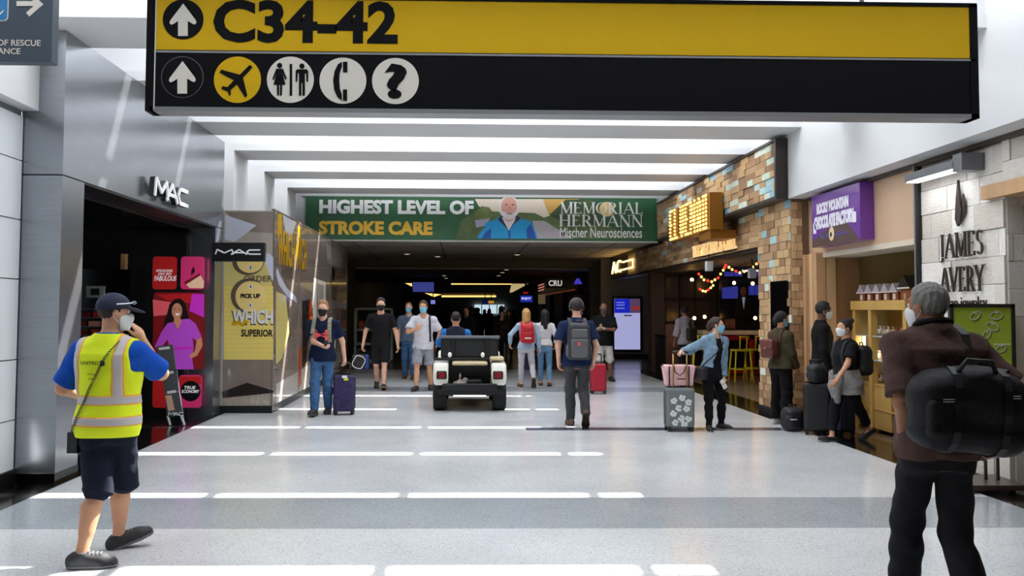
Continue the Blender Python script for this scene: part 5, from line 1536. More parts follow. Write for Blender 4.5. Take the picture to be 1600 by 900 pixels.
    def hair(s, m, style='short', t=.012, name='hair'):
        k = s.hk; R_, c = s.hr, s.hc
        cran = ellip(V3(0, -.012, .028), (.075 + t, .095 + t, .09 + t)); 
        extra = []
        if style == 'short': hl = ((-.12, -.02, .02, .05, .075, .12), (-.07, -.045, .012, .07, .098, .112))
        elif style == 'buzz': hl = ((-.12, -.02, .02, .045, .07, .12), (-.06, -.045, .0, .06, .085, .095))
        elif style == 'bald': hl = ((-.12, -.02, .02, .04, .07, .12), (-.05, -.035, .02, .09, .13, .2))
        else: hl = ((-.12, -.02, .02, .05, .075, .12), (-.14, -.12, -.03, .066, .094, .106))
        if style == 'long':
            extra = [rcone(V3(0, -.085, .02), V3(0, -.12, -.30), .075, .05), rcone(V3(.05, -.07, 0), V3(.075, -.07, -.26), .045, .03), rcone(V3(-.05, -.07, 0), V3(-.075, -.07, -.26), .045, .03)]
        if style == 'mid':
            extra = [rcone(V3(0, -.08, .02), V3(0, -.1, -.2), .075, .055), rcone(V3(.055, -.04, 0), V3(.065, -.05, -.17), .04, .03), rcone(V3(-.055, -.04, 0), V3(-.065, -.05, -.17), .04, .03)]
        if style == 'bun': extra = [ellip(V3(0, -.1, .1), (.05, .05, .045))]
        if style == 'tied': extra = [ellip(V3(0, -.12, -.03), (.04, .04, .045)), rcone(V3(0, -.1, .02), V3(0, -.125, -.09), .045, .025)]
        ex = U(extra, .03) if extra else None
        def fn(P):
            q = (P - c) @ R_ / k
            d = cran(q); d = np.maximum(d, (np.interp(q[:, 1], *hl) - q[:, 2]) * .8)
            if ex: d = smin(d, ex(q), .03)
            d = d + .0032 * np.sin(q[:, 0] * 150 + 20 * q[:, 2]) * np.sin(q[:, 1] * 130 + q[:, 2] * 60)
            return d * k
        lo = s.hc - .5 * np.ones(3); hi = s.hc + .3 * np.ones(3)
        return s.make(name, fn, s.res * .9, m, lo, hi)
    def mask(s, m, h=None):
        k = s.hk; R_, c = s.hr, s.hc
        jaw = U([ellip(V3(0, .026, -.04), (.068, .076, .088)), ellip(V3(0, .1, -.035), (.03, .022, .03)), ellip(V3(0, .07, -.1), (.03, .026, .024))], .05)
        def fn(P):
            q = (P - c) @ R_ / k; d = jaw(q)
            d = np.maximum(d, q[:, 2] - (.002 - .25 * np.abs(q[:, 0]))); d = np.maximum(d, -.118 - q[:, 2]); d = np.maximum(d, .022 + .15 * np.abs(q[:, 2] + .05) - q[:, 1])
            return d * k
        o = s.make('face_mask', fn, h or s.res * .8, m, c - .2, c + .2)
        for x in (-1, 1):
            q = [V3(x * .066, .04, -.02), V3(x * .078, .012, .0), V3(x * .082, -.018, .0), V3(x * .083, -.022, -.03), V3(x * .077, .0, -.05), V3(x * .062, .032, -.075)]
            s.mesh('ear_loop', MB().tube([c + R_ @ p * k for p in q], .0022, 5), m, o)
        return o
    def patch(s, name, fn, region, m, off=.004, h=None, parent=None, lo=None, hi=None):
        """a layer lying on a surface: the surface raised by off, kept inside region"""
        return s.make(name, lambda P: np.maximum(fn(P) - off, region(P)), h or s.cres * .8, m, s.lo if lo is None else lo, s.hi if hi is None else hi, parent=parent)
    def print_on(s, name, fn, V2, faces, m, parent, back=True, off=.004):
        """flat lettering laid on chest or back; V2 in metres on the plane of the torso: x reader's right, z up from the pelvis"""
        sg = -1 if back else 1
        P = np.array([s.pel + s.rt * (x * -sg) + s.up * z + s.fw * sg * .5 for x, z in V2])
        Hh, t = surf_hit(fn, P, -s.fw * sg)
        Hh = Hh + s.fw * sg * off
        return s.mesh_raw(name, Hh, faces, m, parent)
    def mesh_raw(s, name, V, faces, m, parent=None):
        o = mesh_obj(name, V, faces, m); o.parent = parent or s.root; return o
    def back_pt(s, x, z, off=0.0): 
        P, t = surf_hit(s.top_fn, [s.pel + s.rt * x + s.up * z - s.fw * .6], s.fw); return P[0] - s.fw * off
    def front_pt(s, x, z, off=0.0):
        P, t = surf_hit(s.top_fn, [s.pel + s.rt * x + s.up * z + s.fw * .6], -s.fw); return P[0] + s.fw * off
    def strap_path(s, x, z_top_back, z_low, off=.012, over=True):
        """over the shoulder from the back to the front"""
        pts = [s.back_pt(x * .9, z_top_back, off)]
        sz = .56 * s.k
        for a in np.linspace(0, math.pi, 7)[1:-1]:
            o = s.pel + s.rt * x + s.up * (sz + .3 * math.sin(a)) - s.fw * (.3 * math.cos(a))
            tgt = s.pel + s.rt * x + s.up * (.42 * s.k)
            P, t = surf_hit(s.top_fn, [o], tgt - o); pts.append(P[0] - _n(tgt - o) * off)
        for z in np.linspace(.42, z_low, 4): pts.append(s.front_pt(x * (1.05 + .3 * (.42 - z)), z * s.k, off))
        return pts
def mesh_np(name, V, Q, m, mats=None, pick=None):
    me = bpy.data.meshes.new(name)
    me.vertices.add(len(V)); me.vertices.foreach_set('co', V.astype(np.float32).ravel())
    me.loops.add(len(Q) * 4); me.loops.foreach_set('vertex_index', Q.astype(np.int32).ravel())
    me.polygons.add(len(Q)); me.polygons.foreach_set('loop_start', (np.arange(len(Q)) * 4).astype(np.int32))
    me.polygons.foreach_set('loop_total', np.full(len(Q), 4, np.int32))
    if mats:
        for x in mats: me.materials.append(x)
        if pick is not None: me.polygons.foreach_set('material_index', pick(V[Q].mean(1)).astype(np.int32))
    elif m: me.materials.append(m)
    me.polygons.foreach_set('use_smooth', np.ones(len(Q), bool))
    me.update(calc_edges=True)
    o = bpy.data.objects.new(name, me); COL.objects.link(o)
    return o
# ================================================================ the people
def npv(v): return np.array(tuple(v), float)
class Spot:
    """floor spot and heading; turns places in the hall into a person's own frame"""
    def __init__(s, px, py, deg, dz=0.0):
        p = fl(px, py); s.loc = (p.x, p.y, dz); s.rz = math.radians(deg); s.W = np.array(Matrix.Rotation(s.rz, 3, 'Z')); s.Y = p.y
    def l(s, v): return (npv(v) - np.array(s.loc)) @ s.W
    def foot(s, px, py, yaw=0.0, pitch=0.0, z=0.0):
        q = s.l(fl(px, py)); return (q[0], q[1], z, yaw, pitch)
    def f(s, px, fwd, yaw=0.0, pitch=0.0, z=0.0):
        q = s.l(aty(px, 600, s.Y)); return (q[0], fwd, z, yaw, pitch)
    def at(s, px, py, dy=0.0): return s.l(aty(px, py, s.Y + dy))
C_ = cloth
def gear(name, sp, label, cat): return empty(name, sp.loc, sp.rz, label, cat)
def gear_field(name, p, fn, m, parent, h=None, lo=None, hi=None):
    return p.make(name, fn, h or p.cres, m, p.lo - .35 if lo is None else lo, p.hi + .35 if hi is None else hi, parent=parent)
def backpack(p, sp, label, m, m2, w=.16, hgt=.24, dep=.1, zc=.3, pocket=True, strap_x=.11, trim=None, front_straps=True, side_pockets=True):
    g = gear('backpack', sp, label, 'backpack'); k = p.k
    bp = p.back_pt(0, zc * k); c = bp - p.fw * (dep + .004)
    body = wrinkle(rbox(c, (w, dep, hgt), .07, p.T, .08), .003, 1.2, 5)
    gear_field('pack_body', p, body, m, g)
    if pocket:
        c2 = c - p.fw * (dep * .75) - p.up * (hgt * .35)
        gear_field('front_pocket', p, rbox(c2, (w * .78, dep * .42, hgt * .52), .035, p.T), m2, g)
        c3 = c - p.fw * (dep * .85) + p.up * (hgt * .42)
        gear_field('top_pocket', p, rbox(c3, (w * .7, dep * .25, hgt * .26), .025, p.T), m2, g)
    if side_pockets:
        for x in (-1, 1): gear_field('side_pocket', p, rbox(c + p.rt * x * w * .95 - p.up * hgt * .5, (w * .16, dep * .6, hgt * .32), .02, p.T), m2, g)
    for x in (-strap_x, strap_x):
        pts = p.strap_path(x, (zc * k + hgt * .75) / k * k, .18 if front_straps else .4)
        o = MB().ribbon(pts, p.rt, .055 * k, .012).build('shoulder_strap', m, None); o.parent = g
    tp = c + p.up * hgt
    o = MB().tube([tp + p.rt * -.04, tp + p.rt * -.035 + p.up * .035, tp + p.rt * .035 + p.up * .035, tp + p.rt * .04], .008, 6).build('grab_handle', m2, None, True); o.parent = g
    if trim:
        pts = [c - p.fw * (dep + .001) + p.rt * (w * .8 * x) + p.up * (hgt * z) for x, z in ((-.85, -.2), (-.8, .45), (-.5, .8), (.5, .8), (.8, .45), (.85, -.2))]
        o = MB().tube(pts, .005, 5).build('piping', trim, None, True); o.parent = g
    return g, c

# ---- airline worker in the yellow vest, seen from behind
sp = Spot(158, 872, -7)
wk = Person('man in yellow reflective vest, navy cap and dark shorts, hand raised to his face', sp.loc, sp.rz, 1.80,
            [sp.foot(126, 888, math.radians(-74)), sp.foot(184, 857, math.radians(-56), .34, .0)],
            [sp.at(130, 620, .34), sp.at(222, 531, .2)], elbows=(V3(-.5, -.9, -.5), V3(.6, -.2, -1)), lean=.02, head=(math.radians(-52), -.05, 0),
            wide=1.1, deep=1.16, skin='tan', res=.0065, cres=.0085, palm=[(V3(.2, .5, .5), None), (V3(-.8, .3, .3), V3(-.45, .25, .85))], curl=(.5, .35), limb=1.1, pelvis=(.02, .0))
M_blue = C_('royal_blue_polo', (20, 78, 178)); M_vest = mat('hi_vis_yellow', (222, 238, 12), rough=.8, var=.05, vscale=6, bump=.3, bscale=12)
M_refl = mat('reflective_silver', (186, 178, 178), rough=.5); M_orange = mat('hi_vis_orange', (236, 170, 60), rough=.8)
M_navy = C_('navy_cotton', (22, 27, 42))
wk.top(M_blue, 'polo_shirt', g=.016, sleeve=.86, sg=.024, hem=-.06, neck=.062, belly=.03)
q = wk.T
def vcut(P):
    l = (P - wk.pel) @ wk.T
    return np.abs(l[:, 0]) - np.interp(l[:, 2], (-.1, .22, .36, .5, .56), (.6, .6, .196, .178, .185))
polo_fn = wk.top_fn
vest = wk.top(M_vest, 'safety_vest', g=.034, arms=False, hem=-.085, neck=.085, wr=.004, seed=4, belly=.035, flare=.012, cut=vcut)
vfn = wk.top_fn
def band(z0, hw): return lambda P: np.abs(((P - wk.pel) @ wk.T)[:, 2] - z0) - hw
for z0 in (.165, .025):
    o = wk.patch('orange_band', vfn, band(z0, .035), M_orange, .003, parent=vest); wk.patch('reflective_band', vfn, band(z0, .026), M_refl, .006, parent=o)
for x0 in (-.172, .135):
    reg = lambda hw: (lambda P: np.maximum(np.abs(((P - wk.pel) @ wk.T)[:, 0] - x0) - hw, np.maximum(.19 - ((P - wk.pel) @ wk.T)[:, 2], ((P - wk.pel) @ wk.T)[:, 1] - .02)))
    o = wk.patch('orange_band', vfn, reg(.038), M_orange, .0025, parent=vest); wk.patch('reflective_band', vfn, reg(.027), M_refl, .0055, parent=o)
M_ink = mat('vest_print', (36, 44, 26), rough=.7)
def vtext(t, x0, x1, z0, z1, bold=.0, p=wk, fn=None, m=M_ink, parent=None, back=True, name='lettering', off=.004):
    v, f = text_geo(t, bold); lo, hi = v.min(0), v.max(0); qv = (v - lo) / (hi - lo)
    top_ = v[:, 2] > 0
    V2 = np.stack([x0 + qv[:, 0] * (x1 - x0), z0 + qv[:, 1] * (z1 - z0)], 1)
    o = p.print_on(name, fn, V2, f, m, parent, back, off)
    return o
vtext('UNITED', -.118, .022, .405, .428, .01, fn=vfn, parent=vest)
V2 = np.array([(.03, .4), (.062, .4), (.062, .434), (.03, .434)]); wk.print_on('globe_emblem', vfn, V2, [(0, 1, 2, 3)], M_ink, vest)
vtext('Ramp', -.06, .0, .332, .348, fn=vfn, parent=vest); vtext('Lead', -.05, -.01, .306, .322, fn=vfn, parent=vest)
# coiled radio cord down the back
wk.top_fn = vfn
pts = []
N = 420
A_ = [wk.back_pt(.12 - .3 * t, (.55 - .62 * t) * wk.k, .012) for t in np.linspace(0, 1, 24)]
for i in range(N):
    t = i / (N - 1) * 22.99; j = min(int(t), 22); c = A_[j] + (A_[j + 1] - A_[j]) * (t - j)
    a = i / 8.0 * 2 * math.pi; r = .008 if i > 40 else .002
    pts.append(c + wk.rt * r * math.cos(a) + wk.up * r * .6 * math.sin(a) - wk.fw * (.004 + .004 * math.sin(a)))
wk.mesh('radio_cord', MB().tube(pts, .0028, 5), M_black, smooth=True)
wk.mesh('radio', MB().obox(A_[-1] + wk.fw * .02 - wk.up * .05, (.035, .025, .07), Matrix(wk.T.tolist())), M_black)
wk.trousers(M_navy, 'shorts', g=.018, g2=.042, frac=1.06, crotch=.03)
# cargo pocket logo
wk.shoes(mat('grey_black_trainer', (44, 44, 46), rough=.7, var=.2, vscale=20), mat('grey_sole', (110, 110, 112), rough=.7))
for i_, so_ in enumerate([o_ for o_ in wk.root.children if o_.name.startswith('shoe')]):
    a_, ya_, pi2_ = wk.ank[i_]; R_ = rotm(ya_, pi2_); b0_ = a_ - R_ @ V3(0, 0, .075 * wk.k); ff_ = wk.foot(i_, .006)
    for t_ in (.05, .075, .1, .125):
        pts = []
        for x_ in np.linspace(-.028, .028, 5):
            o0 = b0_ + R_ @ V3(x_, t_, .25); P_, q_ = surf_hit(ff_, [o0], R_ @ V3(0, 0, -1)); pts.append(P_[0] + R_ @ V3(0, 0, .003))
        wk.mesh('lace', MB().tube(pts, .004, 5), mat('grey_lace', (120, 120, 124), rough=.8), so_, True)
wk.hair(M_hair['darkbrown'], 'buzz', .006); wk.mask(M_mask['white'])
def cap(p, m):
    k = p.hk; R_, c = p.hr, p.hc
    crown = ellip(V3(0, -.012, .035), (.094, .112, .098)); brim = ellip(V3(0, .1, .03), (.078, .1, .012), rotm(0, -.22)); 
    bt = ellip(V3(0, -.012, .128), (.008, .008, .006))
    cr = lambda P: (np.maximum(crown((P - c) @ R_ / k), (.022 + .12 * np.clip(((P - c) @ R_ / k)[:, 1], -.2, .2)) - ((P - c) @ R_ / k)[:, 2])) * k
    o = p.make('cap', cr, p.res, m, c - .25, c + .3)
    p.make('cap_brim', lambda P: np.maximum(brim((P - c) @ R_ / k), .06 - ((P - c) @ R_ / k)[:, 1]) * k, p.res * .7, m, c - .3, c + .3, parent=o)
    p.make('cap_button', lambda P: bt((P - c) @ R_ / k) * k, p.res * .5, m, c - .2, c + .2, parent=o)
    return o
cp = cap(wk, mat('navy_cap', (30, 38, 62), rough=.85, bump=.2, bscale=60))
k = wk.hk
gl = [wk.hc + wk.hr @ V3(x, y, z) * k for x, y, z in ((.1, -.01, .055), (.1, .05, .062), (.08, .095, .07))]
wk.mesh('sunglasses_arm', MB().tube(gl, .004, 6), M_signwhite, cp); wk.mesh('sunglasses_lens', MB().ball(gl[-1] + wk.hr @ V3(-.02, .012, 0) * k, (.02, .014, .014), 8, 6), mat('lens', (120, 130, 140), rough=.1), cp, True)
ring_ = [wk.neck + wk.up * .0 + wk.rt * (.085 * math.cos(a)) + wk.fw * (.078 * math.sin(a) - .005) + wk.up * (-.012 * math.sin(a) + .012) for a in np.linspace(0, 2 * math.pi, 20)[:-1]]
wk.mesh('collar', MB().tube(ring_, .016, 6, True), M_navy, smooth=True)
ring_ = [x + wk.up * .004 * 1 + (x - wk.neck) * .1 for x in ring_]; wk.mesh('lanyard', MB().tube(ring_, .007, 6, True), mat('lanyard_blue', (60, 120, 190), rough=.7), smooth=True)

# ---- man in the foreground with the duffel, seen from behind
sp = Spot(1470, 1062, 4)
X0, Y0 = (1462 - 722) / 1400 * 4.83, 4.83
sp.loc = (X0, Y0, 0.0); sp.Y = Y0
rm = Person('grey haired man in brown shirt and black jeans carrying a big black duffel', sp.loc, sp.rz, 1.94,
            [(-.02, .28, 0, .05), (.14, -.16, 0, -.1, -.12)],
            [sp.at(1412, 690, .05), sp.at(1556, 690, -.0)], elbows=(V3(-.5, -1, 0), V3(1, -.5, -.25)), lean=.03, head=(math.radians(22), -.05, 0), wide=1.06, deep=1.12,
            skin='brown', res=.0065, cres=.0085, palm=[(V3(.9, .2, 0), V3(.12, .15, -1)), (V3(-.5, .3, -.6), V3(-.55, .1, -.75))], curl=(.45, .8), limb=.95, drop=.075, hscale=.94, pelvis=(.02, 0))
M_brn2 = C_('brown_jersey', (82, 62, 58)); rm.top(M_brn2, 'shirt', g=.018, sleeve=.86, sg=.022, hem=-.07, neck=.06, belly=.02, seed=8, wr=.006)
ring_ = [rm.neck + rm.rt * (.088 * math.cos(a)) + rm.fw * (.08 * math.sin(a) - .005) + rm.up * (-.02 * math.sin(a) + .012) for a in np.linspace(0, 2 * math.pi, 20)[:-1]]
rm.mesh('collar', MB().tube(ring_, .02, 6, True), C_('black_collar', (16, 15, 16)), smooth=True)
rm.trousers(C_('black_denim', (34, 33, 36)), 'jeans', g=.014, g2=.04, wr=.007, seed=6)
rm.shoes(mat('black_shoe', (22, 21, 21), rough=.5)); rm.hair(M_hair['grey'], 'short', .011); rm.mask(M_mask['white'])
du_ = gear('duffel_bag', sp, 'big black travel duffel slung on the back of the grey haired man', 'bag')
bc = sp.at(1510, 645, -.305); Rb = rotm(math.radians(-6), 0, math.radians(4))
M_duf = mat('black_nylon', (17, 17, 20), rough=.6, spec=.3, var=.2, vscale=10, bump=.5, bscale=16)
df = wrinkle(U([rbox(bc, (.29, .13, .2), .12, Rb), ellip(bc + V3(.03, 0, .09), (.22, .12, .15), Rb), ellip(bc + V3(.18, 0, -.05), (.14, .12, .14), Rb)], .08), .006, .8, 9)
gear_field('bag_body', rm, df, M_duf, du_, .008, bc - .42, bc + .42)
gear_field('end_pocket', rm, rbox(bc + Rb @ V3(-.2, -.06, -.03), (.05, .08, .1), .04, Rb), M_duf, du_, .008, bc - .4, bc + .4)
for xx in (-.11, .13):
    pth = []
    for a in np.linspace(-1.9, 1.75, 12):
        o = bc + Rb @ V3(xx, -.5 * math.cos(a), .5 * math.sin(a)); P_, t_ = surf_hit(df, [o], bc + Rb @ V3(xx, 0, 0) - o); pth.append(P_[0] - _n(bc - o) * .006)
    o = MB().ribbon(pth, Rb @ V3(1, 0, 0), .035, .008).build('web_strap', M_black, None); o.parent = du_
hp = [bc + Rb @ V3(-.11, -.06, .17), bc + Rb @ V3(-.06, -.1, .27), bc + Rb @ V3(.06, -.1, .27), bc + Rb @ V3(.13, -.06, .16)]
o = MB().tube(hp, .012, 8).build('carry_handle', M_black, None, True); o.parent = du_
for zz, xx in ((.06, -.12), (.1, .2)):
    o0 = bc + Rb @ V3(xx, -.5, zz); P_, t_ = surf_hit(df, [o0, o0 + V3(0, 0, .012)], V3(0, 1, 0))
    for pnt in P_: 
        o = MB().ribbon([pnt + V3(-.03, -.004, 0), pnt + V3(.03, -.004, .0)], V3(0, 0, 1), .004, .003).build('reflective_tab', M_sgry, None); o.parent = du_
sh0 = [rm.back_pt(.1, .4 * rm.k, .01), rm.pel + rm.rt * .15 + rm.up * .56 * rm.k, rm.front_pt(.1, .4 * rm.k, .01)]
pth = [bc + Rb @ V3(.3, 0, .05)] + [bc + Rb @ V3(.2, .02, .22)] + rm.strap_path(.12, .38 * rm.k, .3)[0:7]
o = MB().ribbon(pth, rm.rt, .045, .01).build('shoulder_strap', M_black, None); o.parent = du_

# ---- man in the navy sports shirt with the purple suitcase
sp = Spot(503, 648, 176)
ua = Person('man in navy T-shirt with red chest emblem and blue jeans looking at his phone', sp.loc, sp.rz, 1.84,
            [sp.f(509, -.22, .05, -.25, .02), sp.f(496, .2, -.1, .15)], [sp.at(539, 562, .12), sp.at(505, 541, -.3)],
            elbows=(V3(-.6, -.6, -.3), V3(.7, -.5, -.6)), head=(.05, -.22, 0), skin='light', wide=1.08, palm=[(V3(.9, 0, .2), None), (V3(-.2, -.2, .9), None)], curl=(.9, .6))
ua.top(C_('navy_jersey', (20, 28, 56)), 'shirt', g=.018, sleeve=.72, sg=.03, hem=-.09, seed=12)
M_em = mat('coral_print', (232, 84, 84), rough=.7)
def emblem(p, cx, cz, sz, m):
    b = []
    for s_ in (1, -1):
        top_ = [(cx + sz * x, cz + s_ * sz * z) for x, z in ((-1.0, .1), (-.95, .75), (-.6, .75), (-.55, .35), (0, .12), (.55, .35), (.6, .75), (.95, .75), (1.0, .1), (.45, -.12), (-.45, -.12))]
        b.append(top_)
    for poly in b: p.print_on('chest_emblem', p.top_fn, np.array(poly), [tuple(range(len(poly)))], m, p.top_o, False, .006)
emblem(ua, 0, .33, .115, M_em)
ua.trousers(C_('blue_denim', (62, 98, 140), .25), 'jeans', g=.014, g2=.03, seed=13)
ua.shoes(mat('dark_trainer', (40, 38, 38), rough=.7)); ua.hair(M_hair['sandy'], 'short', .009); ua.mask(M_mask['black'])
ph_ = empty('smartphone', sp.loc, sp.rz, 'dark phone held up by the man in the navy T-shirt', 'phone')
hpn = ua.wr[1] + _n(ua.wr[1] - ua.el[1]) * .09
o = MB().obox(hpn + V3(0, .0, .035), (.036, .005, .072), Matrix.Rotation(-.5, 3, 'X')).build('phone_body', M_black, None); o.parent = ph_
for x in (-.115, .115):
    pts = ua.strap_path(x, .42 * ua.k, .2)
    pass
rs_ = gear('rucksack', sp, 'camouflage strapped rucksack worn by the man in the navy T-shirt', 'backpack')
M_camo = mat('camo_strap', (140, 138, 112), rough=.8, var=.4, vscale=30)
for x in (-.125, .125):
    o = MB().ribbon(ua.strap_path(x, .44 * ua.k, .2), ua.rt, .06, .014).build('shoulder_strap', M_camo, None); o.parent = rs_
bpt = ua.back_pt(0, .28 * ua.k)
gear_field('pack_body', ua, rbox(bpt - ua.fw * .1, (.15, .095, .23), .06, ua.T), M_camo, rs_)

# ---- suitcases
def suitcase(px, py, deg, w, d, h, m, label, hh=.0, hm=None, spin=True, name='suitcase', tag_=None, flowers=None, tilt=0.0, grip_m=None, nwheel=4, extra=None, hy=.3, held=None):
    sp_ = Spot(px, py, deg)
    if held:                                # the grip lies in a person's hand
        p_, i_ = held; hc_ = p_.w(p_.wr[i_] + _n(p_.wr[i_] - p_.el[i_] if p_.palm[i_] is None or p_.palm[i_][1] is None else p_.palm[i_][1]) * .075 * p_.k)
        hh = hc_[2] - .02 - (.055 + h); sp_.loc = (hc_[0], hc_[1] - hy * d, 0.0)
    g = empty(name, sp_.loc, sp_.rz, label, 'suitcase')
    z0 = .055
    Rt = rotm(0, tilt); pv = V3(0, 0, z0)
    T_ = lambda v: pv + Rt @ (np.asarray(v, float) - pv)
    fn = rbox(T_((0, 0, z0 + h / 2)), (w / 2, d / 2, h / 2), .045, Rt)
    V_, Q_ = mesh_field(fn, (-.5, -.6, -.05), (.5, .6, 1.3), .012); o = mesh_np('shell', V_, Q_, m); o.parent = g
    for s_ in (-1, 1):
        pts = [T_((x * w / 2 * 1.005, s_ * d * .18, z0 + z)) for x, z in ((-1, .06), (-1, h - .06), (-.85, h + .002), (.85, h + .002), (1, h - .06), (1, .06), (.85, 0), (-.85, 0))]
        zp = MB().tube(pts, .006, 5, True).build('zip_seam', M_black, None); zp.parent = g
    if hm:
        for s_ in (-1, 1):
            r_ = MB().cyl(T_((s_ * w * .24, d * hy, z0 + h)), T_((s_ * w * .24, d * hy, z0 + h + hh)), .011, .011, 8).build('handle_rod', hm, None, True); r_.parent = g
        r_ = MB().tube([T_((-w * .27, d * hy, z0 + h + hh)), T_((-w * .2, d * hy, z0 + h + hh + .02)), T_((w * .2, d * hy, z0 + h + hh + .02)), T_((w * .27, d * hy, z0 + h + hh))], .016, 8).build('handle_grip', grip_m or M_black, None, True); r_.parent = g
    r_ = MB().tube([T_((-.07, 0, z0 + h)), T_((-.06, 0, z0 + h + .03)), T_((.06, 0, z0 + h + .03)), T_((.07, 0, z0 + h))], .01, 6).build('top_handle', M_black, None, True); r_.parent = g
    for (x, y) in ((-1, -1), (1, -1), (1, 1), (-1, 1))[:nwheel]:
        c = T_((x * w * .4, y * d * .34, .03)); c[2] = max(c[2], .028)
        wh = MB().cyl(c - V3(.018, 0, 0), c + V3(.018, 0, 0), .028, .028, 12).build('wheel', M_black, None, True); wh.parent = g
        hs2 = MB().obox(c + V3(0, 0, .022), (.024, .024, .02)).build('wheel_housing', M_black, None); hs2.parent = wh
    sgn = -1 if math.cos(sp_.rz) > 0 else 1
    fy = sgn * (d / 2 + .002)
    if flowers:
        rr_ = random.Random(4)
        for (u, v) in ((-.6, .75), (.1, .85), (.62, .7), (-.2, .52), (.45, .5), (-.65, .35), (.0, .2), (.6, .18), (-.5, .06), (.25, .02)):
            cx_, cz_ = u * w * .42, z0 + .05 + v * (h - .12)
            b = MB(); fr_ = Frame((0, fy, 0), (-sgn, 0, 0))
            for k_ in range(5):
                a = k_ * 1.2566 + rr_.random(); b.prism(disc(cx_ + .028 * math.cos(a), cz_ + .028 * math.sin(a), .024, .02, 10), fr_, .001, .0022 + .0002 * k_)
            f_ = b.build('printed_flower', flowers, None); f_.parent = g
    if tag_:
        t_ = MB().obox(T_((w * .12, fy, z0 + h - .06)), (.035, .006, .02)).build('luggage_tag', tag_, None); t_.parent = g
        t_ = MB().obox(T_((w * .05, fy, z0 + h - .02)), (.04, .005, .02)).build('white_tag', M_signwhite, None); t_.parent = g
    if extra: extra(g, fy)
    return g
suitcase(534, 641, 0, .34, .24, .58, mat('purple_fabric_case', (48, 36, 82), rough=.7, var=.5, vscale=16), 'dark purple patterned suitcase rolling beside the man in the navy T-shirt', .2, M_black, held=(ua, 0), tag_=mat('lime_tag', (210, 220, 50)))
suitcase(1313, 679, 95, .40, .26, .58, mat('navy_case', (20, 24, 50), rough=.6), 'navy blue suitcase behind the woman with the grey cardigan', .2, M_black)

# ---- tall man in black carrying a bag
sp = Spot(594, 608, 183)
bm = Person('tall man in black T-shirt and black shorts walking with a bag in his hand', sp.loc, sp.rz, 1.93,
            [sp.f(600, .22, .05, .3), sp.f(588, -.22, 0, -.5, .05)], [sp.at(622, 541, -.05), sp.at(566, 543, 0)], head=(0, -.12, 0), skin='light',
            elbows=(V3(-.7, -.6, 0), V3(.7, -.6, 0)), curl=(.5, .9))
bm.top(C_('black_jersey', (22, 22, 26)), 'shirt', g=.02, sleeve=.7, sg=.025, hem=-.1, seed=15)
bm.trousers(C_('black_shorts', (24, 24, 28)), 'shorts', g=.02, g2=.04, frac=.98); bm.shoes(mat('black_trainer', (26, 25, 25), rough=.6), mat('gum_sole', (170, 120, 70), rough=.7))
bm.hair(M_hair['darkbrown'], 'short', .016); bm.mask(M_mask['black'])
def hand_bag(p, i, sz, m, label, piping=None, blue=None):
    c = p.w(p.wr[i] + _n(p.wr[i] - p.el[i]) * .08 * p.k); g = empty('carry_bag', (c[0] - .06, c[1], c[2] - 2 * sz[2] - .1), 0, label, 'bag')
    V_, Q_ = mesh_field(wrinkle(rbox((0, 0, sz[2]), sz, min(sz) * .8), .004, 1, 8), (-.5, -.4, -.1), (.5, .4, .7), .01); o = mesh_np('bag_body', V_, Q_, m); o.parent = g
    if piping:
        for y in (-sz[1] - .0,):
            pts = [(sz[0] * .8 * math.cos(a) + .02 * math.sin(3 * a), y * .99, sz[2] + sz[2] * .82 * math.sin(a)) for a in np.linspace(0, 2 * math.pi, 17)[:-1]]; o = MB().tube(pts, .008, 6, True).build('piping', piping, None, True); o.parent = g
    o = MB().tube([(-.06, 0, sz[2] * 1.9), (.01, 0, sz[2] * 2 + .1), (.11, 0, sz[2] * 2 + .1), (.14, 0, sz[2] * 1.86)], .012, 6).build('handle', M_black, None, True); o.parent = g
    if blue:
        V_, Q_ = mesh_field(rbox((sz[0] * .95, .02, sz[2]), (.06, sz[1] * .9, sz[2] * .95), .05), (-.5, -.4, -.1), (.6, .4, .7), .01); o = mesh_np('side_panel', V_, Q_, blue); o.parent = g
    return g
hand_bag(bm, 1, (.16, .1, .17), mat('black_bag', (28, 28, 32), rough=.6), 'black gym bag with white piping held by the tall man in black', M_signwhite, mat('bag_blue', (24, 62, 130), rough=.6))

# ---- man in the slate shirt behind
sp = Spot(638, 592, 178)
sm_ = Person('man in slate blue shirt and jeans wearing a blue mask behind the white polo', sp.loc, sp.rz, 1.84,
             [sp.f(646, .1), sp.f(632, -.1)], [sp.at(655, 548, -.05), sp.at(622, 540, -.05)], head=(-.1, 0, 0), skin='light', wide=1.08, res=.011, cres=.014)
sm_.top(C_('slate_shirt', (84, 98, 118)), 'shirt', g=.018, sleeve=.8, sg=.03, hem=-.06, seed=16); sm_.trousers(C_('blue_denim', (62, 98, 140)), 'jeans', g=.014, g2=.03)
sm_.shoes(mat('brown_shoe', (74, 48, 32), rough=.6)); sm_.hair(M_hair['sandy'], 'buzz', .006); sm_.mask(M_mask['blue'])

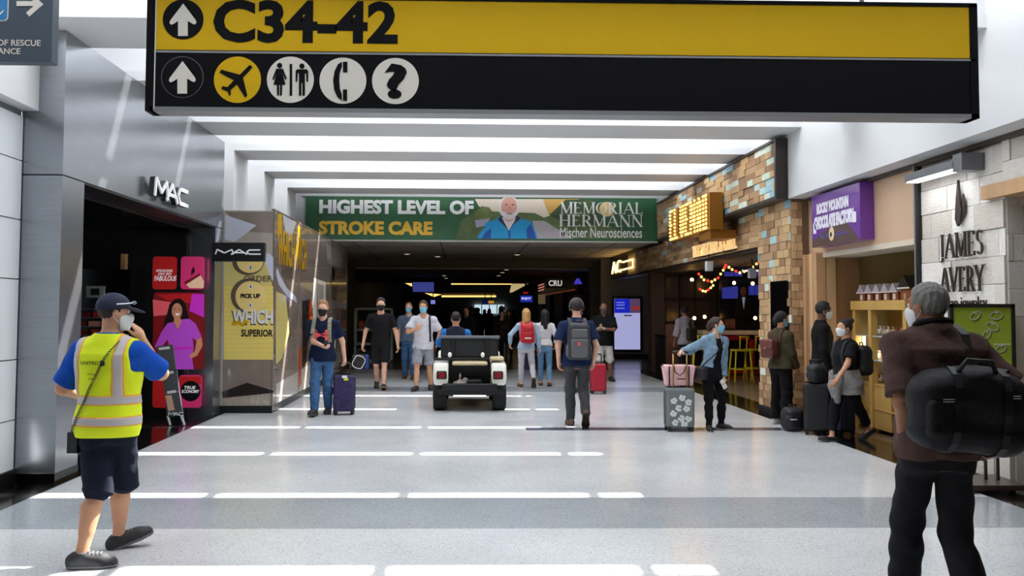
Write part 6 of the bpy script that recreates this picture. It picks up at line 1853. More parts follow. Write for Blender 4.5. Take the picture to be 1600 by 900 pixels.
# ---- man in the white polo, hand at his chin
sp = Spot(661, 610, 178)
wp = Person('man in white polo shirt and grey shorts with a hand at his masked chin', sp.loc, sp.rz, 1.86,
            [sp.f(672, -.15, .1), sp.f(651, .15, -.25)], [sp.at(681, 540, .0), sp.at(653, 514, -.32)], elbows=(V3(-.8, -.5, -.1), V3(.9, .1, -1)),
            head=(-.12, -.08, 0), skin='tan', wide=1.1, palm=[(V3(.9, 0, 0), None), (V3(-.3, -.9, .2), V3(-.4, -.2, .9))], curl=(.45, .5))
wp.top(C_('white_polo', (196, 196, 206)), 'polo_shirt', g=.022, sleeve=.78, sg=.03, hem=-.1, seed=17, open_neck=.02, belly=.02)
wp.trousers(C_('grey_shorts', (140, 144, 154)), 'shorts', g=.02, g2=.05, frac=.95); wp.shoes(mat('black_trainer', (26, 25, 25)), M_sole)
wp.hair(M_hair['brown'], 'short', .014); wp.mask(M_mask['blue'])
wt = wp.el[0] + (wp.wr[0] - wp.el[0]) * .92
wp.mesh('wristwatch', MB().cyl(wt - _n(wp.wr[0] - wp.el[0]) * .018, wt + _n(wp.wr[0] - wp.el[0]) * .018, .035, .035, 12), M_black, smooth=True)
gs = gear('shoulder_bag', sp, 'black strapped bag worn by the man in the white polo', 'bag')
o = MB().ribbon(wp.strap_path(-.135, .3 * wp.k, .05), wp.rt, .045, .012).build('shoulder_strap', M_black, None); o.parent = gs
gear_field('pack_body', wp, rbox(wp.back_pt(0, .25 * wp.k) - wp.fw * .09, (.15, .09, .2), .05, wp.T), MATS['black_bag'], gs)

# ---- woman with blonde hair and red backpack
sp = Spot(822, 605, 3)
bw = Person('woman with long blonde hair, pale blue sleeves and white trousers walking away', sp.loc, sp.rz, 1.70,
            [sp.f(815, .12, .2), sp.f(832, -.22, -.1, -1.0, .1)], [sp.at(797, 538, .18), sp.at(843, 546, .1)], elbows=(V3(-1, -.5, -.2), V3(1, -.5, -.2)), female=True, skin='light', wide=.98)
bw.top(C_('pale_blue_knit', (166, 190, 214)), 'sweater', g=.014, sleeve=1.9, sg=.01, hem=-.06, seed=18); bw.trousers(C_('white_trousers', (196, 194, 200)), 'trousers', g=.008, g2=.012, frac=1.9)
bw.shoes(mat('tan_sandal', (110, 82, 58), rough=.6), mat('dark_sole', (40, 34, 30), rough=.7), slipper=True); bw.hair(M_hair['blonde'], 'mid', .014); bw.mask(M_mask['white'])
_, c = backpack(bw, sp, 'bright red backpack on the blonde woman', mat('red_nylon', (196, 22, 34), rough=.55), mat('red_nylon_dark', (170, 16, 30), rough=.55), w=.15, hgt=.215, dep=.085, zc=.3, side_pockets=False)
g_ = [x for x in bpy.data.objects if x.get('label') == 'bright red backpack on the blonde woman'][0]
o = MB().obox(c - bw.fw * .125 - bw.up * .1, (.07, .004, .012), Matrix(bw.T.tolist())).build('white_logo_strip', M_signwhite, None); o.parent = g_
# ---- woman with long black hair beside her
sp = Spot(851, 603, -4)
dw = Person('woman with long black hair, white blouse and light blue jeans walking away', sp.loc, sp.rz, 1.68,
            [sp.f(845, .1), sp.f(858, -.12, -.1, -.2, .02)], [sp.at(834, 540, .1), sp.at(868, 540, .1)], female=True, skin='tan', head=(.15, 0, 0))
dw.top(C_('white_blouse', (214, 212, 214)), 'blouse', g=.018, sleeve=1.6, sg=.02, hem=.02, seed=19); dw.trousers(C_('light_denim', (104, 146, 184), .2), 'jeans', g=.006, g2=.012, frac=1.92, waist=.08)
dw.shoes(mat('tan_sandal', (110, 82, 58)), M_sole, slipper=True); dw.hair(M_hair['black'], 'long', .016)

# ---- man with headphones and grey backpack
sp = Spot(901, 666, 1)
hm_ = Person('man in navy T-shirt and grey trousers with headphones walking away from view', sp.loc, sp.rz, 1.83,
             [sp.f(893, .1, .05), sp.f(911, -.25, -.1, -.95, .12)], [sp.at(873, 566, .06), sp.at(927, 566, .06)], skin='light', wide=1.08, head=(-.08, 0, 0), res=.008, cres=.01, curl=(.5, .6),
             palm=[(V3(.8, -.3, 0), None), (V3(-.8, -.3, 0), None)])
hm_.top(C_('navy_tee', (24, 36, 70)), 'shirt', g=.018, sleeve=.72, sg=.03, hem=-.08, seed=20); hm_.trousers(C_('charcoal_trousers', (66, 66, 70)), 'trousers', g=.014, g2=.026, seed=21)
hm_.shoes(mat('brown_trainer', (84, 54, 34), rough=.6), mat('dark_sole', (40, 34, 30))); hm_.hair(M_hair['darkbrown'], 'short', .009)
backpack(hm_, sp, 'charcoal and grey hiking backpack on the man with headphones', mat('charcoal_nylon', (44, 44, 48), rough=.6), mat('grey_nylon', (92, 92, 94), rough=.6), w=.165, hgt=.27, dep=.1, zc=.27)
g_ = [x for x in bpy.data.objects if x.get('label', '').startswith('charcoal and grey hiking')][0]
bp_ = hm_.back_pt(0, .27 * hm_.k) - hm_.fw * .27
o = MB().obox(bp_ - hm_.up * .03 - hm_.rt * .02, (.02, .004, .024), Matrix(hm_.T.tolist())).build('red_patch', M_em, None); o.parent = g_
hpg = gear('headphones', sp, 'black over-ear headphones on the man with the charcoal backpack', 'headphones')
k = hm_.hk
pts = [hm_.hc + hm_.hr @ V3(.098 * math.cos(a), -.01, .02 + .112 * math.sin(a)) * k for a in np.linspace(0, math.pi, 13)]
o = MB().tube(pts, .008, 8).build('headband', mat('grey_band', (120, 120, 124), rough=.4), None, True); o.parent = hpg
for x in (-1, 1):
    c = hm_.hc + hm_.hr @ V3(x * .092, -.01, -.005) * k
    o = MB().ball(c, (.024, .036, .042), 12, 8).build('ear_cup', M_black, None, True); o.parent = hpg

# ---- person in white ahead of him with the red suitcase
sp = Spot(904, 614, -4)
wp2 = Person('person in white top pulling the red suitcase ahead of the man with headphones', sp.loc, sp.rz, 1.74,
             [sp.f(899, .1), sp.f(909, -.15, 0, -.4, .04)], [sp.at(889, 555, .1), sp.at(932, 548, -.08)], skin='light', res=.011, cres=.014)
wp2.top(C_('white_jersey', (210, 212, 216)), 'shirt', g=.02, sleeve=.8, sg=.025, hem=-.08, seed=22); wp2.trousers(C_('pale_trousers', (150, 146, 142)), 'trousers', g=.014, g2=.025)
wp2.shoes(mat('dark_trainer', (40, 38, 38))); wp2.hair(M_hair['brown'], 'short', .012)

suitcase(929, 616, 0, .32, .24, .56, mat('red_case', (170, 16, 44), rough=.45), 'crimson red suitcase rolling behind the man with the dark backpack', .2, M_black, held=(wp2, 1))

# ---- man in black T-shirt and white shorts reading a paper
sp = Spot(943, 596, 174)
pm = Person('man in black T-shirt and white cargo shorts holding a paper near the information screen', sp.loc, sp.rz, 1.86,
            [sp.f(955, -.1, .25), sp.f(936, .12, -.1)], [sp.at(944, 514, -.34), sp.at(934, 515, -.34)], elbows=(V3(-1, -.2, -.6), V3(1, -.2, -.6)), head=(.1, -.1, 0), skin='brown', wide=1.14, deep=1.15,
            palm=[(V3(.4, -.2, .8), None), (V3(-.4, -.2, .8), None)], curl=(.6, .6))
pm.top(C_('black_jersey', (22, 22, 26)), 'shirt', g=.026, sleeve=.85, sg=.03, hem=-.12, seed=23, belly=.03)
pm.print_on('chest_badge', pm.top_fn, np.array(disc(-.07, .36, .03, .045, 12)), [tuple(range(12))], mat('gold_badge', (190, 160, 90)), pm.top_o, False, .006)
pm.trousers(C_('white_shorts', (214, 212, 208)), 'shorts', g=.024, g2=.055, frac=1.02); pm.shoes(mat('dark_trainer', (40, 38, 38))); pm.hair(M_hair['darkbrown'], 'bald', .005); pm.mask(M_mask['grey'])
pc_ = (pm.wr[0] + pm.wr[1]) / 2 + V3(0, .09, .02)
ppg = gear('paper_sheet', sp, 'small white paper held by the man in white shorts', 'paper')
o = MB().obox(pc_, (.1, .07, .002), Matrix.Rotation(.35, 3, 'X')).build('sheet', M_signwhite, None); o.parent = ppg

# ---- woman in the denim jacket
sp = Spot(1116, 672, -158)
dj = Person('woman in blue denim jacket and black clothes leaning on a suitcase handle, looking aside', sp.loc, sp.rz, 1.58,
            [sp.foot(1127, 671, .45), sp.foot(1108, 674, -.5)], [sp.at(1130, 600, -.05), sp.at(1066, 549, -.12)], elbows=(V3(-.5, -.8, 0), V3(.6, -.6, -.5)), lean=.02, side=-.08,
            head=(math.radians(48), -.03, 0), female=True, skin='light', res=.008, cres=.0095, palm=[(V3(.8, .4, 0), None), (V3(0, 0, -1), None)], curl=(.6, .7), pelvis=(.02, 0), wide=1.04)
dj.top(C_('black_blouse', (18, 18, 22)), 'blouse', g=.012, sleeve=.3, sg=.0, hem=-.12, wr=.002, seed=24)
inner = dj.top_fn
def jcut(P):
    l = (P - dj.pel) @ dj.T
    return np.where(l[:, 1] > 0, np.interp(l[:, 2], (.0, .3, .5), (.085, .05, .045)) - np.abs(l[:, 0]), -1.0)
M_denim = C_('washed_denim', (126, 152, 174), .22)
jk = dj.top(M_denim, 'denim_jacket', g=.032, sleeve=1.92, sg=.004, hem=.06, neck=.06, wr=.006, seed=25, cut=jcut)
for x in (-.09, .09):
    P_ = np.array([(x - .04, .3), (x + .04, .3), (x + .04, .335), (x - .04, .335)]); dj.print_on('chest_pocket', dj.top_fn, P_, [(0, 1, 2, 3)], C_('dark_wash_denim', (86, 120, 150)), jk, False, .006)
ring_ = [dj.neck + dj.rt * (.075 * math.cos(a)) + dj.fw * (.07 * math.sin(a) - .005) + dj.up * (-.025 * math.sin(a) + .004) for a in np.linspace(-3.9, .75, 18)]
dj.mesh('collar', MB().tube(ring_, .016, 6), M_denim, jk, True)
dj.trousers(C_('black_trousers', (16, 16, 20)), 'trousers', g=.012, g2=.014, frac=1.95, waist=.0); dj.shoes(mat('black_trainer', (26, 25, 25)), M_solew)
dj.hair(M_hair['brown'], 'tied', .011); dj.mask(M_mask['blue'])
pg = gear('smartphone', sp, 'white phone in the lowered hand of the woman in denim', 'phone')
o = MB().obox(dj.wr[0] + _n(dj.wr[0] - dj.el[0]) * .1 + V3(.01, .02, 0), (.034, .005, .07), Matrix.Rotation(.5, 3, 'Y')).build('phone_body', M_signwhite, None); o.parent = pg
cb = gear('crossbody_bag', sp, 'small black crossbody bag at the hip of the woman in denim', 'bag')
jk_fn = dj.top_fn; bc_ = dj.pel + V3(.232, .05, -.02)
gear_field('bag_body', dj, rbox(bc_, (.06, .09, .09), .035), MATS['black_bag'], cb, None, bc_ - .25, bc_ + .25)
both_ = lambda P: np.minimum(jk_fn(P), inner(P)); dj.top_fn = both_
sp_top, _t = surf_hit(both_, [dj.pel + dj.up * .8 - dj.rt * .1], -dj.up)
o = MB().ribbon([bc_ + V3(0, 0, .085)] + [dj.front_pt(x, z * dj.k, .01) for x, z in ((.155, .14), (.11, .22), (.06, .3), (.0, .38), (-.06, .46))] + [sp_top[0] + dj.up * .008], dj.rt, .016, .006).build('strap', M_black, None); o.parent = cb

fcase = suitcase(1060, 676, 0, .40, .24, .56, mat('grey_floral_case', (112, 118, 118), rough=.6), 'grey suitcase printed with white flowers beside the woman in denim', .42, mat('gold_rod', (176, 142, 92), rough=.3, metal=.7), hy=-.3, held=(dj, 1), flowers=mat('white_petal', (216, 218, 214), rough=.6))
# pink tote on the floral suitcase
tt = empty('tote_bag', (fcase.location.x, fcase.location.y + .066, .615), 0, 'pale pink tote bag with dark straps resting on the floral suitcase', 'bag')
M_pink = mat('pink_canvas', (236, 186, 188), rough=.8, var=.05, vscale=20, bump=.3, bscale=20); M_strp = mat('dark_strap', (66, 40, 40), rough=.7)
V_, Q_ = mesh_field(wrinkle(rbox((0, -.03, .165), (.215, .085, .15), .03, None, -.1), .004, 1, 3), (-.4, -.3, -.05), (.4, .3, .5), .01)
o = mesh_np('bag_body', V_, Q_, M_pink); o.parent = tt
for x in (-.15, .13):
    o = MB().ribbon([(x, -.125, .02), (x, -.13, .15), (x, -.13, .3)], (1, 0, 0), .02, .006).build('side_band', M_strp, None); o.parent = tt
o = MB().tube([(-.08, -.125, .3), (-.07, -.13, .22), (-.0, -.132, .17), (.06, -.13, .22), (.08, -.125, .3)], .007, 6).build('strap_loop', M_strp, None, True); o.parent = tt
o = MB().obox((.02, -.128, .12), (.06, .003, .008)).build('lettering_strip', M_strp, None); o.parent = tt
for x in (-.22, .21):
    o = MB().ribbon([(x, -.1, .28), (x * 1.02, -.02, .32), (x, .04, .28)], (1, 0, 0), .02, .006).build('top_strap', M_strp, None); o.parent = tt


# ---- woman in the olive jacket
sp = Spot(1221, 664, -66)
ow = Person('woman in olive jacket and wide black trousers facing the chocolate shop', sp.loc, sp.rz, 1.66,
            [sp.foot(1212, 662, .1), sp.foot(1228, 666, -.1)], [sp.at(1238, 575, .22), sp.at(1246, 580, -.05)], head=(-.1, -.05, 0), female=True, skin='tan', wide=1.04)
ow.top(C_('olive_jacket', (74, 66, 48)), 'jacket', g=.026, sleeve=1.92, sg=.006, hem=-.04, neck=.058, seed=26)
ow.trousers(C_('wide_black_trousers', (18, 17, 18)), 'trousers', g=.016, g2=.05, frac=1.96); ow.shoes(mat('pale_trainer', (190, 186, 180), rough=.6), M_solew); ow.hair(M_hair['black'], 'tied', .012); ow.mask(M_mask['blue'])
br = gear('satchel_backpack', sp, 'brown leather satchel backpack on the woman in the olive jacket', 'backpack')
M_leath = mat('brown_leather', (92, 48, 42), rough=.4, var=.1, vscale=10)
bp = ow.back_pt(0, .27 * ow.k); c = bp - ow.fw * .1
gear_field('bag_body', ow, rbox(c, (.13, .08, .14), .04, ow.T), M_leath, br); gear_field('flap', ow, rbox(c - ow.fw * .03 + ow.up * .07, (.134, .062, .075), .03, ow.T), mat('brown_leather_flap', (106, 58, 50), rough=.4), br)
o = MB().ball(c - ow.fw * .096 + ow.up * .01, .012, 8, 6).build('clasp', mat('gold_clasp', (190, 160, 110), metal=.6, rough=.3), None, True); o.parent = br
for x in (-.1, .1):
    o = MB().ribbon(ow.strap_path(x, .36 * ow.k, .2), ow.rt, .03, .008).build('shoulder_strap', M_leath, None); o.parent = br

# ---- tall person in black
sp = Spot(1286, 671, -100)
tb_ = Person('tall person all in black with a white mask behind the grey cardigan woman', sp.loc, sp.rz, 1.80,
             [sp.foot(1279, 669), sp.foot(1291, 673)], [sp.at(1296, 580, .18), sp.at(1298, 585, -.2)], skin='dark', head=(.05, -.1, 0))
tb_.top(C_('black_jumper', (20, 19, 20)), 'jumper', g=.022, sleeve=1.95, sg=.008, hem=-.12, neck=.058, seed=27); tb_.trousers(C_('black_trousers', (16, 16, 20)), 'trousers', g=.016, g2=.03)
tb_.shoes(mat('black_shoe', (22, 21, 21))); tb_.hair(M_hair['black'], 'short', .014); tb_.mask(M_mask['white'])

# ---- woman with the grey cardigan tied round her waist
sp = Spot(1326, 689, 98)
cw = Person('woman in black T-shirt with a grey cardigan tied round her waist striding past the sweets', sp.loc, sp.rz, 1.60,
            [sp.foot(1358, 687, -.1, -.55, .06), sp.foot(1300, 690, 0, .1)], [sp.at(1303, 604, -.3), sp.at(1345, 600, .22)], elbows=(V3(-.7, -.5, 0), V3(.6, -.8, 0)), head=(.02, 0, 0), female=True, skin='tan', wide=1.14, deep=1.15,
            res=.008, cres=.0095, pelvis=(0, .02), limb=1.08)
cw.top(C_('black_tee', (20, 20, 24)), 'shirt', g=.02, sleeve=.7, sg=.025, hem=-.04, seed=28, belly=.02)
tee = cw.top_fn
cw.trousers(C_('black_leggings', (17, 17, 20)), 'leggings', g=.012, g2=.014, frac=1.8)
M_card = C_('grey_knit', (128, 126, 124), .2, .6)
cd_ = cw.top(M_card, 'cardigan', g=.04, arms=False, hem=-.2, flare=.06, wr=.007, seed=29, cut=lambda P: np.maximum(((P - cw.pel) @ cw.T)[:, 2] - .13, -((P - cw.pel) @ cw.T)[:, 2] - .2 + .0 * P[:, 0]))
slv = wrinkle(U([rcone(cw.pel + V3(-.1, .13, .08), cw.pel + V3(-.13, .22, -.1), .045, .05), rcone(cw.pel + V3(-.13, .22, -.1), cw.pel + V3(-.12, .2, -.27), .05, .04)], .03), .005, 1, 30)
cw.make('cardigan_sleeve', slv, cw.cres, M_card, cw.lo, cw.hi, parent=cd_)
slv2 = wrinkle(U([rcone(cw.pel + V3(.1, .14, .08), cw.pel + V3(.02, .2, -.08), .04, .045), rcone(cw.pel + V3(.02, .2, -.08), cw.pel + V3(.0, .18, -.22), .045, .035)], .03), .005, 1, 31)
cw.make('cardigan_sleeve', slv2, cw.cres, M_card, cw.lo, cw.hi, parent=cd_)
cw.top_fn = tee
cw.shoes(mat('black_slipper', (24, 23, 24), rough=.6), M_sole, slipper=True); cw.hair(M_hair['black'], 'bun', .013); cw.mask(M_mask['white'])
backpack(cw, sp, 'black backpack with pale lime piping on the woman with the grey cardigan', mat('black_pack', (22, 22, 26), rough=.55), mat('black_pack_pocket', (28, 28, 32), rough=.55), w=.14, hgt=.2, dep=.1, zc=.27, side_pockets=False, trim=mat('lime_piping', (206, 214, 150), rough=.5))

# ---- black bags on the floor between them
def floor_bag(px, py, deg, sz, label, tagm=None):
    sp_ = Spot(px, py, deg); g = empty('travel_bag', sp_.loc, sp_.rz, label, 'bag')
    V_, Q_ = mesh_field(wrinkle(U([rbox((0, 0, sz[2]), sz, min(sz) * .6), ellip((0, 0, sz[2] * 1.2), (sz[0] * .9, sz[1] * .95, sz[2] * .95))], .05), .006, 1, 8), (-.6, -.5, -.05), (.6, .5, .9), .011); o = mesh_np('bag_body', V_, Q_, MATS['black_bag']); o.parent = g
    o = MB().tube([(-sz[0] * .6, 0, sz[2] * 1.9), (-.04, 0, sz[2] * 2.3), (.06, 0, sz[2] * 2.3), (sz[0] * .6, 0, sz[2] * 1.9)], .012, 6).build('handle', M_black, None, True); o.parent = g
    o = MB().obox((0, -sz[1] - .002, sz[2] * .9), (sz[0] * .5, .01, sz[2] * .5)).build('front_pocket', MATS['black_pack'], None, bevel=.008); o.parent = g
    if tagm: o = MB().obox((-.06, -sz[1] - .016, sz[2] * 1.1), (.05, .003, .008)).build('silver_tab', M_sgry, None); o.parent = g
floor_bag(1238, 673, 10, (.135, .13, .16), 'squat black bag on the floor by the woman in olive', True)
suitcase(1277, 679, -20, .34, .24, .66, MATS['black_bag'], 'tall black soft suitcase standing at the feet of the person in black', .28, M_black)
floor_bag(1277, 679, 5, (.12, .1, .12), 'small black bag riding on the tall soft suitcase')
fb = [x for x in bpy.data.objects if x.get('label') == 'small black bag riding on the tall soft suitcase'][0]; fb.location = (fb.location.x - .055 * math.sin(math.radians(20)), fb.location.y - .055 * math.cos(math.radians(20)), .722)

# ---- guest in the restaurant
sp = Spot(1072, 590, 25); q_ = aty(1070, 560, 22.6); sp.loc = (q_.x, 22.6, 0); sp.Y = 22.6
rg = Person('guest in pale grey shirt with a dark shoulder bag standing in the restaurant', sp.loc, sp.rz, 1.78, [(-.1, 0, 0), (.1, .02, 0)], [(-.25, .1, .85), (.24, .2, .95)], skin='brown', res=.011, cres=.014)
rg.top(C_('pale_grey_shirt', (176, 168, 176)), 'shirt', g=.024, sleeve=1.3, sg=.03, hem=-.1, seed=33); rg.trousers(C_('dark_trousers', (40, 36, 36)), 'trousers', g=.016, g2=.03); rg.shoes(mat('black_shoe', (22, 21, 21))); rg.hair(M_hair['black'], 'short', .02)
rb_ = gear('sling_bag', sp, 'dark olive sling bag on the back of the restaurant guest', 'bag')
c = rg.back_pt(.06, .16 * rg.k) - rg.fw * .08
gear_field('bag_body', rg, rbox(c, (.14, .075, .16), .05, rg.T), mat('dark_olive_bag', (44, 42, 32), rough=.6), rb_)
o = MB().ribbon([c + rg.up * .14, rg.back_pt(.02, .4 * rg.k, .012), rg.back_pt(.1, .5 * rg.k, .012), rg.pel + rg.rt * .13 + rg.up * .57 * rg.k], rg.rt, .04, .01).build('strap', M_black, None); o.parent = rb_

# ---- dark crowd deep in the hall
protos = []
for i, (H, fem, tc, bc2, hc) in enumerate(((1.76, False, (34, 34, 40), (26, 26, 32), 'black'), (1.66, True, (52, 42, 42), (30, 30, 36), 'darkbrown'), (1.80, False, (60, 62, 70), (34, 34, 40), 'brown'), (1.70, True, (34, 44, 60), (40, 40, 44), 'black'))):
    pr_ = Person('distant traveller in dark clothes among the crowd deep in the hall', (0, 0, 0), 0, H, [(-.1, .18, 0), (.1, -.15, .02, 0, -.4)], [(-.27, .12, .42 * H), (.27, -.05, .43 * H)], female=fem, skin=('tan', 'light', 'brown', 'olive')[i], res=.018, cres=.02, group='dark crowd deep in the hall')
    pr_.top(C_('crowd_top_%d' % i, tc), 'jacket', g=.022, sleeve=1.9, sg=.006, hem=-.08, seed=40 + i); pr_.trousers(C_('crowd_trousers_%d' % i, bc2), 'trousers', g=.014, g2=.024)
    pr_.shoes(mat('black_shoe', (22, 21, 21))); pr_.hair(M_hair[hc], 'mid' if fem else 'short', .018); protos.append(pr_.root)
cr_ = random.Random(12)
spots = []
for n in range(26):
    for t in range(60):
        y = cr_.uniform(27.5, 58); px = cr_.uniform(684, 806); x = (px - 722) / 1400 * y
        if all(math.hypot(x - a, y - b) > .75 for a, b in spots): break
    spots.append((x, y))
spots.sort(key=lambda s_: s_[1])
for n, (x, y) in enumerate(spots):
    r_ = protos[n] if n < 4 else copy_tree(protos[n % 4])
    r_.location = (x, y, 0); r_.rotation_euler = (0, 0, cr_.choice((0, math.pi, .4, 2.7, -.5)))
# ================================================================ passenger cart
CX, CYR = aty(734, 600, 15.1).x, 15.05
ct2 = empty('passenger_cart', (CX, CYR + 1.0, 0), label='white electric passenger cart with black seat back and fat tyres, seen from behind', cat='cart')
M_cart = mat('cart_white', (228, 226, 214), rough=.3, coat=.3); M_tyre = mat('tyre_rubber', (26, 26, 27), rough=.8, bump=.3, bscale=80)
M_seat = mat('seat_black', (18, 19, 21), rough=.5); M_rim = mat('wheel_rim', (120, 122, 126), rough=.35, metal=.6)
for (sx, y) in ((-1, CYR + .3), (1, CYR + .3), (-1, CYR + 2.0), (1, CYR + 2.0)):
    x = CX + sx * .5
    w_ = MB(); 
    prof = [(.225, -.115), (.245, -.1), (.25, -.04), (.25, .04), (.245, .1), (.225, .115)]
    n = 24; vs = []; fs = []
    for j, (r, o_) in enumerate(prof):
        for k in range(n): a = 2 * math.pi * k / n; vs.append((x + o_, y + r * math.cos(a), .25 + r * math.sin(a)))
    for j in range(len(prof) - 1): fs += [(j * n + k, j * n + (k + 1) % n, (j + 1) * n + (k + 1) % n, (j + 1) * n + k) for k in range(n)]
    fs += [tuple(range(n)), tuple(range((len(prof) - 1) * n, len(prof) * n))]
    wh = w_.add(vs, fs).build('wheel', M_tyre, ct2, True)
    MB().cyl((x + sx * .118, y, .25), (x + sx * .122, y, .25), .13, .12, 20).build('hub_cap', M_rim, wh)
def yz_prism(pts, x0, x1, name, m, bevel=.02):
    return MB().prism([(p[0], p[1]) for p in pts], lambda a, b, d: Vector((d, a, b)), x0, x1).build(name, m, ct2, bevel=bevel)
for sx in (-1, 1):
    x0, x1 = (CX + sx * .36, CX + sx * .615)
    yz_prism(((CYR - .04, .42), (CYR - .05, .62), (CYR + .05, .8), (CYR + .75, .82), (CYR + .75, .5), (CYR + .62, .5), (CYR + .55, .58), (CYR + .05, .56)), min(x0, x1), max(x0, x1), 'rear_fender', M_cart, .04)
    bx('tail_lamp_bezel', M_black, ct2, CX + sx * .47 - .085, CX + sx * .47 + .085, CYR - .075, CYR - .03, .54, .68, bevel=.02)
    bx('tail_lamp', mat('tail_lamp_red', (130, 14, 20), rough=.2), ct2, CX + sx * .47 - .06, CX + sx * .47 + .06, CYR - .085, CYR - .07, .565, .655, bevel=.015)
    MB().cyl((CX + sx * .28, CYR + .3, .27), (CX + sx * .40, CYR + .3, .27), .045, .045, 12).build('axle_hub', M_rim, ct2, True)
bx('rear_bumper', M_black, ct2, CX - .46, CX + .46, CYR - .1, CYR + .02, .36, .47, bevel=.02)
bx('floor_pan', M_black, ct2, CX - .55, CX + .55, CYR + .0, CYR + 2.3, .28, .36)
bx('cargo_well', M_black, ct2, CX - .36, CX + .36, CYR + .05, CYR + .6, .37, .41)
bx('cargo_back', M_black, ct2, CX - .36, CX + .36, CYR + .58, CYR + .64, .37, .82)
yz_prism(((CYR + .75, .36), (CYR + .75, .6), (CYR + 1.28, .6), (CYR + 1.28, .36)), CX - .6, CX + .6, 'seat_box', M_cart, .03)
bx('seat_cushion', M_seat, ct2, CX - .55, CX + .55, CYR + .72, CYR + 1.3, .6, .72, bevel=.04)
# rear-facing back rests
MB().obox((CX, CYR + .52, 1.04), (.5, .05, .19), Matrix.Rotation(-.12, 3, 'X')).build('seat_back', M_seat, ct2, bevel=.045)
MB().obox((CX, CYR + .46, 1.225), (.52, .035, .028), Matrix.Rotation(-.12, 3, 'X')).build('back_rail', mat('rail_grey', (96, 100, 106), rough=.4), ct2, bevel=.02)
for x in (-.29, .29): bx('back_post', M_black, ct2, CX + x - .03, CX + x + .03, CYR + .4, CYR + .48, .72, 1.2, bevel=.01)
bx('grab_bar', M_black, ct2, CX - .6, CX + .6, CYR + .3, CYR + .36, .83, .88, bevel=.012)
bx('bench_pad', mat('tan_vinyl', (206, 186, 150), rough=.5), ct2, CX - .3, CX + .3, CYR + .1, CYR + .5, .76, .82, bevel=.025)
bx('bench_pad', MATS['tan_vinyl'], ct2, CX + .34, CX + .58, CYR + .2, CYR + .6, .84, .9, bevel=.025)
for x in (-.62, .62): MB().cyl((CX + x * .97, CYR + .4, .84), (CX + x * .97, CYR + .4, 1.12), .018, .018, 8).build('side_post', M_black, ct2)
for x in (-.34, .22): MB().ball((CX + x, CYR + .28, .93), (.035, .03, .045), 10, 7).build('bolt_cap', M_signwhite, ct2, True)
yz_prism(((CYR + 1.75, .36), (CYR + 1.7, .75), (CYR + 1.9, .95), (CYR + 2.35, .75), (CYR + 2.45, .4)), CX - .58, CX + .58, 'front_cowl', M_cart, .05)
MB().tube([(CX - .25 + .17 * math.cos(a), CYR + 1.47 + .06 * math.sin(a), 1.02 + .16 * math.sin(a)) for a in np.linspace(0, 2 * math.pi, 17)[:-1]], .014, 8, True).build('steering_wheel', M_black, ct2, True)
MB().cyl((CX - .25, CYR + 1.48, 1.02), (CX - .25, CYR + 1.85, .85), .025, .025, 8).build('steering_column', M_black, ct2)
# grey cloth in the cargo well
cg = empty('cloth_bundle', (CX - .15, CYR + .25, .41), label='crumpled pale cloth bundle lying in the rear well of the cart', cat='cloth')
V_, Q_ = mesh_field(wrinkle(U([ellip((CX - .17, CYR + .2, .455), (.12, .1, .05)), ellip((CX - .08, CYR + .25, .48), (.06, .06, .07)), rcone((CX - .17, CYR + .2, .48), (CX - .16, CYR + .18, .62), .02, .012)], .04), .006, 1.4, 2), (CX - .4, CYR - .0, .405), (CX + .1, CYR + .5, .75), .009)
adopt(mesh_np('cloth', V_, Q_, C_('pale_cloth', (176, 164, 158))), cg)
bb_ = empty('black_pouch', (CX + .1, CYR + .25, .41), label='black pouch lying beside the pale cloth in the cart well', cat='bag')
V_, Q_ = mesh_field(wrinkle(rbox((CX + .08, CYR + .22, .47), (.13, .1, .055), .04), .004, 1, 2), (CX - .2, CYR - .0, .4), (CX + .4, CYR + .5, .7), .009); adopt(mesh_np('pouch', V_, Q_, MATS['black_bag']), bb_)
# driver
drx = aty(712, 520, 15.95).x
dv = Person('cart driver in navy vest and bright blue sleeves, seen from behind', (drx, 15.98, 0), 0.0, 1.76, [(-.13, .52, .362), (.13, .52, .362)], [(-.17, .42, 1.0), (.15, .42, 1.0)], seat=.80, skin='olive', lean=.03, elbows=(V3(-1, -.2, -.6), V3(1, -.3, -.6)), wide=1.05)
dv.top(C_('bright_blue_shirt', (44, 112, 190)), 'shirt', g=.018, sleeve=1.0, sg=.02, hem=-.05, seed=50)
dfn = dv.top_fn
dv.top(C_('navy_vest', (30, 34, 50)), 'vest', g=.03, arms=False, hem=-.06, neck=.07, seed=51, cut=lambda P: np.abs(((P - dv.pel) @ dv.T)[:, 0]) - .168)
dv.trousers(C_('dark_trousers', (40, 36, 36)), 'trousers', g=.014, g2=.025); dv.shoes(mat('black_shoe', (22, 21, 21))); dv.hair(M_hair['black'], 'buzz', .007); dv.mask(M_mask['white'])

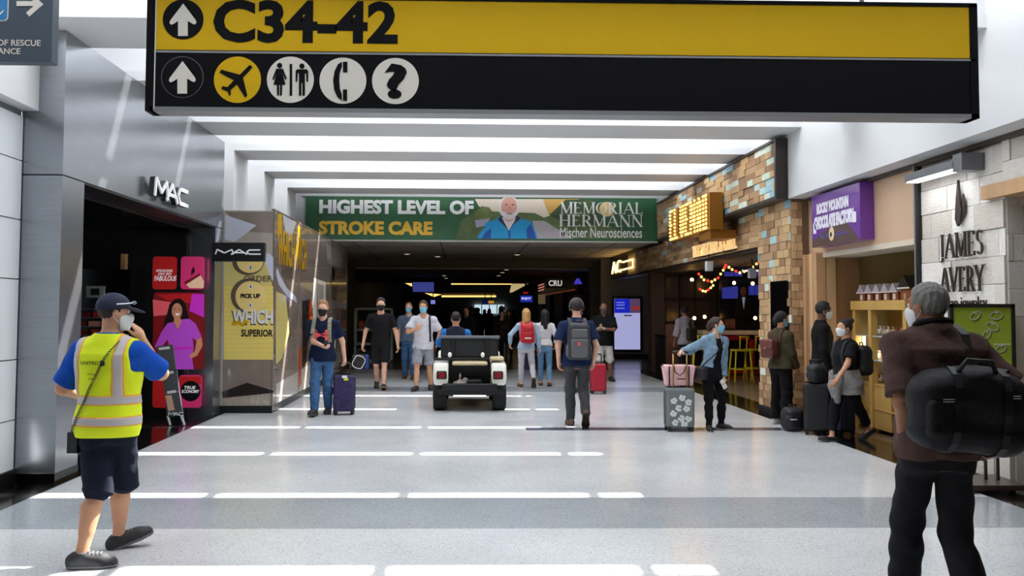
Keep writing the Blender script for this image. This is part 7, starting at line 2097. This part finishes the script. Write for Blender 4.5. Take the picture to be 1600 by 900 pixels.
# ================================================================ hall beyond the white bays
for (px, py) in ((636, 396), (684, 400), (808, 397), (791, 420.5), (785, 425), (779, 430), (694, 430), (697, 434)):
    near_ = py < 410; zc_ = 3.53 if near_ else 3.22; q = fl(px, py, zc_); x, y = q.x, q.y
    d = empty('recessed_downlight', (x, y, zc_ - .03), label='small round recessed lamp in the low grey ceiling past the banner' if near_ else 'small round recessed lamp in the dim ceiling beyond the grey frame', cat='lamp', group='recessed lamps in the low ceiling' if near_ else 'recessed lamps beyond the frame')
    MB().cyl((x, y, zc_ - .025), (x, y, zc_), .12, .12, 18).build('trim_ring', M_white, d)
    MB().cyl((x, y, zc_ - .032), (x, y, zc_ - .024), .08, .08, 16).build('lens', mat('downlight_lens', (255, 236, 205), emit=.8), d)
def hang_screen(px0, px1, py0, py1, Y, m, label, cap=None, capm=None):
    a = aty(px0, py1, Y); b = aty(px1, py0, Y); ceil_ = 3.22 if Y < 52 else 4.6
    s = empty('hanging_monitor', ((a.x + b.x) / 2, Y, a.z), label=label, cat='screen')
    bx('casing', M_black, s, a.x - .04, b.x + .04, Y, Y + .1, a.z - .04, b.z + .04); bx('screen', m, s, a.x, b.x, Y - .006, Y, a.z, b.z)
    if b.z + .04 < ceil_: MB().cyl(((a.x + b.x) / 2, Y + .05, b.z), ((a.x + b.x) / 2, Y + .05, ceil_), .03, .03, 8).build('hanger_rod', M_black, s)
    if cap:
        f_ = Frame((a.x, Y - .006, a.z), (1, 0, 0)); w, h = b.x - a.x, b.z - a.z
        lettering(cap, f_, w * .1, w * .9, h * .3, h * .75, capm, s, .002, .004, bold=.03)
    return s
hang_screen(645, 678, 441, 456, 42, mat('monitor_blue', (76, 84, 170), emit=.5), 'large blue flight monitor hanging under the dark ceiling')
hang_screen(673, 680, 469, 475, 60, mat('monitor_pale', (130, 140, 230), emit=.8), 'tiny pale blue monitor far down the hall')
hang_screen(813, 832, 462, 472, 50, mat('monitor_royal', (40, 60, 190), emit=.6), 'blue and white sign screen left of the wine bar', 'ENJOY', mat('monitor_white', (220, 220, 250), emit=.9))
hang_screen(754, 762, 470, 475, 64, mat('gate_sign_navy', (24, 26, 110), emit=.4), 'navy gate sign far down the hall')
hang_screen(763, 772, 470, 474, 64.5, mat('gate_sign_amber', (220, 160, 50), emit=.6), 'amber gate sign beside the navy one')
hang_screen(817, 825, 456, 459, 49, mat('red_sign', (170, 30, 40), emit=.5), 'small red sign above the blue and white screen')
# warm coves of the high ceiling
COVE = mat('warm_cove', (230, 196, 110), emit=1.6)
for (pts, lab) in ((((630, 441), (644, 441), (644, 448)), 'bright warm cove light edge by the large blue monitor'), (((664, 458), (690, 460), (678, 464)), 'warm cove light edge under the large blue monitor')):
    Y = 56 if pts[0][0] < 650 else 62
    c_ = empty('cove_light', tuple(aty(*pts[0], Y)), label=lab, cat='lamp')
    adopt(MB().prism([(aty(*p, Y).x, aty(*p, Y).z) for p in pts], Frame((0, Y, 0), (1, 0, 0)), 0, .3).build('cove_panel', COVE, None), c_)
def cove_bar(px0, px1, py, Y, lab, px2=None, py2=None):
    a, b = aty(px0, py, Y), aty(px1, py2 or py, px2 or Y)
    c_ = empty('cove_light', tuple(a), label=lab, cat='lamp')
    adopt(MB().ribbon([a, b], (0, 0, 1), .14, .1).build('cove_panel', COVE, None), c_); 
    adopt(MB().ribbon([a + Vector((0, .08, .12)), b + Vector((0, .08, .12))], (0, 0, 1), .3, .06).build('valance', M_browngrey, None), c_)
cove_bar(690, 775, 463, 70, 'long warm cove strip across the far ceiling'); cove_bar(705, 815, 443, 58, 'near warm cove strip across the high ceiling')
rp_ = [aty(800, 441, 56), aty(830, 441, 56), aty(800, 457, 56), aty(796, 457, 56)]
c_ = empty('cove_light', tuple(rp_[0]), label='broad slanting warm cove panel beside the wine bar', cat='lamp')
adopt(MB().prism([(p.x, p.z) for p in rp_], Frame((0, 56, 0), (1, 0, 0)), 0, .2).build('cove_panel', mat('warm_cove_soft', (206, 188, 130), emit=.7), None), c_)
a, b = aty(741, 490, 88), aty(790, 476, 88)
fw_ = bx('window_1', mat('far_window_glow', (190, 214, 226), emit=1.0), None, a.x, b.x, 89.8, 89.95, a.z, b.z); tag(fw_, kind='structure')
for x in np.linspace(a.x, b.x, 5): bx('window_bar', M_dark, fw_, x - .04, x + .04, 89.72, 89.8, a.z, b.z)
# wine bar on the right beyond the frame
wb_ = empty('wine_bar_front', (4.9, 42, 0), label='dark brown wine bar front with small white letters beyond the frame', cat='storefront')
M_wine = mat('dark_walnut', (44, 30, 25), rough=.5, var=.2, vscale=3)
bx('fascia', M_wine, wb_, 4.55, 4.8, 35.5, 52, 2.55, 3.22)
bx('fascia_end', M_wine, wb_, 4.55, 7.6, 35.3, 35.5, 2.55, 3.22)
bx('dark_opening', M_dark, wb_, 5.3, 5.4, 36, 52, 0, 2.55)
for y in (35.5, 41, 47, 51.7): bx('post', M_wine, wb_, 4.6, 4.85, y, y + .28, 0, 2.55)
bx('lit_rail', mat('copper_glow', (150, 70, 44), emit=.3), wb_, 4.52, 4.56, 36, 51, 2.5, 2.55)
q0 = aty(857, 447, 35.25); q1 = aty(878, 438, 35.25)
sg3 = bx('sign_plate', M_black, wb_, q0.x - .1, q1.x + .1, 35.2, 35.3, q0.z - .08, q1.z + .08)
lettering('CRU', Frame((q0.x, 35.2, q0.z), (1, 0, 0)), 0, q1.x - q0.x, 0, q1.z - q0.z, mat('sign_letter_glow', (230, 225, 215), emit=.6), sg3, .002, .01, bold=.03)
for k in range(3):
    a = aty(841, 445 + k * 4.2, 37.5); lamp = empty('red_neon_bar', tuple(a), label='short pinkish neon bar stacked at the wine bar corner', cat='lamp', group='neon bars at the wine bar')
    adopt(MB().obox(a + Vector((.12, 0, 0)), (.13, .03, .022), Matrix.Rotation(-.3, 3, 'Y')).build('neon_tube', mat('pink_neon', (200, 120, 110), emit=.9), None), lamp)
q = aty(903, 439, 34.9)
pl2 = empty('purple_lamp', tuple(q), label='violet glowing pyramid lamp hanging in the wine bar', cat='lamp')
adopt(MB().cyl(q - Vector((0, 0, .12)), q + Vector((0, 0, .1)), .17, .05, 6).build('shade', mat('violet_glow', (70, 60, 190), emit=.8), None), pl2)
adopt(MB().cyl(q + Vector((0, 0, .1)), (q.x, q.y, 3.22), .015, .015, 6).build('flex', M_black, None), pl2)
bx('menu_panel', mat('menu_glow', (150, 130, 96), emit=.25), wb_, aty(841, 470, 37).x, aty(852, 470, 37).x, 37, 37.05, aty(845, 475, 37).z, aty(845, 460, 37).z)
bx('poster_panel', mat('poster_taupe', (120, 100, 92)), wb_, aty(896, 480, 35.2).x, aty(910, 480, 35.2).x, 35.25, 35.3, 1.2, 2.3)
# shopfronts on the left beyond the hoarding
ls = empty('dim_shopfront', (-4.8, 29, 0), label='dim shopfront with narrow lit panels behind the tall man in black', cat='storefront')
for i, (y, c, e_) in enumerate(((25.6, (150, 76, 40), .15), (26.9, (160, 140, 60), .18), (28.3, (150, 160, 170), .2), (30.0, (120, 80, 50), .12))):
    bx('window_panel', mat('shop_panel_%d' % i, c, var=.6, vscale=4, emit=e_), ls, -4.62, -4.6, y, y + .8, .5, 2.3)
    bx('mullion', M_black, ls, -4.64, -4.54, y + .8, y + .95, 0, 2.7)
bx('fascia', M_black, ls, -5.2, -4.5, 24.4, 33, 2.6, 3.5)
bx('back_panel', M_dark, ls, -4.8, -4.65, 24.4, 33, 0, 2.6)
# pale green framed display case behind the tall man
q = fl(583, 566); M_mint = mat('mint_frame', (170, 186, 176), rough=.5)
dc = empty('display_case', tuple(q), label='pale mint framed display case with orange goods behind the tall man in black', cat='cabinet')
w_ = .62
for (x0, x1) in ((-w_, -w_ + .07), (w_ - .07, w_)): bx('frame_post', M_mint, dc, q.x + x0, q.x + x1, q.y, q.y + .4, 0, 1.75)
for z in (.0, .55, 1.0, 1.68): bx('shelf', M_mint, dc, q.x - w_, q.x + w_, q.y, q.y + .4, z, z + .07)
bx('back_board', M_dark, dc, q.x - w_, q.x + w_, q.y + .38, q.y + .4, 0, 1.75)
for i in range(5):
    x = q.x - .4 + i * .2; o = empty('orange_snack_bag', (x, q.y + .15, 1.07), label='orange snack packet in the mint display case', cat='snack', group='snack packets in the mint case')
    adopt(MB().obox((x, q.y + .15, 1.2), (.085, .05, .13), Matrix.Rotation(.1 * (i - 2), 3, 'Y')).build('packet', mat('orange_packet', (214, 100, 30), rough=.35), None, bevel=.03), o)
